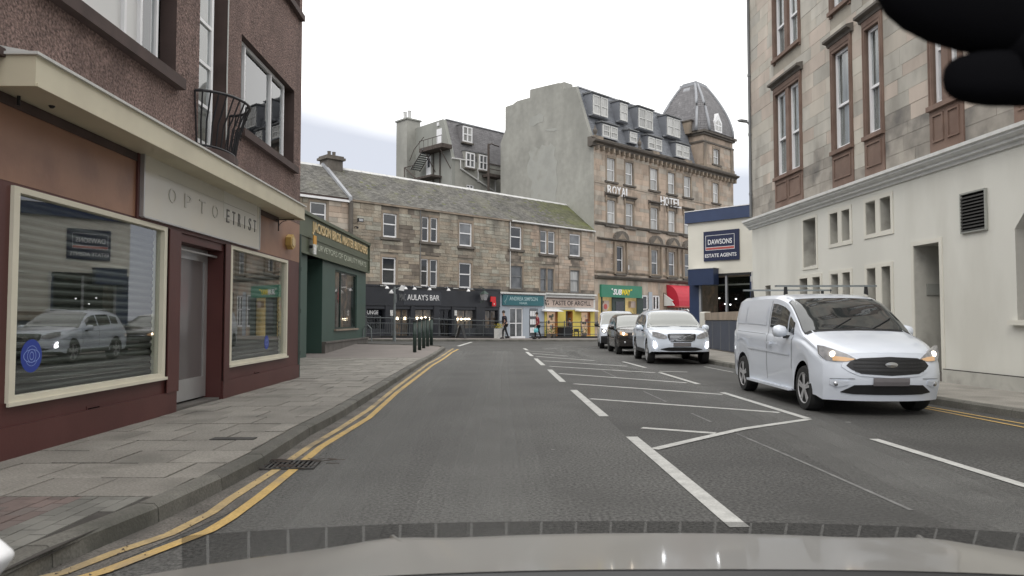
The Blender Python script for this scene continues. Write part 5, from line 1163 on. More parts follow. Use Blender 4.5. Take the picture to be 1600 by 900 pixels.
for dx, dz in ((0.0,0.62),(0.28,0.58),(0.1,0.2),(0.36,0.22),(0.02,0.35)): b.box(s-0.34+dx*0.8, s-0.24+dx*0.8, -0.14, -0.131, sg2[2]+hz*dz, sg2[2]+hz*dz+0.11)
b.build('sign_figures', 'black', ty)
ws = [(FT.S(854.5), FT.S(871)), (FT.S(883.5), FT.S(894.5)), (FT.S(908), FT.S(922))]
zw = P(888,487)[1]
wall(ty, 'front_wall', 'yellow_paint', ta0, ta1, 0.0, zt2, [(*ws[0], 0.2, zw, 0.3), (*ws[1], 0.2, zw+0.05, 0.5), (*ws[2], 0.2, zw, 0.3)], -0.03, 0.3, None, 'orange_trim')
for i in (0, 2):
    boxpart(ty, 'window_display', 'shop_warm', ws[i][0], ws[i][1], 0.25, 0.26, 0.2, zw); sash(ty, (*ws[i], 0.2, zw), 0.03, 'orange_trim', 'thin_glass', 0.05, None, 0, 'display_window')
    r6 = random.Random(i)
    for k in range(9):
        x = r6.uniform(ws[i][0]+0.12, ws[i][1]-0.25); z = r6.uniform(0.45, 1.6); m = r6.choice(['poster', 'sign_red', 'black', 'leaf', 'white_dirty', 'orange_trim']); boxpart(ty, 'display_card', m, x, x+r6.uniform(0.1,0.28), 0.235, 0.245, z, z+r6.uniform(0.1,0.3))
boxpart(ty, 'doorway_back', 'shop_dim', ws[1][0], ws[1][1], 0.46, 0.47, 0.2, zw)
for i, (px0, px1) in enumerate(((852.5, 878), (904, 934))):
    a, c = FT.S(px0,-0.4), FT.S(px1,-0.4); z = P(px0,483,-0.2)[1]; b = MB(); b.prism([(-0.05, z), (-0.55, z-0.12), (-0.55, z-0.16), (-0.05, z-0.14)], a, c); b.build('folded_awning', 'white_frame', ty, recalc=True)
bw = [(px, g_) for px, g_ in ()]
for k, (px, dx) in enumerate(((859,0),(866,0.1))): pass
for px in (858, 866, 914):
    q = FT.W(FT.S(px,-0.5), -0.45); o = thing('plant_tub', {858:'leftmost small shrub tub outside the yellow shop',866:'second shrub tub outside the yellow shop, left of its door',914:'shrub tub under the right window of the yellow shop'}[px], 'planter', (q[0], q[1], g(*q)+0.12), FT.rot)
    b = MB(); b.lathe([(0.13,0),(0.19,0.28),(0.2,0.3),(0.15,0.29)], (0,0,0), 12); b.build('tub', 'stone_dark', o)
    b = MB(); r6 = random.Random(px)
    for j in range(90):
        u, v = r6.uniform(0, 6.28), r6.uniform(-1, 1); rr_ = 0.24*r6.random()**0.5; x, y, z = rr_*math.cos(u), rr_*math.sin(u), 0.48+v*0.22*(1-rr_); d = 0.06; b.add([(x,y,z),(x+d*r6.uniform(-1,1),y+d*r6.uniform(-1,1),z+d),(x+d*r6.uniform(-1,1),y+d*r6.uniform(-1,1),z+d*0.3)], [(0,1,2)])
    b.build('shrub', 'leaf', o, kind='stuff')
# ================================================================== hotel
P = FT.P
ho = thing('hotel', 'tall sandstone hotel with grey gable, slate mansard and domed corner tower, ROYAL HOTEL lettering', 'hotel', (FT.o[0], FT.o[1], 0), FT.rot)
HS1 = FT.S(1102); HS2 = FT.S(1148)
zc = (P(935,214)[1]+P(1090,259)[1])/2            # top of main parapet
zcb = (P(935,228)[1]+P(1090,270)[1])/2           # underside of cornice
print('hotel ends', HS1, HS2, 'cornice', zc, P(935,214)[1], P(1090,259)[1], zcb)
def prt2(x0, y0, x1, y1): return (FT.S(x0), FT.S(x1), P(x0, y1)[1], P(x0, y0)[1])
A_ = [prt2(949,248,962,283), prt2(978,254,990,289), prt2(1017,262,1029,297), prt2(1045,268,1056,302), prt2(1070,275,1081,307)]
B_ = [prt2(949,312,962,351), prt2(978,317,990,355), prt2(1017,324,1029,361), prt2(1045,329,1056,365), prt2(1070,334,1080.5,368)]
C_ = [prt2(963.5,384,974,426.5), prt2(1018,390,1028.5,431.5), prt2(1045,393.5,1055,433), prt2(1070,397,1080,434.5)]
def level(ws):
    z0 = sum(w_[2] for w_ in ws)/len(ws); z1 = sum(w_[3] for w_ in ws)/len(ws); return [(a, c, z0, z1) for a, c, _, _ in ws], z0, z1
A_, a0_, a1_ = level(A_); B_, b0_, b1_ = level(B_); C_, c0_, c1_ = level(C_)
print('floors', a0_, a1_, b0_, b1_, c0_, c1_)
tw = [(FT.S(1116), FT.S(1125), a0_+0.1, a1_-0.15), (FT.S(1115.5), FT.S(1124.5), b0_+0.2, b1_), (FT.S(1115), FT.S(1124), c0_, c1_)]
twt = (FT.S(1117), FT.S(1126), P(1117,257)[1], P(1117,233)[1]); print('tower win', twt)
zt_top = P(1102,204)[1]; tw[0] = (FT.S(1115.5), FT.S(1124.5), P(1116,317)[1], P(1116,286)[1])
tw[0] = (tw[0][0], tw[0][1], max(tw[0][2], b1_+1.0), tw[0][3])
D1w = FT.S(1002.5)
zg = P(970,438)[1]                               # band over the ground floor
zg2 = P(970,443)[1]
gw = [(FT.S(1003.5), FT.S(1012.5)), (FT.S(1020), FT.S(1031)), (FT.S(1033), FT.S(1037))]
gz0, gz1 = P(1010,500)[1]-1.0, P(1010,461)[1]
holes = [(*w_, 0.2) for w_ in A_+B_+C_+tw] + [(a, c, 0.8, gz1, 0.2) for a, c in gw[:2]] + [(0.4, D1w-0.1, 0.1, P(970,466)[1]+0.3, 0.35)] + [(FT.S(1060), FT.S(1071), 0.9, P(1065,478)[1]+0.2, 0.2)]
wall(ho, 'front_wall', 'sandstone', 0.0, HS2, 0.0, zcb, holes, -0.02, 0.2, 9.6, 'stone_trim')
mh = [(w_[0]-0.15, w_[1]+0.15, w_[2]-0.12, w_[3]+0.2) for w_ in A_+B_+C_+tw]
zband = P(935,351)[1]; zband2 = P(935,426)[1]
masonry(ho, 'sandstone', 0.03, HS1-0.3, zband+0.1, zcb-0.1, mh, 0.36, 0.6, 1.3, 0.012, 230, 31, 0.012, y=-0.022)
masonry(ho, 'sandstone', HS1-0.05, HS2, zband+0.1, zcb-0.1, mh, 0.36, 0.6, 1.3, 0.012, 60, 32, 0.012, y=-0.022)
masonry(ho, 'sandstone', 0.03, HS2, zg+0.45, zband-0.1, mh, 0.42, 0.7, 1.5, 0.012, 0, 33, 0.012, y=-0.022)
def band(z, h_, pr_, m='stone_trim', s0=0.0, s1=None, name='string_course'):
    b = MB(); b.prism([(-0.03, z), (-0.03-pr_*0.6, z+h_*0.2), (-0.03-pr_, z+h_*0.7), (-0.03-pr_, z+h_), (-0.03, z+h_*1.1)], s0, s1 or HS2+pr_); b.build(name, m, ho, recalc=True)
band(zband, 0.22, 0.14, 'stone_dark'); band(zband2, 0.18, 0.1); band(zg, 0.28, 0.3, 'stone_dark'); band(a0_-0.32+0.0, 0.1, 0.05, 'sandstone')
# heavy bracketed cornice and parapet
b = MB(); b.prism([(-0.03, zcb-0.05), (-0.15, zcb), (-0.2, zcb+0.2), (-0.45, zcb+0.3), (-0.5, zcb+0.42), (-0.1, zcb+0.5), (-0.1, zc-0.12), (-0.16, zc-0.1), (-0.16, zc), (0.3, zc), (0.3, zcb-0.05)], -0.35, HS2+0.4); b.build('main_cornice', 'stone_dark', ho, recalc=True)
s = 0.1
while s < HS2: boxpart(ho, 'cornice_bracket', 'stone_trim', s, s+0.16, -0.36, -0.03, zcb-0.28, zcb+0.02); s += 0.62
for s in (0.0, 7.2, 12.0): boxpart(ho, 'parapet_block', 'stone_trim', s, s+0.9, -0.2, 0.32, zc-0.5, zc+0.12)
def hwin(w_, pane, frm='white_frame', kind=0):
    a, c, z0, z1 = w_; b = MB()
    b.box(a-0.15, a, -0.06, -0.021, z0-0.02, z1+0.18).box(c, c+0.15, -0.06, -0.021, z0-0.02, z1+0.18).box(a, c, -0.06, -0.021, z1, z1+0.18); b.build('window_surround', 'stone_trim', ho)
    boxpart(ho, 'window_sill', 'stone_dark', a-0.28, c+0.28, -0.17, 0.1, z0-0.14, z0-0.002)
    sash(ho, w_, 0.06, frm, pane, 0.075, 0.5, 0)
    if kind == 1:
        b = MB(); b.prism([(-0.06, z1+0.18), (-0.10, z1+0.34), (-0.26, z1+0.42), (-0.26, z1+0.50), (-0.03, z1+0.58)], a-0.30, c+0.30); b.build('window_cornice', 'stone_dark', ho, recalc=True)
        for x in (a-0.24, c+0.12): boxpart(ho, 'console', 'stone_trim', x, x+0.12, -0.16, -0.061, z1-0.15, z1+0.3)
    if kind == 2:
        b = MB(); m_ = (a+c)/2; zz = z1+0.42; r_ = 0.85
        arc = [(m_-r_, zz), (m_+r_, zz)]+[(m_+r_*math.cos(math.pi*k/8), zz+0.12+0.62*math.sin(math.pi*k/8)) for k in range(9)]
        b.prism(arc, -0.30, -0.03, 'y'); b.build('curved_pediment', 'stone_dark', ho, recalc=True)
        b = MB(); rc = [(m_-r_*0.62, zz+0.1), (m_+r_*0.62, zz+0.1), (m_, zz+0.56)]; b.prism(rc, -0.312, -0.301, 'y'); b.build('pediment_panel', 'stone_trim', ho, recalc=True)
        for x in (a-0.42, c+0.27): boxpart(ho, 'pilaster', 'stone_trim', x, x+0.15, -0.2, -0.061, z0-0.05, z1+0.3)
for i, w_ in enumerate(A_): hwin(w_, 'pane_curtain')
for w_ in B_: hwin(w_, 'pane_curtain', kind=1)
for i, w_ in enumerate(C_): hwin(w_, 'pane_mid' if i else 'pane_dark', kind=2)
for w_ in tw: hwin(w_, 'pane_curtain')
for px in (956, 982): x = FT.S(px); boxpart(ho, 'side_light', 'white_frame', x-0.09, x+0.09, -0.03, -0.02, c0_, c1_+0.1)
b = MB(); x = FT.S(957)-0.6; b.prism([(-0.03, c1_+0.35), (-0.25, c1_+0.42), (-0.25, c1_+0.5), (-0.03, c1_+0.55)], 0.3, HS1-0.2); b.build('lintel_band', 'stone_dark', ho, recalc=True)
# letters
def hl_(word, x0, x1, yb, yt):
    n = len(word); s0, s1 = FT.S(x0,-0.15), FT.S(x1,-0.15); cw = (s1-s0)/n
    zb_m, zt_m = P(x0, yb[0], -0.15)[1], P(x0, yt[0], -0.15)[1]
    for i, ch in enumerate(word):
        a = s0+i*cw+cw*0.06; c = s0+(i+1)*cw-cw*0.06
        text(ho, 'letter', ch, 'letter_white', a, c, zb_m, zt_m, -0.16, 0.05, 0.008)
        b = MB(); h_ = (zt_m-zb_m)*0.09                         # slab serifs
        feet = {'R': (0.08, 0.9), 'Y': (0.5,), 'A': (0.08, 0.92), 'L': (0.15,), 'H': (0.1, 0.9), 'T': (0.5,), 'E': (0.15,)}.get(ch, ())
        for f in feet: xm = a+(c-a)*f; b.box(xm-(c-a)*0.19, xm+(c-a)*0.19, -0.205, -0.161, zb_m-0.005, zb_m+h_)
        if b.v: b.build('serif', 'letter_white', ho)
hl_('ROYAL', 949.5, 985.5, (303, 303), (289, 289)); hl_('HOTEL', 1033, 1066, (320, 320), (306.5, 306.5))
# mansard roof
ym0, ym1 = 0.55, 1.85; zm0, zm1 = zc-0.35, (P(905,138,1.85)[1]+P(1074,186,1.85)[1])/2; print('mansard top', P(905,138,1.85)[1], P(1074,186,1.85)[1])
zm1 = P(905,137,1.85)[1]
HT0 = HS1-0.2
b = MB(); b.add([(0.3,ym0,zm0),(HT0,ym0,zm0),(HT0,ym1,zm1),(0.3,ym1,zm1),(0.3,9.0,zm1),(HT0,9.0,zm1)], [(0,1,2,3),(3,2,5,4)]); b.build('mansard', 'lead_dark', ho)
slates(ho, 'slate_blue', 0.3, HT0, ym0, zm0, ym1, zm1, 26, 0.3, seed=12, t=0.012)
boxpart(ho, 'roof_edge', 'lead', 0.3, HT0, ym1-0.08, ym1+0.15, zm1-0.03, zm1+0.07)
def mz(z): return ym0+(ym1-ym0)*(z-zm0)/(zm1-zm0)
dl = [((943,194,966,213),2), ((986,206,997,222),1), ((1015,214,1036,232),2), ((1059,225,1079,244),2)]
du = [((928,148,951,178),2), ((971,161,982,188),1), ((1000,169,1022,199),2), ((1045,183,1065,211),2)]
for k, (t, n) in enumerate(dl+du):
    yo_ = 0.5 if k < 4 else 0.85; a, c = FT.S(t[0], yo_), FT.S(t[2], yo_); z1 = P(t[0], t[1], yo_)[1]; z0 = P(t[0], t[3], yo_)[1]
    b = MB(); b.box(a-0.12, c+0.12, yo_+0.02, mz(z1)+0.6, z0-0.08, z1+0.12); d_ = b.build('dormer', 'slate_blue', ho)
    b = MB(); b.prism([(yo_-0.12, z1+0.121), (yo_-0.12, z1+0.2), (mz(z1)+0.7, z1+0.3), (mz(z1)+0.7, z1+0.121)], a-0.2, c+0.2); b.build('dormer_roof', 'lead_dark', d_, recalc=True)
    b = MB(); b.prism([(yo_-0.1, z0-0.15), (yo_+0.25, z0+0.0), (yo_+0.25, z0-0.15)], a-0.22, c+0.22) if k > 3 else b.box(a-0.15, c+0.15, yo_-0.05, yo_+0.02, z0-0.08, z0); b.build('dormer_apron', 'lead', d_, recalc=True)
    m_ = (a+c)/2
    for q in (((a, m_-0.05), (m_+0.05, c)) if n == 2 else ((a, c),)): 
        wq = sash(ho, (q[0], q[1], z0, z1), yo_-0.055, 'white_dirty', 'pane_curtain', 0.085, 0.5, 0)
# chimney-like finials on the parapet
for px in (933, 1003):
    x = FT.S(px, -0.1); b = MB(); b.lathe([(0.16,0),(0.18,0.12),(0.08,0.2),(0.16,0.4),(0.17,0.55),(0.07,0.7),(0.02,0.95)], (x, 0.0, zc), 8); b.build('finial', 'stone_dark', ho)
# grey gable
def gzp(px, py, s=0.0): # point on the gable plane s = const -> (inward, z)
    d = ray(px, py); ox, oy = FT.W(s); u = FT.u
    t = (ox*u[0]+oy*u[1])/(d[0]*u[0]+d[1]*u[1]); x, y = d[0]*t-ox, d[1]*t-oy
    return (x*FT.n[0]+y*FT.n[1], CAMZ+d[2]*t)
prof = [(0.0, 0.0), (0.0, zcb+0.45), (0.25, zcb+0.5), (0.30, zc+0.1), gzp(899.5,135), gzp(880,139), gzp(879,130), gzp(873,129.5), gzp(828.5,140), gzp(828,152.5), gzp(808,158), gzp(802,163), gzp(790,167), gzp(790,203), gzp(782.5,224)]
prof.append((prof[-1][0], 0.0)); print('gable', [(round(a,2), round(c,2)) for a, c in prof])
GD = prof[-1][0]
b = MB(); b.prism(prof, -0.02, 0.32); b.build('gable_wall', 'cement', ho, recalc=True)
b = MB()
for (px0, py0, px1, py1) in ((826,195,872,240), (824,245,870,300), (838,176,850,192)): pass
# patchy render repairs are slightly proud skins of the gable
def skin(pts, m='cement2'):
    q = [gzp(x, y) for x, y in pts]; b = MB(); b.prism(q, -0.034, -0.0205); return b.build('render_patch', m, ho, recalc=True)
skin([(823,262),(829,246),(826,238),(834,229),(843,233),(847,226),(856,230),(861,224),(868,231),(866,243),(871,252),(869,268),(872,286),(869,300),(868,322),(834,322),(829,300),(832,284),(826,276)], 'cement_light')
skin([(826,196),(829,184),(838,181),(843,177),(850,180),(849,190),(840,193),(833,198)], 'cement_light')
skin([(851,203),(868,200),(873,203),(862,206)], 'cement_light')
b = MB(); q0, q1 = gzp(880,139), gzp(828,140)
boxpart(ho, 'gable_chimney', 'cement', 0.32, 1.3, 3.2, 6.6, zm1, gzp(850,135)[1])
for k in range(4): b = MB(); b.lathe([(0.14,0),(0.16,0.08),(0.12,0.15),(0.12,0.3)], (0.85, 3.6+k*0.8, gzp(850,135)[1]), 8); b.build('chimney_pot', 'stone_dark', ho) if False else None
b = MB(); b.add([(0.3,9.0,zm1),(HT0,9.0,zm1),(HT0,GD,gzp(782,224)[1]),(0.3,GD,gzp(782,224)[1])], [(0,1,2,3)]); b.build('rear_roof', 'lead_dark', ho)
b = MB(); b.add([(0.3,GD,0),(HS2,GD,0),(HS2,GD,gzp(782,224)[1]),(0.3,GD,gzp(782,224)[1])], [(0,3,2,1)]); b.build('rear_wall', 'cement', ho)
# tower
tz0 = zc+0.0; tzt = zt_top; TD = HS2-HS1; print('tower', TD, tz0, tzt)
wall(ho, 'tower_wall', 'sandstone', HS1, HS2, tz0, tzt-0.05, [(*twt, 0.2)], -0.02, 0.2, TD, 'stone_trim')
masonry(ho, 'sandstone', HS1, HS2, tz0, tzt-0.9, [(twt[0]-0.2, twt[1]+0.2, twt[2]-0.15, twt[3]+0.2)], 0.4, 0.6, 1.2, 0.012, 0, 41, 0.012, y=-0.022)
hwin(twt, 'pane_curtain')
def ring(z0, z1, pr_, m, name='tower_band'):
    b = MB(); b.box(HS1-pr_, HS2+pr_, -0.02-pr_, TD+pr_, z0, z1); b.build(name, m, ho)
ring(tz0+0.001, tz0+0.25, 0.12, 'stone_trim'); ring(tzt-1.05, tzt-0.9, 0.1, 'stone_dark'); ring(tzt-0.38, tzt-0.2, 0.16, 'stone_dark'); ring(tzt-0.199, tzt, 0.3, 'stone_dark', 'tower_cornice')
for x in (HS1-0.05, HS2-0.45): boxpart(ho, 'corner_pilaster', 'stone_trim', x, x+0.5, -0.09, -0.021, tz0+0.251, tzt-1.06)
ztop = (P(1085,134,2.5)[1]); print('dome top', ztop)
hD = ztop-0.1-tzt; n = 9; cx_, cy_ = (HS1+HS2)/2, TD/2; r0, r1 = TD/2+0.35, 0.78
def drad(f): return r1+(r0-r1)*(1-min(1, f)**1.6)
def dcut(f): return 0.75*(1-min(1, f))+0.12          # canted corner narrows towards the crown
for fi in range(8):
    b = MB(); rows = 22; rr = random.Random(fi); q4 = fi//2
    ca, sa = math.cos(q4*math.pi/2), math.sin(q4*math.pi/2)
    for i in range(rows):
        f0, f1 = i/rows, min(1, (i+1.1)/rows); z0, z1 = tzt+hD*f0, tzt+hD*f1; t0_ = 0.02
        def seg(f, t):
            r_, c_ = drad(f)+t, dcut(f)
            return ((-(r_-c_), -r_), (r_-c_, -r_)) if fi % 2 == 0 else ((r_-c_, -r_), (r_, -(r_-c_)))
        (a0, a1), (e0, e1) = seg(f0, 0.02), seg(f1, 0.004)
        k = max(2, int(math.hypot(a1[0]-a0[0], a1[1]-a0[1])/0.3))
        for j in range(k):
            u0, u1 = j/k, (j+1)/k-0.03/k; l = lambda p, q, u: (p[0]+(q[0]-p[0])*u, p[1]+(q[1]-p[1])*u)
            pts = [(*l(a0, a1, u0), z0), (*l(a0, a1, u1), z0), (*l(e0, e1, u1), z1), (*l(e0, e1, u0), z1)]
            b.add([(cx_+x*ca-y*sa, cy_+x*sa+y*ca, z+rr.uniform(0, 0.01)) for x, y, z in pts], [(0,1,2,3)])
    b.build('dome_slates', 'slate_purple', ho, kind='stuff')
for sx, sy in ((-1,-1),(1,-1),(1,1),(-1,1)):
    for w_ in (0, 1):
        b = MB(); pts = []
        for i in range(n+1):
            f = i/n; r_, c_ = drad(f)+0.02, dcut(f); pts.append((cx_+sx*(r_-(c_ if w_ else 0)), cy_+sy*(r_-(0 if w_ else c_)), tzt+hD*f))
        b.tube(pts, 0.13, 6); b.build('hip_rib', 'lead', ho, True)
b = MB(); b.box(cx_-r1-0.15, cx_+r1+0.15, cy_-r1-0.15, cy_+r1+0.15, ztop-0.35, ztop-0.05).box(cx_-r1+0.05, cx_+r1-0.05, cy_-r1+0.05, cy_+r1-0.05, ztop-0.049, ztop+0.1); b.build('dome_crown', 'lead', ho)
# pair of ribs and a triangular attic on the left corner, small gothic dormer on the front
a, c = FT.S(1120.5,-0.36), FT.S(1132,-0.36); z0, z1 = P(1121,206,-0.36)[1], P(1121,184,-0.36)[1]
b = MB(); m_ = (a+c)/2; b.prism([(a, z0), (c, z0), (c, z0+(z1-z0)*0.7), (m_, z1+0.45), (a, z0+(z1-z0)*0.7)], -0.36, 1.4, 'y'); dm = b.build('gothic_dormer', 'white_frame', ho, recalc=True)
b = MB(); b.prism([(a+0.15, z0+0.15), (c-0.15, z0+0.15), (c-0.15, z0+(z1-z0)*0.62), (m_, z0+(z1-z0)*0.9), (a+0.15, z0+(z1-z0)*0.62)], -0.375, -0.361, 'y'); b.build('pane', 'pane_curtain', dm, recalc=True)
b = MB(); b.box(m_-0.04, m_+0.04, -0.39, -0.376, z0+0.15, z0+(z1-z0)*0.85).box(a+0.15, m_-0.04, -0.39, -0.376, z0+(z1-z0)*0.42, z0+(z1-z0)*0.5).box(m_+0.04, c-0.15, -0.39, -0.376, z0+(z1-z0)*0.42, z0+(z1-z0)*0.5); b.build('glazing_bar', 'white_frame', dm)
b = MB(); b.box(HS2-0.55, HS2+0.15, -0.1, 0.6, tzt, tzt+0.75); b.lathe([(0.3,0),(0.34,0.1),(0.1,0.25),(0.2,0.45),(0.05,0.6)], (HS2-0.2, 0.25, tzt+0.75), 8); b.build('corner_pedestal', 'stone_dark', ho)
b = MB(); b.box(HS1-0.55, HS1+0.25, 0.9, 2.6, zm1-1.2, tzt+0.9); b.build('roof_chimney', 'stone_trim', ho) 
boxpart(ho, 'chimney_cap', 'stone_dark', HS1-0.65, HS1+0.35, 0.8, 2.7, tzt+0.901, tzt+1.0)
# small rooflight on the dome
b = MB(); f = 0.78; ra = drad(f)+0.05; b.add([(cx_-ra-0.03, cy_-0.35, tzt+hD*f-0.25),(cx_-ra-0.03, cy_+0.35, tzt+hD*f-0.25),(cx_-drad(f+0.14)-0.06, cy_+0.35, tzt+hD*(f+0.14)),(cx_-drad(f+0.14)-0.06, cy_-0.35, tzt+hD*(f+0.14))], [(0,3,2,1)]); b.build('rooflight', 'lead', ho)
# ------------------------------------------------------------------ ground floor of the hotel
sg_ = thing('sandwich_shop_front', 'green-fasciaed sandwich shop front at the left end of the hotel, yellow and white lettering', 'shopfront', (FT.o[0], FT.o[1], 0), FT.rot)
q = (FT.S(938.5,-0.1), FT.S(1002,-0.1)); z1 = P(970,446,-0.1)[1]; z0 = P(970,465,-0.1)[1]
boxpart(sg_, 'fascia', 'subway_green', q[0], q[1], -0.2, -0.03, z0, z1)
a, c = FT.S(958,-0.2), FT.S(985.5,-0.2); za, zb3 = P(970,461,-0.2)[1], P(970,452,-0.2)[1]; m_ = a+(c-a)*0.5
text(sg_, 'lettering', 'SUB', 'letter_white', a, m_-0.02, za, zb3, -0.205, 0.02, 0.03, shear=0.3); text(sg_, 'lettering', 'WAY', 'subway_yellow', m_-0.02, c, za, zb3, -0.205, 0.022, 0.03, shear=0.3)
b = MB(); zz = (za+zb3)/2
b.prism([(a-0.05, zb3-0.1), (a-0.22, zb3-0.02), (a-0.05, zb3+0.06)], -0.225, -0.206, 'y'); b.build('left_arrow', 'letter_white', sg_, recalc=True); b = MB(); b.prism([(c+0.05, zb3-0.1), (c+0.22, zb3-0.02), (c+0.05, zb3+0.06)], -0.225, -0.206, 'y'); b.build('right_arrow', 'subway_yellow', sg_, recalc=True)
boxpart(sg_, 'shop_interior', 'subway_wall', 0.4, D1w-0.1, 0.33, 0.34, 0.1, z0+0.3)
x0, x1 = FT.S(957), FT.S(977); boxpart(sg_, 'door_screen', 'green_dark', x0, x1, 0.0, 0.08, 0.1, z0); boxpart(sg_, 'door_pane', 'pane_dark', x0+0.4, x1-0.2, -0.02, -0.001, 0.3, z0-0.3)
for px in (938.5, 994): x = FT.S(px); boxpart(sg_, 'pilaster', 'green_dark', x, x+(0.12 if px < 950 else 0.8), -0.1, -0.03, 0.1, z0-0.001)
q2 = P(946.5, 479, -0.05); b = MB(); b.lathe([(0.34,0),(0.34,0.02)], (q2[0], -0.02, q2[1]), 16, 'y'); rd = b.build('round_advert', 'taste_sign', sg_); b = MB(); b.lathe([(0.2,0),(0.2,0.02)], (q2[0], -0.041, q2[1]), 14, 'y'); b.build('advert_centre', 'sign_red', rd)
for px in (947, 989):
    x = FT.S(px, 0.1); b = MB(); r6 = random.Random(px)
    for j in range(110):
        u = r6.uniform(0, 3.14); rr_ = 0.75*r6.random(); X, Z = x+rr_*math.cos(u), 1.2+rr_*math.sin(u)*1.2; b.add([(X,0.1,Z),(X+r6.uniform(-.2,.2),0.1+r6.uniform(-.1,.1),Z+0.12),(X+0.06,0.12,Z+0.02)], [(0,1,2)])
    b.build('window_plant', 'leaf', sg_, kind='stuff')
    boxpart(sg_, 'hanging_lamp', 'taste_sign', x-0.3, x+0.3, 0.05, 0.3, z0-0.75, z0-0.25)
for (a, c) in gw[:2]: sash(ho, (a, c, 0.8, gz1), 0.02, 'white_frame', 'pane_dark', 0.13, 0.55, 0 if a == gw[0][0] else 1)
for px in (1016, 1039): x = FT.S(px); boxpart(ho, 'ground_pilaster', 'blue_grey' if px < 1020 else 'stone_trim', x-0.25, x+0.2, -0.08, -0.021, 0.1, gz1+0.25)
sash(ho, (FT.S(1060), FT.S(1071), 0.9, P(1065,478)[1]+0.2), 0.02, 'white_frame', 'pane_dark', 0.12, 0.55, 1)
# red quarter-round awning and pale projecting sign
aw = thing('red_awning', 'deep red quarter-round awning on the hotel ground floor beside the navy shop', 'awning', (FT.o[0], FT.o[1], 0), FT.rot)
a, c = FT.S(1056,-0.9), FT.S(1082,-0.3)+1.2; zt5, zb5 = P(1078,447)[1], P(1066,478,-1.2)[1]; print('awning', a, c, zt5, zb5)
prof = [(-0.03, zt5)]+[(-0.03-1.2*math.sin(k*math.pi/16), zb5+0.1+(zt5-zb5-0.1)*math.cos(k*math.pi/16)) for k in range(1, 9)]+[(-1.23, zb5), (-0.03, zb5)]
b = MB(); b.prism(prof, a, c); b.build('fabric', 'awning_red', aw, recalc=True)
boxpart(aw, 'valance', 'sign_red', a-0.01, c+0.01, -1.25, -0.03, zb5-0.12, zb5-0.001)
q = P(1050, 468, -0.8); ps = thing('projecting_sign', 'pale wedge-shaped projecting sign left of the red awning', 'sign', (*FT.W(q[0], -0.03), q[1]), FT.rot)
b = MB(); b.prism([(-0.05,0.45),(-0.9,-0.1),(-0.75,-0.15),(-1.0,-0.5),(-0.05,-0.5)], -0.05, 0.05); b.build('board', 'white_dirty', ps, recalc=True)
# ================================================================== rear building with fire stairs
d62 = 60.0; cX = (705-800)/FPX*d62
FK = Fac(cX, d62, 0.722, 0.692)
kb = thing('rear_block', 'grey rendered block with slate mansard and fire stairs rising behind the terrace roof', 'building', (FK.o[0], FK.o[1], 0), FK.rot)
PK = FK.P
def kz(px, py, s=0.0):
    d = ray(px, py); ox, oy = FK.W(s); u = FK.u
    t = (ox*u[0]+oy*u[1])/(d[0]*u[0]+d[1]*u[1]); x, y = d[0]*t-ox, d[1]*t-oy
    return (x*FK.n[0]+y*FK.n[1], CAMZ+d[2]*t)
ze = kz(705,246)[1]; rt = kz(692,186); bk = kz(650,200); print('rear', ze, rt, bk, kz(645,260))
prof = [(0,0),(0,ze),(rt[0],rt[1]),(bk[0],rt[1]-0.05),(kz(645,225)[0],kz(645,225)[1]),(kz(645,225)[0],0)]
DK = prof[-1][0]
b = MB(); b.prism(prof, 0.0, 0.35); b.build('gable_wall', 'cement2', kb, recalc=True)
SK = FK.S(1000)
kw = [PK(727,237)+PK(741,261), PK(748,241)+PK(761,265), PK(729,288)+PK(740,299)]
kh = [(q[0], q[2], q[3], q[1]) for q in kw]
wall(kb, 'front_wall', 'cement', 0.36, SK, 0.0, ze, [(*kh[2], 0.15)], 0.0, 0.15, DK, 'cement2')
b = MB(); b.add([(0.36,0,ze),(SK,0,ze),(SK,rt[0],rt[1]),(0.36,rt[0],rt[1]),(0.36,DK,rt[1]-0.3),(SK,DK,rt[1]-0.3)], [(0,1,2,3),(3,2,5,4)]); b.build('mansard', 'lead_dark', kb)
slates(kb, 'slate_purple', 0.36, SK, -0.02, ze, rt[0], rt[1], 20, 0.3, seed=15, t=0.012)
boxpart(kb, 'roof_edge', 'lead', 0.3, SK, rt[0]-0.08, rt[0]+0.1, rt[1], rt[1]+0.08)
for i, t in enumerate(((722,196,737,221), (727,237,741,261), (748,241,761,265))):
    yo_ = 0.35 if i == 0 else -0.15; a, c = FK.S(t[0],yo_), FK.S(t[2],yo_); z1, z0 = PK(t[0],t[1],yo_)[1], PK(t[0],t[3],yo_)[1]
    b = MB(); b.box(a-0.1, c+0.1, yo_+0.03, 1.6, z0-0.1, z1+0.1); d_ = b.build('dormer', 'slate_purple' if i == 0 else 'cement', kb); boxpart(d_, 'dormer_roof', 'lead_dark', a-0.15, c+0.15, yo_-0.05, 1.7, z1+0.101, z1+0.17)
    sash(kb, (a, c, z0, z1), yo_-0.05, 'white_frame', 'pane_mid' if i else 'pane_curtain', 0.11, 0.5, 1)
    boxpart(kb, 'window_sill', 'stone_dark', a-0.1, c+0.1, yo_-0.15, yo_+0.02, z0-0.14, z0-0.01)
sash(kb, kh[2], 0.03, 'white_frame', 'pane_dark', 0.09, 0.5, 1)
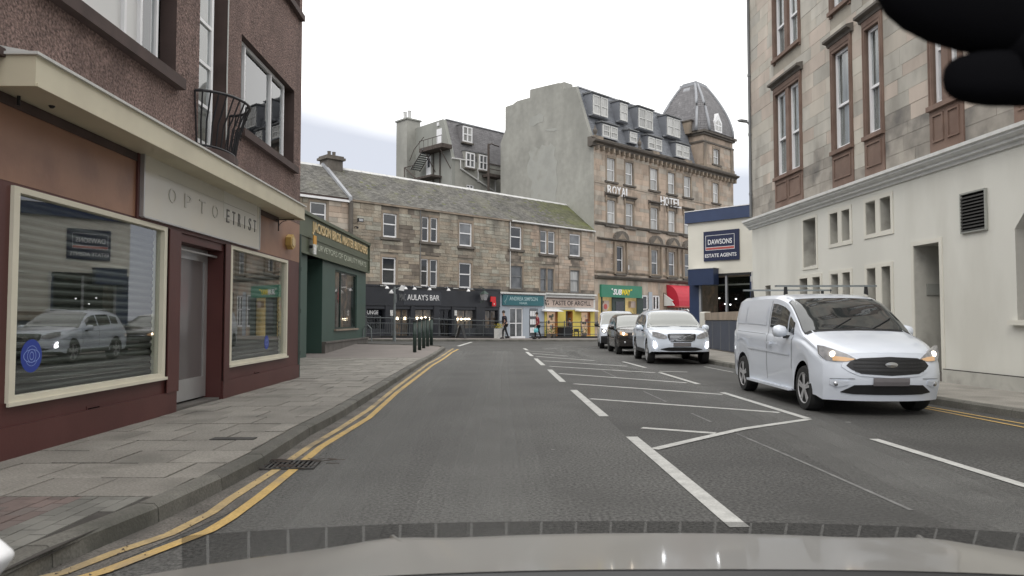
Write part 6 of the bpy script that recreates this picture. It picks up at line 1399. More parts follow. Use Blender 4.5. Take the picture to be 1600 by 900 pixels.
# chimney stack on the gable
cy0, cy1 = kz(650,190,-0.5)[0], kz(629,190,-0.5)[0]; zk = kz(640,192)[1]
b = MB(); b.box(-0.9, 0.5, DK-0.4, DK+1.2, 0, zk); st = b.build('chimney_stack', 'cement', kb); boxpart(st, 'stack_cap', 'cement2', -1.0, 0.6, DK-0.5, DK+1.3, zk, zk+0.12)
for k in range(2): b = MB(); b.lathe([(0.17,0),(0.19,0.1),(0.15,0.15),(0.16,0.75),(0.2,0.8)], (-0.3, DK+0.1+k*0.65, zk+0.12), 10); b.build('chimney_pot', 'pvc_pipe', st)
# doors, stairs and landings on the gable
def kbox(name, m, px0, py0, px1, py1, s0, s1, parent=kb):
    a, c = kz(px0,py0,s0), kz(px1,py1,s0); return boxpart(parent, name, m, s0, s1, min(a[0],c[0]), max(a[0],c[0]), min(a[1],c[1]), max(a[1],c[1]))
du_ = kbox('upper_door', 'white_frame', 690, 200, 682, 228, -0.05, -0.001); kbox('lower_door', 'white_frame', 673, 243, 666, 275, -0.05, -0.001); kbox('door_pane', 'pane_dark', 671.5, 247, 668, 262, -0.06, -0.051)
kbox('wall_light', 'white_frame', 685, 191, 682.5, 197, -0.1, -0.001); kbox('wall_light', 'white_frame', 669, 237, 666, 243, -0.1, -0.001)
fs_ = thing('fire_stairs', 'dark metal fire stairs with landings on the gable of the grey rear block', 'stairs', (FK.o[0], FK.o[1], 0), FK.rot)
LD = 1.1
kbox('landing', 'rust', 690, 229, 655, 232.5, -LD, -0.002, fs_); kbox('lower_landing', 'rust', 674, 275, 644, 279, -LD, -0.002, fs_)
t0, t1 = kz(661,233,-LD), kz(642,264,-LD); n = 11
for k in range(n):
    f = k/(n-1); y, z = t0[0]+(t1[0]-t0[0])*f, t0[1]+(t1[1]-t0[1])*f; boxpart(fs_, 'tread', 'galv', -LD, -0.2, y-0.14, y+0.14, z-0.02, z+0.03)
b = MB()
for x in (-LD-0.03, -0.17): b.tube([(x, t0[0], t0[1]-0.1), (x, t1[0], t1[1]-0.1)], 0.05, 4)
b.tube([(-LD, t0[0]-0.1, t0[1]+1.0), (-LD, (t0[0]+t1[0])/2+0.4, (t0[1]+t1[1])/2+0.9), (-LD, t1[0]+0.2, t1[1]+0.7)], 0.03, 5); b.build('stringers', 'rust', fs_)
b = MB(); e = kz(690,229,-LD); l0 = kz(655,229,-LD); zz = e[1]
b.tube([(-LD, l0[0], zz+0.95), (-LD, e[0], zz+0.95)], 0.03, 5)
for k in range(6): y = e[0]+(l0[0]-e[0])*k/5; b.tube([(-LD, y, zz), (-LD, y, zz+0.95)], 0.02, 4)
b.tube([(-LD, kz(688,229,-LD)[0], zz-0.2), (-0.02, kz(688,229,-LD)[0], zz-1.6)], 0.05, 4).tube([(-LD+0.1, kz(664,229,-LD)[0], zz-0.2), (-0.02, kz(664,229,-LD)[0], zz-1.6)], 0.05, 4); b.build('railing', 'rust', fs_)
b = MB()
for px in (688.5, 678): y = kz(px,240)[0]; b.tube([(-0.08, y, kz(px,236)[1]), (-0.08, y, kz(px,300)[1])], 0.05, 5)
b.build('support_pipes', 'rust', fs_)
b = MB(); t2 = kz(632,262,-LD); t3 = kz(650,279,-LD); b.tube([(-LD, t2[0], t2[1]), (-LD, t3[0], t3[1])], 0.06, 4).tube([(-LD, t2[0], t2[1]), (-LD, t2[0], t2[1]-3)], 0.05, 4).tube([(-LD, t2[0], t2[1]), (-LD, kz(645,262,-LD)[0], t2[1])], 0.04, 4); b.build('lower_flight', 'rust', fs_)
# pipes, lamp post arm, metal balcony
b = MB(); pq = [PK(x, y, -0.1) for x, y in ((706,247),(729,250.5))]; b.tube([(q[0], -0.1, q[1]) for q in pq], 0.06, 6); pq = [PK(x, y, -0.1) for x, y in ((719.5,250),(719.5,263),(773,299.5))]; b.tube([(q[0], -0.1, q[1]) for q in pq], 0.07, 6); pq = [PK(x, y, -0.1) for x, y in ((747,262),(747,284))]; b.tube([(q[0], -0.1, q[1]) for q in pq], 0.06, 6); pq = [PK(x, y, -0.1) for x, y in ((774,272),(774,300))]; b.tube([(q[0], -0.1, q[1]) for q in pq], 0.06, 6); b.build('waste_pipes', 'pvc_pipe', kb)
rp_ = thing('rusty_post', 'tall rusty post with a curved arm in front of the grey rear block', 'post', (*FK.W(FK.S(763,-1.0), -1.0), 0), FK.rot)
zt6 = PK(763,225,-1.0)[1]; b = MB(); b.tube([(0,0,0),(0,0,zt6)], 0.10, 6); b.build('post', 'rust', rp_); b = MB(); b.tube([(0,0,zt6-0.05),(0.5,0.2,zt6+0.15),(1.3,0.6,zt6+0.2),(1.9,0.8,zt6+0.25)], 0.06, 5); b.build('arm', 'rust', rp_)
b = MB(); b.box(0.1,1.7,0,0.9,zt6-2.7,zt6-2.45).box(0.1,1.7,0,0.05,zt6-1.7,zt6-1.62).box(0.1,1.7,0,0.05,zt6-2.1,zt6-2.05); b.build('walkway', 'rust', rp_)
# ================================================================== street furniture
P = FT.P
# railing along the far pavement
def fpz(x, y): return g(x, y)+0.12
posts = [(572,529)]+[(x, 528.2) for x in (594,612,640,664,686,711,733,755,779,803,827,854,882,908,934)]
RP = [gnd(px, py, 0.12) for px, py in posts]
ra = thing('street_railing', 'long grey two-rail guard railing in front of the bar and shops', 'railing', (RP[0][0], RP[0][1], 0))
o0 = Vector(RP[0])
for i, (p, q) in enumerate(zip(RP, RP[1:])):
    a, c = Vector(p)-o0, Vector(q)-o0; za, zc_ = fpz(*p), fpz(*q)
    for hgt, r_ in ((1.08, 0.028), (0.80, 0.022), (0.26, 0.022)):
        b = MB(); b.tube([(a.x, a.y, za+hgt), (c.x, c.y, zc_+hgt)], r_, 5); b.build('rail', 'rail_grey', ra)
    if i < 4 or 5 < i < 9:
        b = MB(); n = max(3, int((c-a).length/0.13))
        for k in range(1, n): m_ = a+(c-a)*k/n; z = za+(zc_-za)*k/n; b.box(m_.x-0.01, m_.x+0.01, m_.y-0.01, m_.y+0.01, z+0.26, z+0.80)
        b.build('balusters', 'rail_grey', ra, kind='stuff')
for p in RP:
    a = Vector(p)-o0; z = fpz(*p); b = MB(); b.tube([(a.x, a.y, z-0.02), (a.x, a.y, z+1.12)], 0.035, 6); b.sphere((a.x, a.y, z+1.13), 0.04, 6); b.build('post', 'rail_grey', ra)
kw_ = thing('railing_plinth', 'low dark plinth wall running under the guard railing', 'wall', (RP[0][0], RP[0][1], 0))
b = MB()
for p, q in zip(RP, RP[1:]):
    a, c = Vector(p)-o0, Vector(q)-o0; d = (c-a).normalized(); n_ = Vector((-d.y, d.x))*0.07; za, zc_ = fpz(*p), fpz(*q); h_ = 0.13
    v = [(a.x-n_.x, a.y-n_.y), (c.x-n_.x, c.y-n_.y), (c.x+n_.x, c.y+n_.y), (a.x+n_.x, a.y+n_.y)]
    b.add([(v[k][0], v[k][1], (za if k in (0, 3) else zc_)-0.05) for k in range(4)]+[(v[k][0], v[k][1], (za if k in (0, 3) else zc_)+h_) for k in range(4)], [(0,3,2,1),(4,5,6,7),(0,1,5,4),(1,2,6,5),(2,3,7,6),(3,0,4,7)])
b.build('plinth', 'black', kw_)
# hoop barrier at the butcher's corner
hp = gnd(571, 534, 0.12); hb_ = thing('hoop_barrier', 'small grey hoop barrier at the far corner of the butcher shop', 'barrier', (hp[0], hp[1], fpz(*hp)))
b = MB(); b.tube([(-0.1,0,0),(-0.1,0,0.55),(-0.02,0,0.72),(0.1,0,0.76),(0.25,0,0.6),(0.28,0,0)], 0.03, 6); b.build('hoop', 'galv', hb_)
# five bollards
bo = [(648,550.5,'nearest'), (655.5,547,'second'), (662,543.8,'third'), (668,541.2,'fourth'), (674,538.8,'farthest')]
proto = None
for (px, py, w_) in bo:
    x, y = gnd(px, py, 0.12)
    if proto is None:
        proto = thing('bollard', '', 'bollard', (x, y, fpz(x, y)), 0, 'black bollards on the left pavement corner')
        b = MB(); b.tube([(0,0,-0.03),(0,0,1.12)], 0.068, 12); b.build('shaft', 'green_dark', proto, True)
        b = MB(); b.tube([(0,0,1.12),(0,0,1.15),(0,0,1.22)], [0.085, 0.085, 0.06], 12); b.build('cap', 'black', proto)
        b = MB(); b.tube([(0,0,0.62),(0,0,0.66)], 0.078, 12); b.build('ring', 'green_dark', proto); o = proto
    else: o = copy_tree(proto); o.location = (x, y, fpz(x, y))
    o['label'] = {'nearest':'nearest of the five dark green bollards on the left pavement','second':'second nearest of the five dark green bollards','third':'middle one of the five dark green bollards','fourth':'fourth of the five dark green bollards, next to the farthest','farthest':'farthest of the five dark green bollards by the kerb corner'}[w_]
# floodlight pole
x, y = gnd(616, 533.5, 0.12); z0 = fpz(x, y); hgt = (FPX*0+ (500-448)/FPX*y+CAMZ)-z0
fp_ = thing('floodlight_pole', 'grey steel pole with two white floodlight heads in front of the bar', 'pole', (x, y, z0))
b = MB(); b.tube([(0,0,0),(0,0,hgt)], 0.05, 8); b.build('pole', 'galv', fp_); b = MB(); b.tube([(0,0,0),(0,0,0.5)], 0.075, 8); b.tube([(0,0,hgt*0.5),(0,0,hgt*0.5+0.12)], 0.065, 8); b.build('base_sleeve', 'galv', fp_)
b = MB(); b.tube([(-0.15,0,hgt-0.15),(0.36,0,hgt-0.02)], 0.025, 6); b.build('arm', 'galv', fp_)
b = MB(); b.prism([(0.2,hgt-0.16),(0.42,hgt-0.2),(0.46,hgt+0.02),(0.32,hgt+0.08)], -0.1, 0.1, 'y'); b.build('lamp_head', 'white_frame', fp_, recalc=True)
b = MB(); b.lathe([(0.03,0.1),(0.1,0.0),(0.11,-0.06),(0.02,-0.06)], (-0.15,0,hgt-0.25), 10); b.build('lamp_head', 'white_frame', fp_)
boxpart(fp_, 'notice', 'galv', 0.03, 0.10, -0.07, -0.05, hgt-0.75, hgt-0.35)
# A-board
x, y = gnd(720, 528.6, 0.12); z0 = fpz(x, y); ab = thing('pavement_board', 'dark A-shaped menu board standing by the railing outside the bar', 'sign', (x, y, z0), rad(-15))
for s in (-1, 1):
    b = MB(); b.prism([(s*0.27, 0), (s*0.27+0.03, 0), (s*0.02+0.03, 0.78), (s*0.02, 0.78)], -0.24, 0.24, 'y'); l_ = b.build('leaf', 'black', ab, recalc=True)
b = MB(); 
for t in ((-0.24,-0.21),(0.21,0.24)): b.prism([(-0.275, 0), (-0.262, 0), (-0.012, 0.79), (-0.025, 0.79)], t[0], t[1], 'y')
b.build('frame', 'white_dirty', ab, recalc=True)
b = MB()
for k in range(5): f = 0.15+k*0.15; xx = -0.27+0.25*f; b.box(xx-0.012, xx-0.004, -0.14, 0.14, 0.78*f, 0.78*f+0.05)
b.build('chalk_writing', 'white_dirty', ab)
# dark cafe table, seated person outside the yellow shop
x, y = gnd(882, 527.5, 0.12); cz = fpz(x, y); tb_ = thing('cafe_table', 'small dark-covered cafe table outside the yellow shop', 'table', (x, y-0.45, cz), FT.rot)
b = MB(); b.box(-0.45,0.45,-0.3,0.3,0.70,0.74); b.build('tabletop', 'black', tb_); b = MB(); b.box(-0.44,0.44,-0.29,0.29,0.05,0.70); b.build('cloth', 'cloth_dark', tb_)
x2, y2 = gnd(904, 527.5, 0.12); ch_ = thing('cafe_chair', 'low dark folding chair outside the right window of the yellow shop', 'chair', (x2, y2+0.1, fpz(x2, y2)), FT.rot)
b = MB(); b.box(-0.25,0.25,-0.2,0.2,0.40,0.44); b.build('seat', 'black', ch_); b = MB(); b.box(-0.25,0.25,0.17,0.2,0.44,0.62); b.build('backrest', 'black', ch_)
for sx in (-1, 1):
    for sy in (-1, 1): b = MB(); b.box(sx*0.22-0.015, sx*0.22+0.015, sy*0.17-0.015, sy*0.17+0.015, 0, 0.40); b.build('leg', 'black', ch_)
# ================================================================== people
def body(name, parent, joints, edges, m, sub=1):
    """one continuous skinned surface: joints (x,y,z,r), edges; root first"""
    me = bpy.data.meshes.new(name); me.from_pydata([j[:3] for j in joints], edges, []); me.materials.append(MATS[m])
    o = bpy.data.objects.new(name, me); link(o); o.parent = parent
    sk = o.modifiers.new('skin', 'SKIN'); sk.use_smooth_shade = True
    for i, j in enumerate(joints):
        v = me.skin_vertices[0].data[i] if me.skin_vertices else None
        if v: v.radius = (j[3], j[4] if len(j) > 4 else j[3]); v.use_root = (i == 0)
    su = o.modifiers.new('sub', 'SUBSURF'); su.levels = sub; su.render_levels = sub
    return o
def skin_mesh(name, parent, joints, edges, m, sub=1):
    me = bpy.data.meshes.new(name); me.from_pydata([j[:3] for j in joints], edges, [])
    o = bpy.data.objects.new(name, me); link(o)
    sk = o.modifiers.new('skin', 'SKIN'); sk.use_smooth_shade = True
    for i, j in enumerate(joints):
        v = me.skin_vertices[0].data[i]; v.radius = (j[3], j[4] if len(j) > 4 else j[3]); v.use_root = (i == 0)
    su = o.modifiers.new('sub', 'SUBSURF'); su.levels = sub; su.render_levels = sub
    bpy.context.view_layer.update(); dg = bpy.context.evaluated_depsgraph_get()
    nm = bpy.data.meshes.new_from_object(o.evaluated_get(dg)); bpy.data.objects.remove(o)
    nm.materials.clear(); nm.materials.append(MATS[m]); nm.polygons.foreach_set('use_smooth', [True]*len(nm.polygons))
    o2 = bpy.data.objects.new(name, nm); link(o2); o2.parent = parent; return o2
def figure(name, label, loc, rz, coat, trous, stride=0.32, lean=0.05, H=1.68, sit=False, bag=None, group=None):
    t = thing(name, label, 'person', loc, rz); k = H/1.68
    S_ = lambda *v: tuple(q*k for q in v)
    st = stride
    # body: pelvis root, spine, neck, head; arms with hands; legs with feet   (x forward, y left, z up)
    if sit: hips = 0.55; kneeL = (0.42,0.11,0.55); kneeR = (0.42,-0.11,0.55); footL = (0.42,0.12,0.08); footR = (0.40,-0.12,0.08)
    else: hips = 0.90; kneeL = (0.16+st*0.25,0.09,0.50); kneeR = (-0.02-st*0.2,-0.09,0.48); footL = (st,0.08,0.08); footR = (-st,-0.08,0.12)
    J = [S_(0,0,hips,0.13,0.15), S_(lean*0.5,0,hips+0.2,0.12,0.14), S_(lean,0,hips+0.42,0.12,0.17), S_(lean+0.01,0,hips+0.52,0.06,0.09), S_(lean+0.03,0,hips+0.58,0.05,0.05), S_(lean+0.05,0,hips+0.66,0.085,0.075), S_(lean+0.055,0,hips+0.74,0.085,0.072),
         S_(lean,0.19,hips+0.46,0.055), S_(lean-0.06,0.24,hips+0.20,0.042), S_(lean+0.10,0.24,hips-0.02,0.032), S_(lean+0.15,0.235,hips-0.09,0.026),
         S_(lean,-0.19,hips+0.46,0.055), S_(lean+0.0,-0.24,hips+0.19,0.042), S_(lean-0.05 if not bag else lean+0.05,-0.245,hips-0.03,0.032), S_(lean-0.04 if not bag else lean+0.07,-0.245,hips-0.11,0.026),
         S_(0.0,0.09,hips-0.08,0.09), S_(*kneeL,0.06), S_(*footL,0.04), S_(footL[0]+0.15,footL[1],footL[2]-0.04,0.032),
         S_(0.0,-0.09,hips-0.08,0.09), S_(*kneeR,0.06), S_(*footR,0.04), S_(footR[0]+0.14,footR[1],footR[2]-0.06,0.032)]
    E = [(0,1),(1,2),(2,3),(3,4),(4,5),(5,6),(2,7),(7,8),(8,9),(9,10),(2,11),(11,12),(12,13),(13,14),(0,15),(15,16),(16,17),(17,18),(0,19),(19,20),(20,21),(21,22)]
    bd = skin_mesh('body', t, J, E, 'skin', 1)
    g_ = 0.012   # clothes follow the body slightly larger
    up = [0,1,2,3,7,8,9,11,12,13]; mp_ = {v: i for i, v in enumerate(up)}
    JJ = [tuple(list(J[v][:3])+[(J[v][3]+g_)*1.0, (J[v][4] if len(J[v]) > 4 else J[v][3])+g_]) for v in up]
    EE = [(mp_[a], mp_[c]) for a, c in E if a in mp_ and c in mp_]; skin_mesh('coat', t, JJ, EE, coat, 1)
    lo = [0,15,16,17,19,20,21]; mp_ = {v: i for i, v in enumerate(lo)}
    JJ = [tuple(list(J[v][:3])+[J[v][3]+g_*0.6, (J[v][4] if len(J[v]) > 4 else J[v][3])+g_*0.6]) for v in lo]; JJ[0] = tuple(list(J[0][:3])+[0.12*k, 0.13*k])
    EE = [(mp_[a], mp_[c]) for a, c in E if a in mp_ and c in mp_]; skin_mesh('trousers', t, JJ, EE, trous, 1)
    for f in (17, 21):
        p, q = J[f], J[f+1]; b = MB(); b.tube([(p[0]-0.07,p[1],p[2]-0.035),(p[0]+0.0,p[1],p[2]-0.01),(q[0],q[1],q[2]),(q[0]+0.05,q[1],q[2]-0.005)], [0.04,0.05,0.042,0.02], 8); b.build('shoe', 'cloth_dark', t, True)
    hd = J[6]; b = MB(); b.sphere((hd[0]-0.02*k, 0, hd[2]+0.015*k), 0.105*k, 12, (1.0, 0.88, 1.0)); b.build('hair', 'hair_dark', t, True)
    b = MB(); b.sphere((hd[0]+0.085*k, 0, hd[2]-0.05*k), 0.016*k, 6); b.build('nose', 'skin', t)
    for s in (9, 13):   # five fingers each, slightly curled
        a, c = Vector(J[s][:3]), Vector(J[s+1][:3]); d = (c-a).normalized(); b = MB()
        for i in range(4): o_ = Vector((0.022-0.015*i, 0, 0)); b.tube([c+o_, c+o_+d*0.045+Vector((0.005,0,0)), c+o_+d*(0.07-0.006*abs(i-1))+Vector((0.018,0,0))], [0.009,0.008,0.006], 5)
        b.tube([a*0.3+c*0.7+Vector((0.02,0,0)), c+Vector((0.045,0,-0.01)), c+Vector((0.05,0,-0.04))], [0.01,0.009,0.007], 5); b.build('fingers', 'skin', t, True)
    return t, J
x, y = gnd(790, 529.3, 0.12); figure('person', 'walking person in dark navy jacket and trousers outside the hair salon', (x, y, fpz(x, y)), rad(205), 'cloth_navy', 'cloth_dark', 0.22, 0.10, 1.70)
x, y = gnd(841, 530, 0.12); t, J = figure('person', 'walking person in dark red coat carrying an aqua bag before the yellow shop', (x, y, fpz(x, y)), rad(188), 'cloth_red', 'cloth_dark', 0.2, 0.06, 1.66, bag=True)
b = MB(); b.loft([[(t.location.x+0, 0, 0)]]) if False else None
hw = Vector(J[10][:3]); M = t.matrix_basis; pw = M @ hw
bag = thing('shopping_bag', 'aqua carrier bag held by the person in the red coat', 'bag', (pw.x+0.02, pw.y, pw.z-0.36), rad(188))
b = MB(); b.loft([[(-0.12,-0.04,0.0),(0.12,-0.04,0.0),(0.12,0.04,0.0),(-0.12,0.04,0.0)],[(-0.14,-0.06,0.12),(0.14,-0.06,0.12),(0.14,0.06,0.12),(-0.14,0.06,0.12)],[(-0.11,-0.02,0.25),(0.11,-0.02,0.25),(0.11,0.02,0.25),(-0.11,0.02,0.25)]]); b.build('bag_body', 'bag_aqua', bag, recalc=True)
b = MB(); b.tube([(-0.08,0,0.24),(-0.05,0,0.32),(0,0,0.36),(0.05,0,0.32),(0.08,0,0.24)], 0.008, 5); b.build('handle', 'bag_aqua', bag)
x, y = gnd(889, 527.3, 0.12); figure('person', 'seated person in dark coat at the cafe table outside the yellow shop', (x+0.1, y-0.6, cz), rad(150), 'cloth_dark', 'cloth_dark', 0.2, 0.08, 1.66, sit=True)
st_ = thing('cafe_stool', 'low dark stool under the seated person outside the yellow shop', 'stool', (x+0.1, y-0.6, cz)); b = MB(); b.lathe([(0.2,0.36),(0.2,0.42),(0.01,0.43)], (0,0,0), 12); b.build('seat', 'black', st_); b = MB(); b.tube([(0,0,0),(0,0,0.37)], 0.03, 6); b.lathe([(0.17,0),(0.17,0.02)], (0,0,0), 10); b.build('pedestal', 'black', st_)
# ================================================================== vehicles
def interp(tab, y):
    """monotone-ish smooth interpolation through (y, value) points"""
    n = len(tab)
    if y <= tab[0][0]: return tab[0][1]
    if y >= tab[-1][0]: return tab[-1][1]
    for i in range(n-1):
        if tab[i][0] <= y <= tab[i+1][0]: break
    x0, x1 = tab[i][0], tab[i+1][0]; v0, v1 = tab[i][1], tab[i+1][1]; h = x1-x0
    def slope(j):
        if j <= 0 or j >= n-1: return (tab[1][1]-tab[0][1])/(tab[1][0]-tab[0][0]) if j <= 0 else (tab[-1][1]-tab[-2][1])/(tab[-1][0]-tab[-2][0])
        a = (tab[j][1]-tab[j-1][1])/(tab[j][0]-tab[j-1][0]); b_ = (tab[j+1][1]-tab[j][1])/(tab[j+1][0]-tab[j][0])
        return 0 if a*b_ <= 0 else 2*a*b_/(a+b_)
    m0, m1 = slope(i)*h, slope(i+1)*h; t = (y-x0)/h
    return (2*t**3-3*t*t+1)*v0+(t**3-2*t*t+t)*m0+(-2*t**3+3*t*t)*v1+(t**3-t*t)*m1
class Car:
    def __init__(s, label, cat, name, loc, rz, D, group):
        s.D = D; s.t = thing(name, label, cat, loc, rz, group); s.L, s.W = D['L'], D['W']
        s.hw = s.W/2; s.r = D['r']; s.sill = D['sill']; s.axles = (D['fo'], D['fo']+D['wb'])
    def zb(s, y):
        D_ = s.D
        z = s.sill+ (D_.get('lip', 0.06) if y < 0.25 else 0)*(1-y/0.25)+(0.10*(y-(s.L-0.3))/0.3 if y > s.L-0.3 else 0)
        for yc in s.axles:
            Rr = s.r+0.07
            if abs(y-yc) < Rr: z = max(z, s.r+math.sqrt(Rr*Rr-(y-yc)**2))
        return z
    def plan(s, y):   # half width along the length
        return s.hw*(1-0.07*max(0, 1-y/0.55)**2-0.06*max(0, 1-(s.L-y)/0.5)**2)
    def pts(s, y):
        D = s.D; T = interp(D['top'], y); B = min(interp(D['belt'], y), T-0.03); zb = min(s.zb(y), B-0.06); w = s.plan(y)
        up = max(0.0, T-B); tw = w-D['tumble']*max(0, up-0.10)-0.045
        zm = max(zb+0.03, zb+(B-zb)*0.45)
        e = min(0.09, up*0.55)
        return [(w-0.02, zb), (w, zm), (w-0.012, B-0.03), (w-0.045, B+0.02 if up > 0.05 else B), (tw+0.0, T-e), (tw-0.09 if up > 0.2 else tw-0.14, T-e*0.28), (tw*0.5, T-0.008), (0.0, T)]
    def S(s, y, v):
        P_ = s.pts(y); n = len(P_); i = min(int(v), n-2); t = v-i
        a, b_, c, d = P_[max(i-1, 0)], P_[i], P_[i+1], P_[min(i+2, n-1)]
        if i in (3,): q = tuple(b_[k]+(c[k]-b_[k])*t for k in (0, 1)); bow = 0.018*math.sin(math.pi*t)*min(1, (c[1]-b_[1])/0.4 if c[1] > b_[1] else 0); q = (q[0]+bow, q[1])
        else:
            q = tuple(0.5*((2*b_[k])+(-a[k]+c[k])*t*0.8+(2*a[k]-5*b_[k]+4*c[k]-d[k])*t*t*0+( 0))+((c[k]-b_[k])*t-( -a[k]+c[k])*0.4*t)*1.0 if False else b_[k]+(c[k]-b_[k])*t for k in (0, 1))
        return q
    def nose(s, x, z, y):
        D = s.D; f = max(0, 1-y/0.9); bk = max(0, 1-(s.L-y)/0.6)
        u = min(1, abs(x)/s.hw)
        return y+f*(D['nose']*(u**2.6)+D['slant']*max(0, z-D['zs'])**1.3+D.get('chin', 0.12)*max(0, D['zs']-0.12-z))-bk*(0.12*u**3+D.get('rslant', 0.1)*max(0, z-0.9))
    def P3(s, y, v, side=1, off=0.0):
        x, z = s.S(y, v)
        if off:
            x2, z2 = s.S(y, min(v+0.05, 6.95)); x1, z1 = s.S(y, max(v-0.05, 0)); dx, dz = x2-x1, z2-z1; l = math.hypot(dx, dz) or 1
            x += dz/l*off; z += -dx/l*off
            ty = (s.S(y+0.05, v)[1]-s.S(y-0.05, v)[1])/0.1
            if v > 4: y -= off*max(0, min(1.5, ty))
        return (side*x, s.nose(x, z, y), z)
    def build_body(s):
        D = s.D; ys = set()
        y = 0.0
        while y < s.L: ys.add(round(y, 4)); y += 0.11
        ys.add(s.L); ys |= {0.03, 0.06}
        for yc in s.axles:
            Rr = s.r+0.07
            for k in range(-12, 13): ys.add(round(yc+Rr*math.sin(k*math.pi/24)*1.0, 4))
            ys.add(yc+Rr+0.004); ys.add(yc-Rr-0.004)
        ys = sorted(v for v in ys if 0 <= v <= s.L)
        vs = [0, 0.35, 0.7, 1, 1.4, 1.8, 2, 2.5, 3, 3.25, 3.5, 3.75, 4, 4.33, 4.66, 5, 5.5, 6, 6.5, 7]
        b = MB(); rings = []
        for y in ys: rings.append([s.P3(y, v, 1) for v in vs]+[s.P3(y, v, -1) for v in reversed(vs[:-1])])
        n = len(rings[0]); allv = [p for r_ in rings for p in r_]; fs = []
        for i in range(len(rings)-1):
            for j in range(n-1): a = i*n+j; fs.append((a, a+n, a+n+1, a+1))
        b.add(allv, fs); k = len(vs)
        for ri in (0, len(rings)-1):    # front and rear closures as strips joining the two sides
            r_ = rings[ri]
            # subdivided strips to follow the plan curvature
            rows = []
            for j in range(k):
                a = r_[j]; c = r_[n-1-j]; yy = ys[ri]; row = []
                for q in range(13):
                    x = a[0]+(c[0]-a[0])*q/12; row.append((x, s.nose(x, a[2], yy), a[2]))
                rows.append(row)
            fl = [p for row in rows for p in row]; ff = []
            for j in range(k-1):
                for q in range(12): e = j*13+q; ff.append((e, e+1, e+14, e+13) if ri == 0 else (e, e+13, e+14, e+1))
            b.add(fl, ff)
        me = b.build('body', D['paint'], s.t, True, recalc=True)
        import bmesh
        bm = bmesh.new(); bm.from_mesh(me.data); bmesh.ops.remove_doubles(bm, verts=bm.verts, dist=0.0015); bmesh.ops.recalc_face_normals(bm, faces=bm.faces)
        bm.to_mesh(me.data); bm.free()
        try: me.data.set_sharp_from_angle(angle=rad(38))
        except Exception: pass
        s.body = me
        b = MB(); h_ = s.hw-0.24; b.box(-h_, h_, 0.35, s.L-0.3, s.sill-0.03, s.sill+0.5)
        b.box(-s.hw+0.06, s.hw-0.06, s.axles[0]+s.r+0.1, s.axles[1]-s.r-0.1, s.sill-0.01, s.sill+0.3); b.box(-s.hw+0.12, s.hw-0.12, 0.3, s.axles[0]-s.r-0.1, s.sill+0.05, s.sill+0.3); b.box(-s.hw+0.1, s.hw-0.1, s.axles[1]+s.r+0.09, s.L-0.3, s.sill+0.02, s.sill+0.3)
        b.build('underbody', 'black_void', s.t)
    def patch(s, name, m, y0, y1, v0, v1, off=0.006, side=1, full=False, parent=None, shape=None, ny=14, nv=6, smooth_=True):
        b = MB(); rows = []
        for i in range(ny+1):
            y = y0+(y1-y0)*i/ny; a, c = v0, v1
            if shape: a, c = shape(y, a, c)
            row = [s.P3(y, a+(c-a)*j/nv, side, off) for j in range(nv+1)]
            if full: row = row+[s.P3(y, a+(c-a)*j/nv, -side, off) for j in range(nv-1, -1, -1)]
            rows.append(row)
        n = len(rows[0]); b.add([p for r_ in rows for p in r_], [(i*n+j, i*n+j+1, (i+1)*n+j+1, (i+1)*n+j) for i in range(ny) for j in range(n-1)])
        return b.build(name, m, parent or s.t, smooth_)
    def pad(s, name, m, prof, off=0.012, depth=0.03, y0=0.0, parent=None, mir=False):
        """panel on the front: list of (x, zlo, zhi); follows the nose"""
        b = MB(); pr_ = [(-x, a, c) for x, a, c in prof] if mir else prof
        # refine in x
        R_ = []
        for p, q in zip(pr_, pr_[1:]):
            n = max(1, int(abs(q[0]-p[0])/0.05))
            for k in range(n): t = k/n; R_.append(tuple(p[i]+(q[i]-p[i])*t for i in range(3)))
        R_.append(pr_[-1]); vs = []
        nz_ = 4
        for (x, z0, z1) in R_:
            for j in range(nz_+1): z = z0+(z1-z0)*j/nz_; vs.append((x, s.nose(x, z, y0)-off, z))
        n = nz_+1; fs = [(i*n+j, i*n+j+1, (i+1)*n+j+1, (i+1)*n+j) for i in range(len(R_)-1) for j in range(nz_)]
        N = len(vs); vs += [(v[0], v[1]+depth, v[2]) for v in vs]
        rim = [i*n for i in range(len(R_))]+[(len(R_)-1)*n+j for j in range(1, n)]+[i*n+nz_ for i in range(len(R_)-2, -1, -1)]+[j for j in range(nz_-1, 0, -1)]
        fs += [(rim[i], rim[(i+1) % len(rim)], rim[(i+1) % len(rim)]+N, rim[i]+N) for i in range(len(rim))]
        b.add(vs, fs); return b.build(name, m, parent or s.t, False, recalc=True)
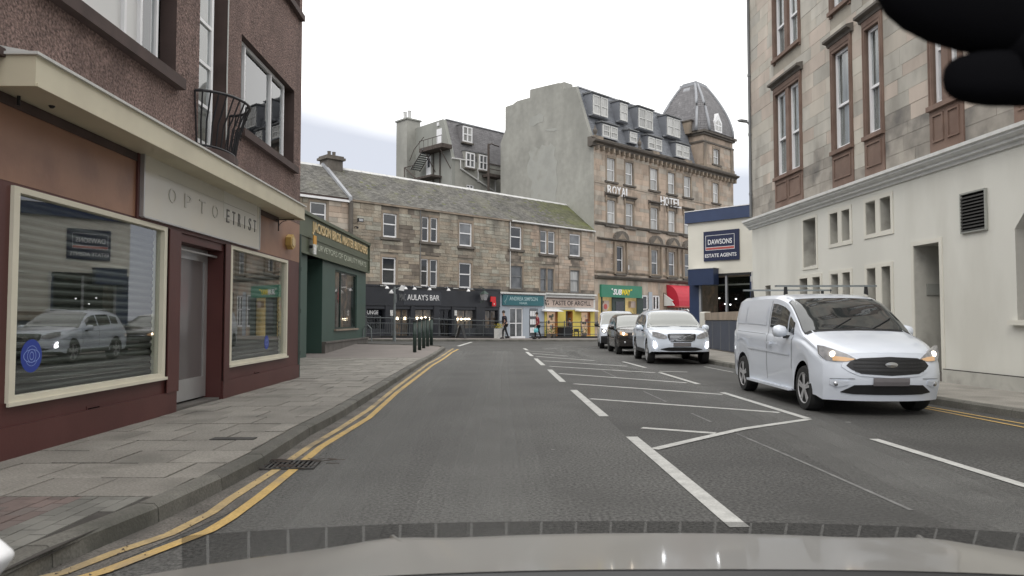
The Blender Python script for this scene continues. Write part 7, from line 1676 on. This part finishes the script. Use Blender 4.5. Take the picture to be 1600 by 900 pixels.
    def wheels(s, spokes=5, rimm='rim'):
        first = None
        for yc in s.axles:
            for side in (-1, 1):
                w = 0.22; xo = side*(s.hw-0.025)
                pr_ = [(s.r*0.66, 0), (s.r*0.70, -0.015), (s.r*0.93, -0.012), (s.r*0.99, 0.03), (s.r, 0.06), (s.r, w-0.06), (s.r*0.97, w-0.02), (s.r*0.6, w), (s.r*0.2, w)]
                b = MB(); b.lathe([(r_, -side*z) for r_, z in pr_], (xo, yc, s.r), 28, 'x'); ty = b.build('wheel', 'tyre', s.t, True, recalc=True)
                try: ty.data.set_sharp_from_angle(angle=rad(40))
                except Exception: pass
                b = MB(); b.lathe([(s.r*0.68, 0.0), (s.r*0.68, -side*0.05), (0.01, -side*0.06)], (xo+side*0.0, yc, s.r), 24, 'x'); b.build('brake_disc', 'brake_dark', ty)
                b = MB(); R1 = s.r*0.70
                n = 24
                for k in range(n):
                    a0, a1 = 2*math.pi*k/n, 2*math.pi*(k+1)/n
                    for (ra, rb_, xa, xb) in ((R1, R1*0.93, 0.012, 0.006), (R1*0.93, R1*0.88, 0.006, -0.03)):
                        q = [(ra, a0, xa), (ra, a1, xa), (rb_, a1, xb), (rb_, a0, xb)]
                        b.add([(xo+side*x, yc+r_*math.cos(a), s.r+r_*math.sin(a)) for r_, a, x in q], [(0,1,2,3)])
                for k in range(spokes):
                    for da in ((-0.14, 0.14) if spokes <= 5 else (0,)):
                        a = 2*math.pi*k/spokes+0.3; ca, sa = math.cos(a+da), math.sin(a+da); hw_ = 0.022
                        i0, i1 = 0.05, R1*0.9; pq = []
                        for r_, wd in ((i0, hw_), (i1, hw_*0.8)):
                            for e in (-1, 1): pq.append((yc+r_*ca-e*wd*sa, s.r+r_*sa+e*wd*ca))
                        for (x0, x1) in ((0.005, -0.025),): b.prism([pq[0], pq[1], pq[3], pq[2]], xo+side*x0, xo+side*x1)
                b.lathe([(0.06, side*-0.02), (0.06, side*0.008), (0.01, side*0.012)], (xo, yc, s.r), 12, 'x')
                b.build('rim', rimm, ty, False, recalc=True)
    def mirror(s, y, z, m, both=True):
        for side in (-1, 1):
            x0 = s.hw-0.03; b = MB()
            rings = []
            for (x, sy, sz, dz) in ((x0+0.03, 0.05, 0.05, -0.01), (x0+0.06, 0.09, 0.085, 0), (x0+0.14, 0.105, 0.10, 0.005), (x0+0.22, 0.095, 0.085, 0.0), (x0+0.245, 0.05, 0.045, 0)):
                rings.append([(side*x, y+sy*math.cos(a)*(0.6 if math.cos(a) > 0 else 1.1), z+dz+sz*math.sin(a)) for a in [2*math.pi*k/12 for k in range(12)]])
            b.loft(rings); o = b.build('wing_mirror', m, s.t, True, recalc=True)
            b = MB(); b.box(min(side*(x0-0.06), side*(x0+0.07)), max(side*(x0-0.06), side*(x0+0.07)), y-0.04, y+0.04, z-0.11, z-0.06); b.build('mirror_arm', 'trim_black', o)
# ------------------------------------------------------------------ white panel van
g0 = 'vehicles queuing towards the camera in the right lane'
# positions from the survey photo: left flank of the van near x = 4.35, nose near y = 10.2
VN = dict(lip=-0.05, L=4.75, W=1.77, r=0.335, sill=0.27, fo=0.90, wb=3.06, nose=0.34, slant=0.30, zs=0.62, tumble=0.17, chin=0.35, rslant=0.08, paint='van_white',
     top=[(0,0.90),(0.10,0.965),(0.35,1.055),(0.75,1.145),(0.98,1.20),(1.30,1.42),(1.70,1.66),(1.95,1.74),(2.4,1.80),(3.4,1.815),(4.4,1.80),(4.65,1.77),(4.75,1.70)],
     belt=[(0,0.78),(0.3,0.90),(0.9,1.02),(1.3,1.07),(2.2,1.10),(4.8,1.16)])
vx, vy = 5.235, 10.2
v = Car('white panel van with roof bars, leading the traffic nearest the camera', 'van', 'panel_van', (vx, vy, 0), rad(-0.9), VN, g0)
v.build_body(); v.wheels(5)
ws = lambda y, a, c: (a, c)
v.patch('windscreen', 'car_glass', 1.02, 1.80, 4.35, 7, 0.008, 1, True)
v.patch('windscreen_seal', 'trim_black', 0.985, 1.835, 4.22, 7, 0.004, 1, True)
v.patch('scuttle', 'trim_black', 0.95, 1.02, 4.35, 7, 0.006, 1, True)
for sd in (-1, 1):
    v.patch('side_window', 'car_glass', 1.62, 2.45, 3.18, 3.86, 0.008, sd)
    v.patch('quarter_window', 'car_glass', 1.36, 1.56, 3.15, 3.78, 0.008, sd)
    v.patch('window_seal', 'trim_black', 1.34, 1.38, 3.1, 3.8, 0.005, sd, nv=3) 
    v.patch('door_seam', 'black', 2.515, 2.528, 0.2, 3.95, 0.004, sd, ny=1, nv=20)
    v.patch('door_seam', 'black', 1.34, 1.352, 0.9, 3.0, 0.004, sd, ny=1, nv=20)
    v.patch('slide_rail', 'trim_black', 2.6, 4.3, 2.42, 2.52, 0.006, sd)
    v.patch('recessed_panel', 'van_white', 2.65, 3.75, 3.22, 3.80, 0.006, sd); v.patch('recessed_panel', 'van_white', 3.85, 4.55, 3.22, 3.80, 0.006, sd)
    b = MB(); b.box(min(sd*0.915, sd*0.945), max(sd*0.915, sd*0.945), 2.22, 2.42, 0.95, 0.985); b.build('door_handle', 'van_white', v.t)
    b = MB(); b.box(min(sd*0.80, sd*0.925), max(sd*0.80, sd*0.925), 1.42, 3.55, 0.245, 0.285); b.build('sill_bar', 'van_white', v.t)
    v.patch('side_moulding', 'van_white', 1.45, 4.45, 1.38, 1.5, 0.012, sd, ny=20, nv=2)
    v.patch('bonnet_seam', 'black', 0.30, 1.0, 3.46, 3.49, 0.004, sd, ny=8, nv=1)
    v.patch('mud_flap', 'black', 4.33, 4.36, 0, 0.4, 0.01, sd, nv=2)
# face: hexagonal grille, lower intake, lamps
v.pad('grille', 'grille_black', [(-0.564,0.710,0.720),(-0.517,0.665,0.775),(-0.395,0.605,0.820),(0.000,0.580,0.840),(0.395,0.605,0.820),(0.517,0.665,0.775),(0.564,0.710,0.720)], 0.018, 0.05)
v.pad('grille_surround', 'van_white', [(-0.620,0.695,0.735),(-0.545,0.635,0.805),(-0.414,0.575,0.850),(0.000,0.550,0.870),(0.414,0.575,0.850),(0.545,0.635,0.805),(0.620,0.695,0.735)], 0.010, 0.04)
for k, z in enumerate((0.635,0.685,0.735,0.785)): v.pad('grille_bar', 'trim_black', [(-0.50+0.02*abs(k-1.5),z,z+0.018),(0.50-0.02*abs(k-1.5),z,z+0.018)], 0.028, 0.02)
b = MB(); yy = v.nose(0, 0.77, 0)-0.035; b.lathe([(0.001,0.012),(0.06,0.008),(0.062,0.0)], (0,0,0), 18, 'y'); b.v = [(x*1.45, yy-y, 0.73+z*0.62) for x, y, z in b.v]; b.build('oval_badge', 'chrome', v.t, recalc=True)
v.pad('lower_intake', 'trim_black', [(-0.620,0.335,0.345),(-0.470,0.315,0.445),(0.000,0.310,0.460),(0.470,0.315,0.445),(0.620,0.335,0.345)], 0.010, 0.04)
v.pad('number_plate', 'plate', [(-0.244,0.440,0.550),(0.244,0.440,0.550)], 0.035, 0.02)
for mir in (False, True):
    hl1 = v.pad('headlight', 'lamp_glass', [(0.442,0.800,0.810),(0.545,0.765,0.875),(0.677,0.765,0.935),(0.790,0.785,0.980),(0.846,0.865,0.990)], 0.012, 0.05, mir=mir)
    v.pad('indicator', 'lamp_amber', [(0.461,0.802,0.808),(0.564,0.773,0.830),(0.714,0.780,0.845)], 0.018, 0.02, parent=hl1, mir=mir)
    b = MB(); sx = -1 if mir else 1; b.sphere((sx*0.705, v.nose(0.705,0.87,0)-0.012, 0.87), 0.042, 10, (1,0.5,1)); b.build('lit_lamp', 'lamp_on', hl1, True)
    fg = v.pad('fog_surround', 'van_white', [(0.545,0.445,0.505),(0.677,0.405,0.510),(0.752,0.445,0.510)], 0.012, 0.03, mir=mir)
    b = MB(); b.sphere((sx*0.685, v.nose(0.685,0.455,0)-0.014, 0.457), 0.035, 10, (1,0.4,1)); b.build('fog_lamp', 'chrome', fg, True)
    v.pad('crease', 'black', [(0.470,0.533,0.537),(0.752,0.523,0.528)], 0.0045, 0.01, mir=mir)
v.mirror(1.55, 1.17, 'van_white')
# roof bars
for yb in (2.15, 3.95):
    rk = MB(); rk.box(-0.84, 0.84, yb-0.03, yb+0.03, 1.905, 1.935); o = rk.build('roof_bar', 'galv', v.t)
    for sd in (-1, 1): b = MB(); b.prism([(sd*0.64, 1.79), (sd*0.70, 1.77), (sd*0.69, 1.906), (sd*0.65, 1.906)], yb-0.02, yb+0.02, 'y'); b.build('bar_foot', 'trim_black', o, recalc=True)
b = MB(); b.tube([(0.02, 2.0, 1.80), (0.02, 2.0, 1.86)], 0.008, 5); b.build('aerial', 'trim_black', v.t)
for sd in (-0.35, 0.25): b = MB(); b.tube([(sd, v.nose(0,1.2,1.02), 1.225), (sd+0.35, 1.22, 1.375)], 0.009, 5); b.build('wiper', 'trim_black', v.t)
# ------------------------------------------------------------------ white estate SUV
XC = dict(L=4.63, W=1.89, r=0.365, sill=0.33, fo=0.90, wb=2.77, nose=0.36, slant=0.22, zs=0.66, tumble=0.36, chin=0.3, rslant=0.35, paint='car_white',
     top=[(0,0.93),(0.10,0.985),(0.4,1.06),(0.9,1.12),(1.22,1.15),(1.6,1.38),(2.02,1.60),(2.4,1.68),(3.0,1.70),(3.7,1.64),(4.2,1.52),(4.5,1.20),(4.63,1.02)],
     belt=[(0,0.80),(0.4,0.92),(1.2,1.03),(2.4,1.06),(3.6,1.12),(4.63,0.98)])
x_ = Car('white estate car with lit front lamps behind the van', 'car', 'estate_car', (5.10, 22.1, 0), rad(-2.0), XC, g0)
x_.build_body(); x_.wheels(5)
x_.patch('windscreen_seal', 'trim_black', 1.22, 2.11, 4.18, 7, 0.004, 1, True)
x_.patch('windscreen', 'car_glass_pale', 1.25, 2.08, 4.28, 7, 0.008, 1, True)
for sd in (-1, 1):
    x_.patch('side_window', 'car_glass', 1.72, 2.42, 3.15, 3.85, 0.008, sd); x_.patch('side_window', 'car_glass', 2.50, 3.30, 3.15, 3.85, 0.008, sd); x_.patch('side_window', 'car_glass', 3.38, 3.85, 3.2, 3.8, 0.008, sd)
    x_.patch('door_seam', 'black', 2.455, 2.467, 0.3, 3.0, 0.004, sd, ny=1, nv=16); x_.patch('door_seam', 'black', 1.42, 1.432, 0.8, 3.0, 0.004, sd, ny=1, nv=16)
    x_.patch('sill_trim', 'trim_black', 1.35, 3.25, 0.0, 0.35, 0.008, sd)
    b = MB(); b.tube([(sd*0.66, 2.2, 1.64),(sd*0.64, 2.35, 1.70),(sd*0.64, 3.4, 1.70),(sd*0.66, 3.6, 1.63)], 0.016, 6); b.build('roof_rail', 'chrome', x_.t)
gr = x_.pad('grille', 'grille_black', [(-0.42,0.83,0.92),(-0.38,0.74,0.935),(-0.28,0.70,0.94),(0.28,0.70,0.94),(0.38,0.74,0.935),(0.42,0.83,0.92)], 0.016, 0.04)
for z in (0.735,0.775,0.815,0.855,0.895): x_.pad('grille_bar', 'chrome', [(-0.36,z,z+0.009),(0.36,z,z+0.009)], 0.024, 0.01, parent=gr)
b = MB(); yn = x_.nose(0,0.82,0)-0.028
def bar2(p, q, w_): d = Vector(q)-Vector(p); n_ = Vector((-d.y, d.x)).normalized()*w_; return [(p[0]-n_.x, p[1]-n_.y), (q[0]-n_.x, q[1]-n_.y), (q[0]+n_.x, q[1]+n_.y), (p[0]+n_.x, p[1]+n_.y)]
b.prism(bar2((-0.34,0.70),(0.34,0.93),0.010), yn-0.012, yn, 'y'); b.lathe([(0.062,0.0),(0.062,-0.012),(0.04,-0.012),(0.04,0)], (0,yn-0.012,0.82), 18, 'y'); b.build('diagonal_badge', 'chrome', x_.t, recalc=True)
x_.pad('number_plate', 'plate', [(-0.26,0.56,0.67),(0.26,0.56,0.67)], 0.03, 0.02)
x_.pad('lower_grille', 'trim_black', [(-0.62,0.46,0.475),(-0.4,0.42,0.53),(0.4,0.42,0.53),(0.62,0.46,0.475)], 0.012, 0.03); x_.pad('skid_trim', 'chrome', [(-0.60,0.385,0.40),(0.60,0.385,0.40)], 0.016, 0.03)
for mir in (False, True):
    x_.pad('headlight', 'lamp_glass', [(0.44,0.80,0.86),(0.55,0.78,0.93),(0.70,0.80,0.98),(0.84,0.86,1.0)], 0.012, 0.04, mir=mir)
    x_.pad('running_light', 'lamp_drl', [(0.745,0.52,0.60),(0.785,0.50,0.68),(0.82,0.54,0.70)], 0.02, 0.03, mir=mir)
x_.mirror(1.62, 1.10, 'car_white')
b = MB(); b.sphere((0, 3.9, 1.63), 0.06, 8, (0.6,1.6,0.9)); b.build('roof_fin', 'car_white', x_.t)
# ------------------------------------------------------------------ black car
BK = dict(L=4.30, W=1.80, r=0.335, sill=0.28, fo=0.85, wb=2.65, nose=0.34, slant=0.25, zs=0.64, tumble=0.30, chin=0.3, rslant=0.2, paint='car_black',
     top=[(0,0.86),(0.12,0.93),(0.5,1.0),(0.95,1.06),(1.5,1.35),(1.95,1.55),(2.4,1.61),(3.1,1.61),(3.8,1.52),(4.1,1.25),(4.3,0.98)], belt=[(0,0.74),(0.5,0.88),(1.2,0.96),(2.4,1.0),(3.8,1.05),(4.3,0.92)])
k_ = Car('black hatchback between the white estate car and the last white van', 'car', 'hatchback_car', (4.98, 28.3, 0), rad(-1.0), BK, g0)
k_.build_body(); k_.wheels(5, 'brake_dark'); k_.patch('windscreen', 'car_glass_pale', 1.02, 1.98, 4.3, 7, 0.008, 1, True)
for sd in (-1, 1):
    k_.patch('side_window', 'car_glass', 1.60, 2.4, 3.15, 3.85, 0.008, sd); k_.patch('side_window', 'car_glass', 2.48, 3.35, 3.15, 3.85, 0.008, sd)
k_.pad('grille', 'grille_black', [(-0.5,0.66,0.70),(-0.42,0.60,0.76),(0.42,0.60,0.76),(0.5,0.66,0.70)], 0.014, 0.03); k_.pad('chrome_strip', 'chrome', [(-0.46,0.76,0.775),(0.46,0.76,0.775)], 0.018, 0.02)
k_.pad('number_plate', 'plate', [(-0.26,0.46,0.57),(0.26,0.46,0.57)], 0.03, 0.02)
for mir in (False, True):
    h_ = k_.pad('headlight', 'lamp_amber', [(0.52,0.76,0.82),(0.66,0.74,0.88),(0.80,0.78,0.92)], 0.012, 0.04, mir=mir); sx = -1 if mir else 1
    b = MB(); b.sphere((sx*0.67, k_.nose(0.67,0.82,0)-0.02, 0.82), 0.05, 10, (1,0.5,1)); b.build('lit_lamp', 'lamp_on', h_, True)
    b = MB(); b.sphere((sx*0.62, k_.nose(0.62,0.48,0)-0.01, 0.48), 0.045, 8, (1,0.5,1)); b.build('fog_lamp', 'chrome', k_.t, True)
k_.mirror(1.40, 1.05, 'car_black')
# ------------------------------------------------------------------ small white van at the back of the queue
SV = dict(L=4.40, W=1.79, r=0.32, sill=0.26, fo=0.86, wb=2.68, nose=0.30, slant=0.28, zs=0.66, tumble=0.20, chin=0.3, rslant=0.05, paint='van_white',
     top=[(0,0.95),(0.12,1.0),(0.5,1.08),(0.9,1.14),(1.35,1.42),(1.8,1.70),(2.2,1.79),(3.2,1.80),(4.2,1.78),(4.4,1.68)], belt=[(0,0.8),(0.5,0.94),(1.2,1.02),(4.4,1.10)])
s_ = Car('small white van with black lower bumper at the back of the queue', 'van', 'small_van', (4.95, 34.0, 0), rad(-5.0), SV, g0)
s_.build_body(); s_.wheels(5, 'brake_dark'); s_.patch('windscreen', 'car_glass_pale', 0.98, 1.85, 4.3, 7, 0.008, 1, True)
for sd in (-1, 1): s_.patch('side_window', 'car_glass', 1.55, 2.3, 3.15, 3.85, 0.008, sd)
s_.pad('lower_bumper', 'trim_black', [(-0.84,0.30,0.60),(-0.6,0.28,0.62),(0.6,0.28,0.62),(0.84,0.30,0.60)], 0.02, 0.06); s_.pad('grille', 'grille_black', [(-0.5,0.70,0.76),(0.5,0.70,0.76)], 0.014, 0.03)
s_.pad('number_plate', 'plate', [(-0.26,0.5,0.6),(0.26,0.5,0.6)], 0.04, 0.02)
for mir in (False, True):
    h_ = s_.pad('headlight', 'lamp_glass', [(0.52,0.76,0.86),(0.66,0.74,0.93),(0.82,0.80,0.97)], 0.012, 0.04, mir=mir); sx = -1 if mir else 1
    b = MB(); b.sphere((sx*0.69, s_.nose(0.69,0.84,0)-0.02, 0.84), 0.055, 10, (1,0.5,1)); b.build('lit_lamp', 'lamp_on', h_, True)
s_.mirror(1.35, 1.12, 'trim_black')
# ================================================================== the camera car's own bonnet and mirror
bn = thing('car_bonnet', 'pale beige bonnet of the camera car along the bottom edge', 'bonnet', (0.3, 1.5, 0))
b = MB(); rows = []
nx_, ny_ = 48, 14
for j in range(ny_+1):
    v_ = j/ny_; row = []
    for i in range(nx_+1):
        u = -1+2*i/nx_; x = u*1.0; edge = 0.16*abs(u)**2.4
        y = 0.18-edge*1.1-v_*0.56+0.10*u*u*v_
        z = 0.885-0.035*abs(u)**2.2-0.16*max(0, 0.20-v_)**1.1*2.2+0.092*v_+0.012*math.exp(-((abs(u)-0.55)/0.09)**2)*(1-v_)
        row.append((x, y, z))
    rows.append(row)
n = nx_+1; b.add([p for r_ in rows for p in r_], [(j*n+i, (j+1)*n+i, (j+1)*n+i+1, j*n+i+1) for j in range(ny_) for i in range(nx_)]); b.build('bonnet_skin', 'bonnet', bn, True, recalc=True)
b = MB(); top = [(-1+2*i/24) for i in range(25)]
vs = []
for u in top: y = -0.375+0.10*u*u-0.16*abs(u)**2.4*1.1; z = 0.976-0.035*abs(u)**2.2; vs += [(u, y, z), (u, y-0.16, z-0.01)]
b.add(vs, [(2*i, 2*i+1, 2*i+3, 2*i+2) for i in range(24)]); b.build('scuttle_panel', 'black', bn)
for sx in (-0.55, 0.55):
    b = MB(); b.tube([(sx*(1-0.25*t), 0.06-0.40*t, 0.892+0.055*t+0.004) for t in (0, 0.25, 0.5, 0.75, 1)], 0.006, 6); b.build('bonnet_crease', 'bonnet', bn, True)
# added strip standing in for the ribbed dashboard reflection in the windscreen
mat('reflected_dark', (0.012,0.012,0.012), 0.5, 0.0, alpha=0.5); mat('reflected_tick_pale', (0.32,0.32,0.31), 0.5, 0.0, alpha=0.32)
df = thing('dash_reflection', 'dark ribbed strip standing in for the dashboard reflection above the beige bonnet', 'reflection', (0.3, 1.72, 0))
def dy(x): return -0.13*abs(x/1.0)**2.4
def dz0(x): return 0.835-0.035*abs(x)**2.0
def dz1(x): return 0.889-0.004*x
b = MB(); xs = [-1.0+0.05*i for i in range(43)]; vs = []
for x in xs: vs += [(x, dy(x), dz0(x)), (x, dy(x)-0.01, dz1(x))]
b.add(vs, [(2*i, 2*i+2, 2*i+3, 2*i+1) for i in range(42)]); b.build('reflected_band', 'reflected_dark', df)
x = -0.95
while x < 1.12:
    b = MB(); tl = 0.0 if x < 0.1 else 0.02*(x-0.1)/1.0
    b.add([(x-0.003-tl*0.6, dy(x)-0.006, dz0(x)), (x+0.003-tl*0.6, dy(x)-0.006, dz0(x)), (x+0.0045+tl*0.4, dy(x)-0.016, dz1(x)), (x-0.0015+tl*0.4, dy(x)-0.016, dz1(x))], [(0,1,2,3)]); b.build('reflected_tick', 'reflected_tick_pale', df); x += 0.0795
mr = thing('rear_view_mirror', 'out-of-focus black rear-view mirror housing in the top right corner', 'mirror', (0.3, 0.42, 1.5))
def dirp(px, py, y): d = ray(px, py); return Vector((d[0]/d[1]*y, y, CAMZ+d[2]/d[1]*y))-Vector((0.3, 0.42, 1.5))
def blob(c, rx, rz, ry, tilt=0.0, e=2.4, n=24):
    b = MB(); rings = []
    for j in range(13):
        a = -math.pi/2+math.pi*j/12; yy = math.sin(a)*ry; r_ = max(0.001, math.cos(a))**(2/e); ring = []
        for k in range(n):
            t = 2*math.pi*k/n; x = rx*r_*math.copysign(abs(math.cos(t))**(2/e), math.cos(t)); z = rz*r_*math.copysign(abs(math.sin(t))**(2/e), math.sin(t))
            ring.append((c.x+x*math.cos(tilt)-z*math.sin(tilt), c.y+yy, c.z+x*math.sin(tilt)+z*math.cos(tilt)))
        rings.append(ring)
    b.loft(rings); return b
blob(dirp(1585, -20, 0.42), 0.082, 0.042, 0.02, -0.12).build('mirror_housing', 'black_void', mr, True, recalc=True)
blob(dirp(1590, 122, 0.42), 0.043, 0.0165, 0.012, 0.0, 2.8).build('mount_pod', 'black_void', mr, True, recalc=True)
b = MB(); b.tube([dirp(1600, 30, 0.42), dirp(1610, 115, 0.42)], 0.018, 10); b.build('stem', 'black_void', mr, True)
b = MB(); b.tube([dirp(1640, -60, 0.42), dirp(1640, -300, 0.40)], 0.012, 8); b.build('stalk', 'black_void', mr, True)
wm = thing('white_corner_piece', 'blurred white rounded piece at the bottom left edge', 'mirror', (-0.62, 0.9, 1.0))  # small white rounded block at the lower left
c = Vector((0,0,0)); d = ray(-20, 874); q = Vector((d[0]/d[1]*0.9, 0.9, CAMZ+d[2]/d[1]*0.9))-Vector((-0.62, 0.9, 1.0))
blob(q, 0.022, 0.022, 0.02, 0.9, 5).build('corner_shell', 'white_frame', wm, True, recalc=True)
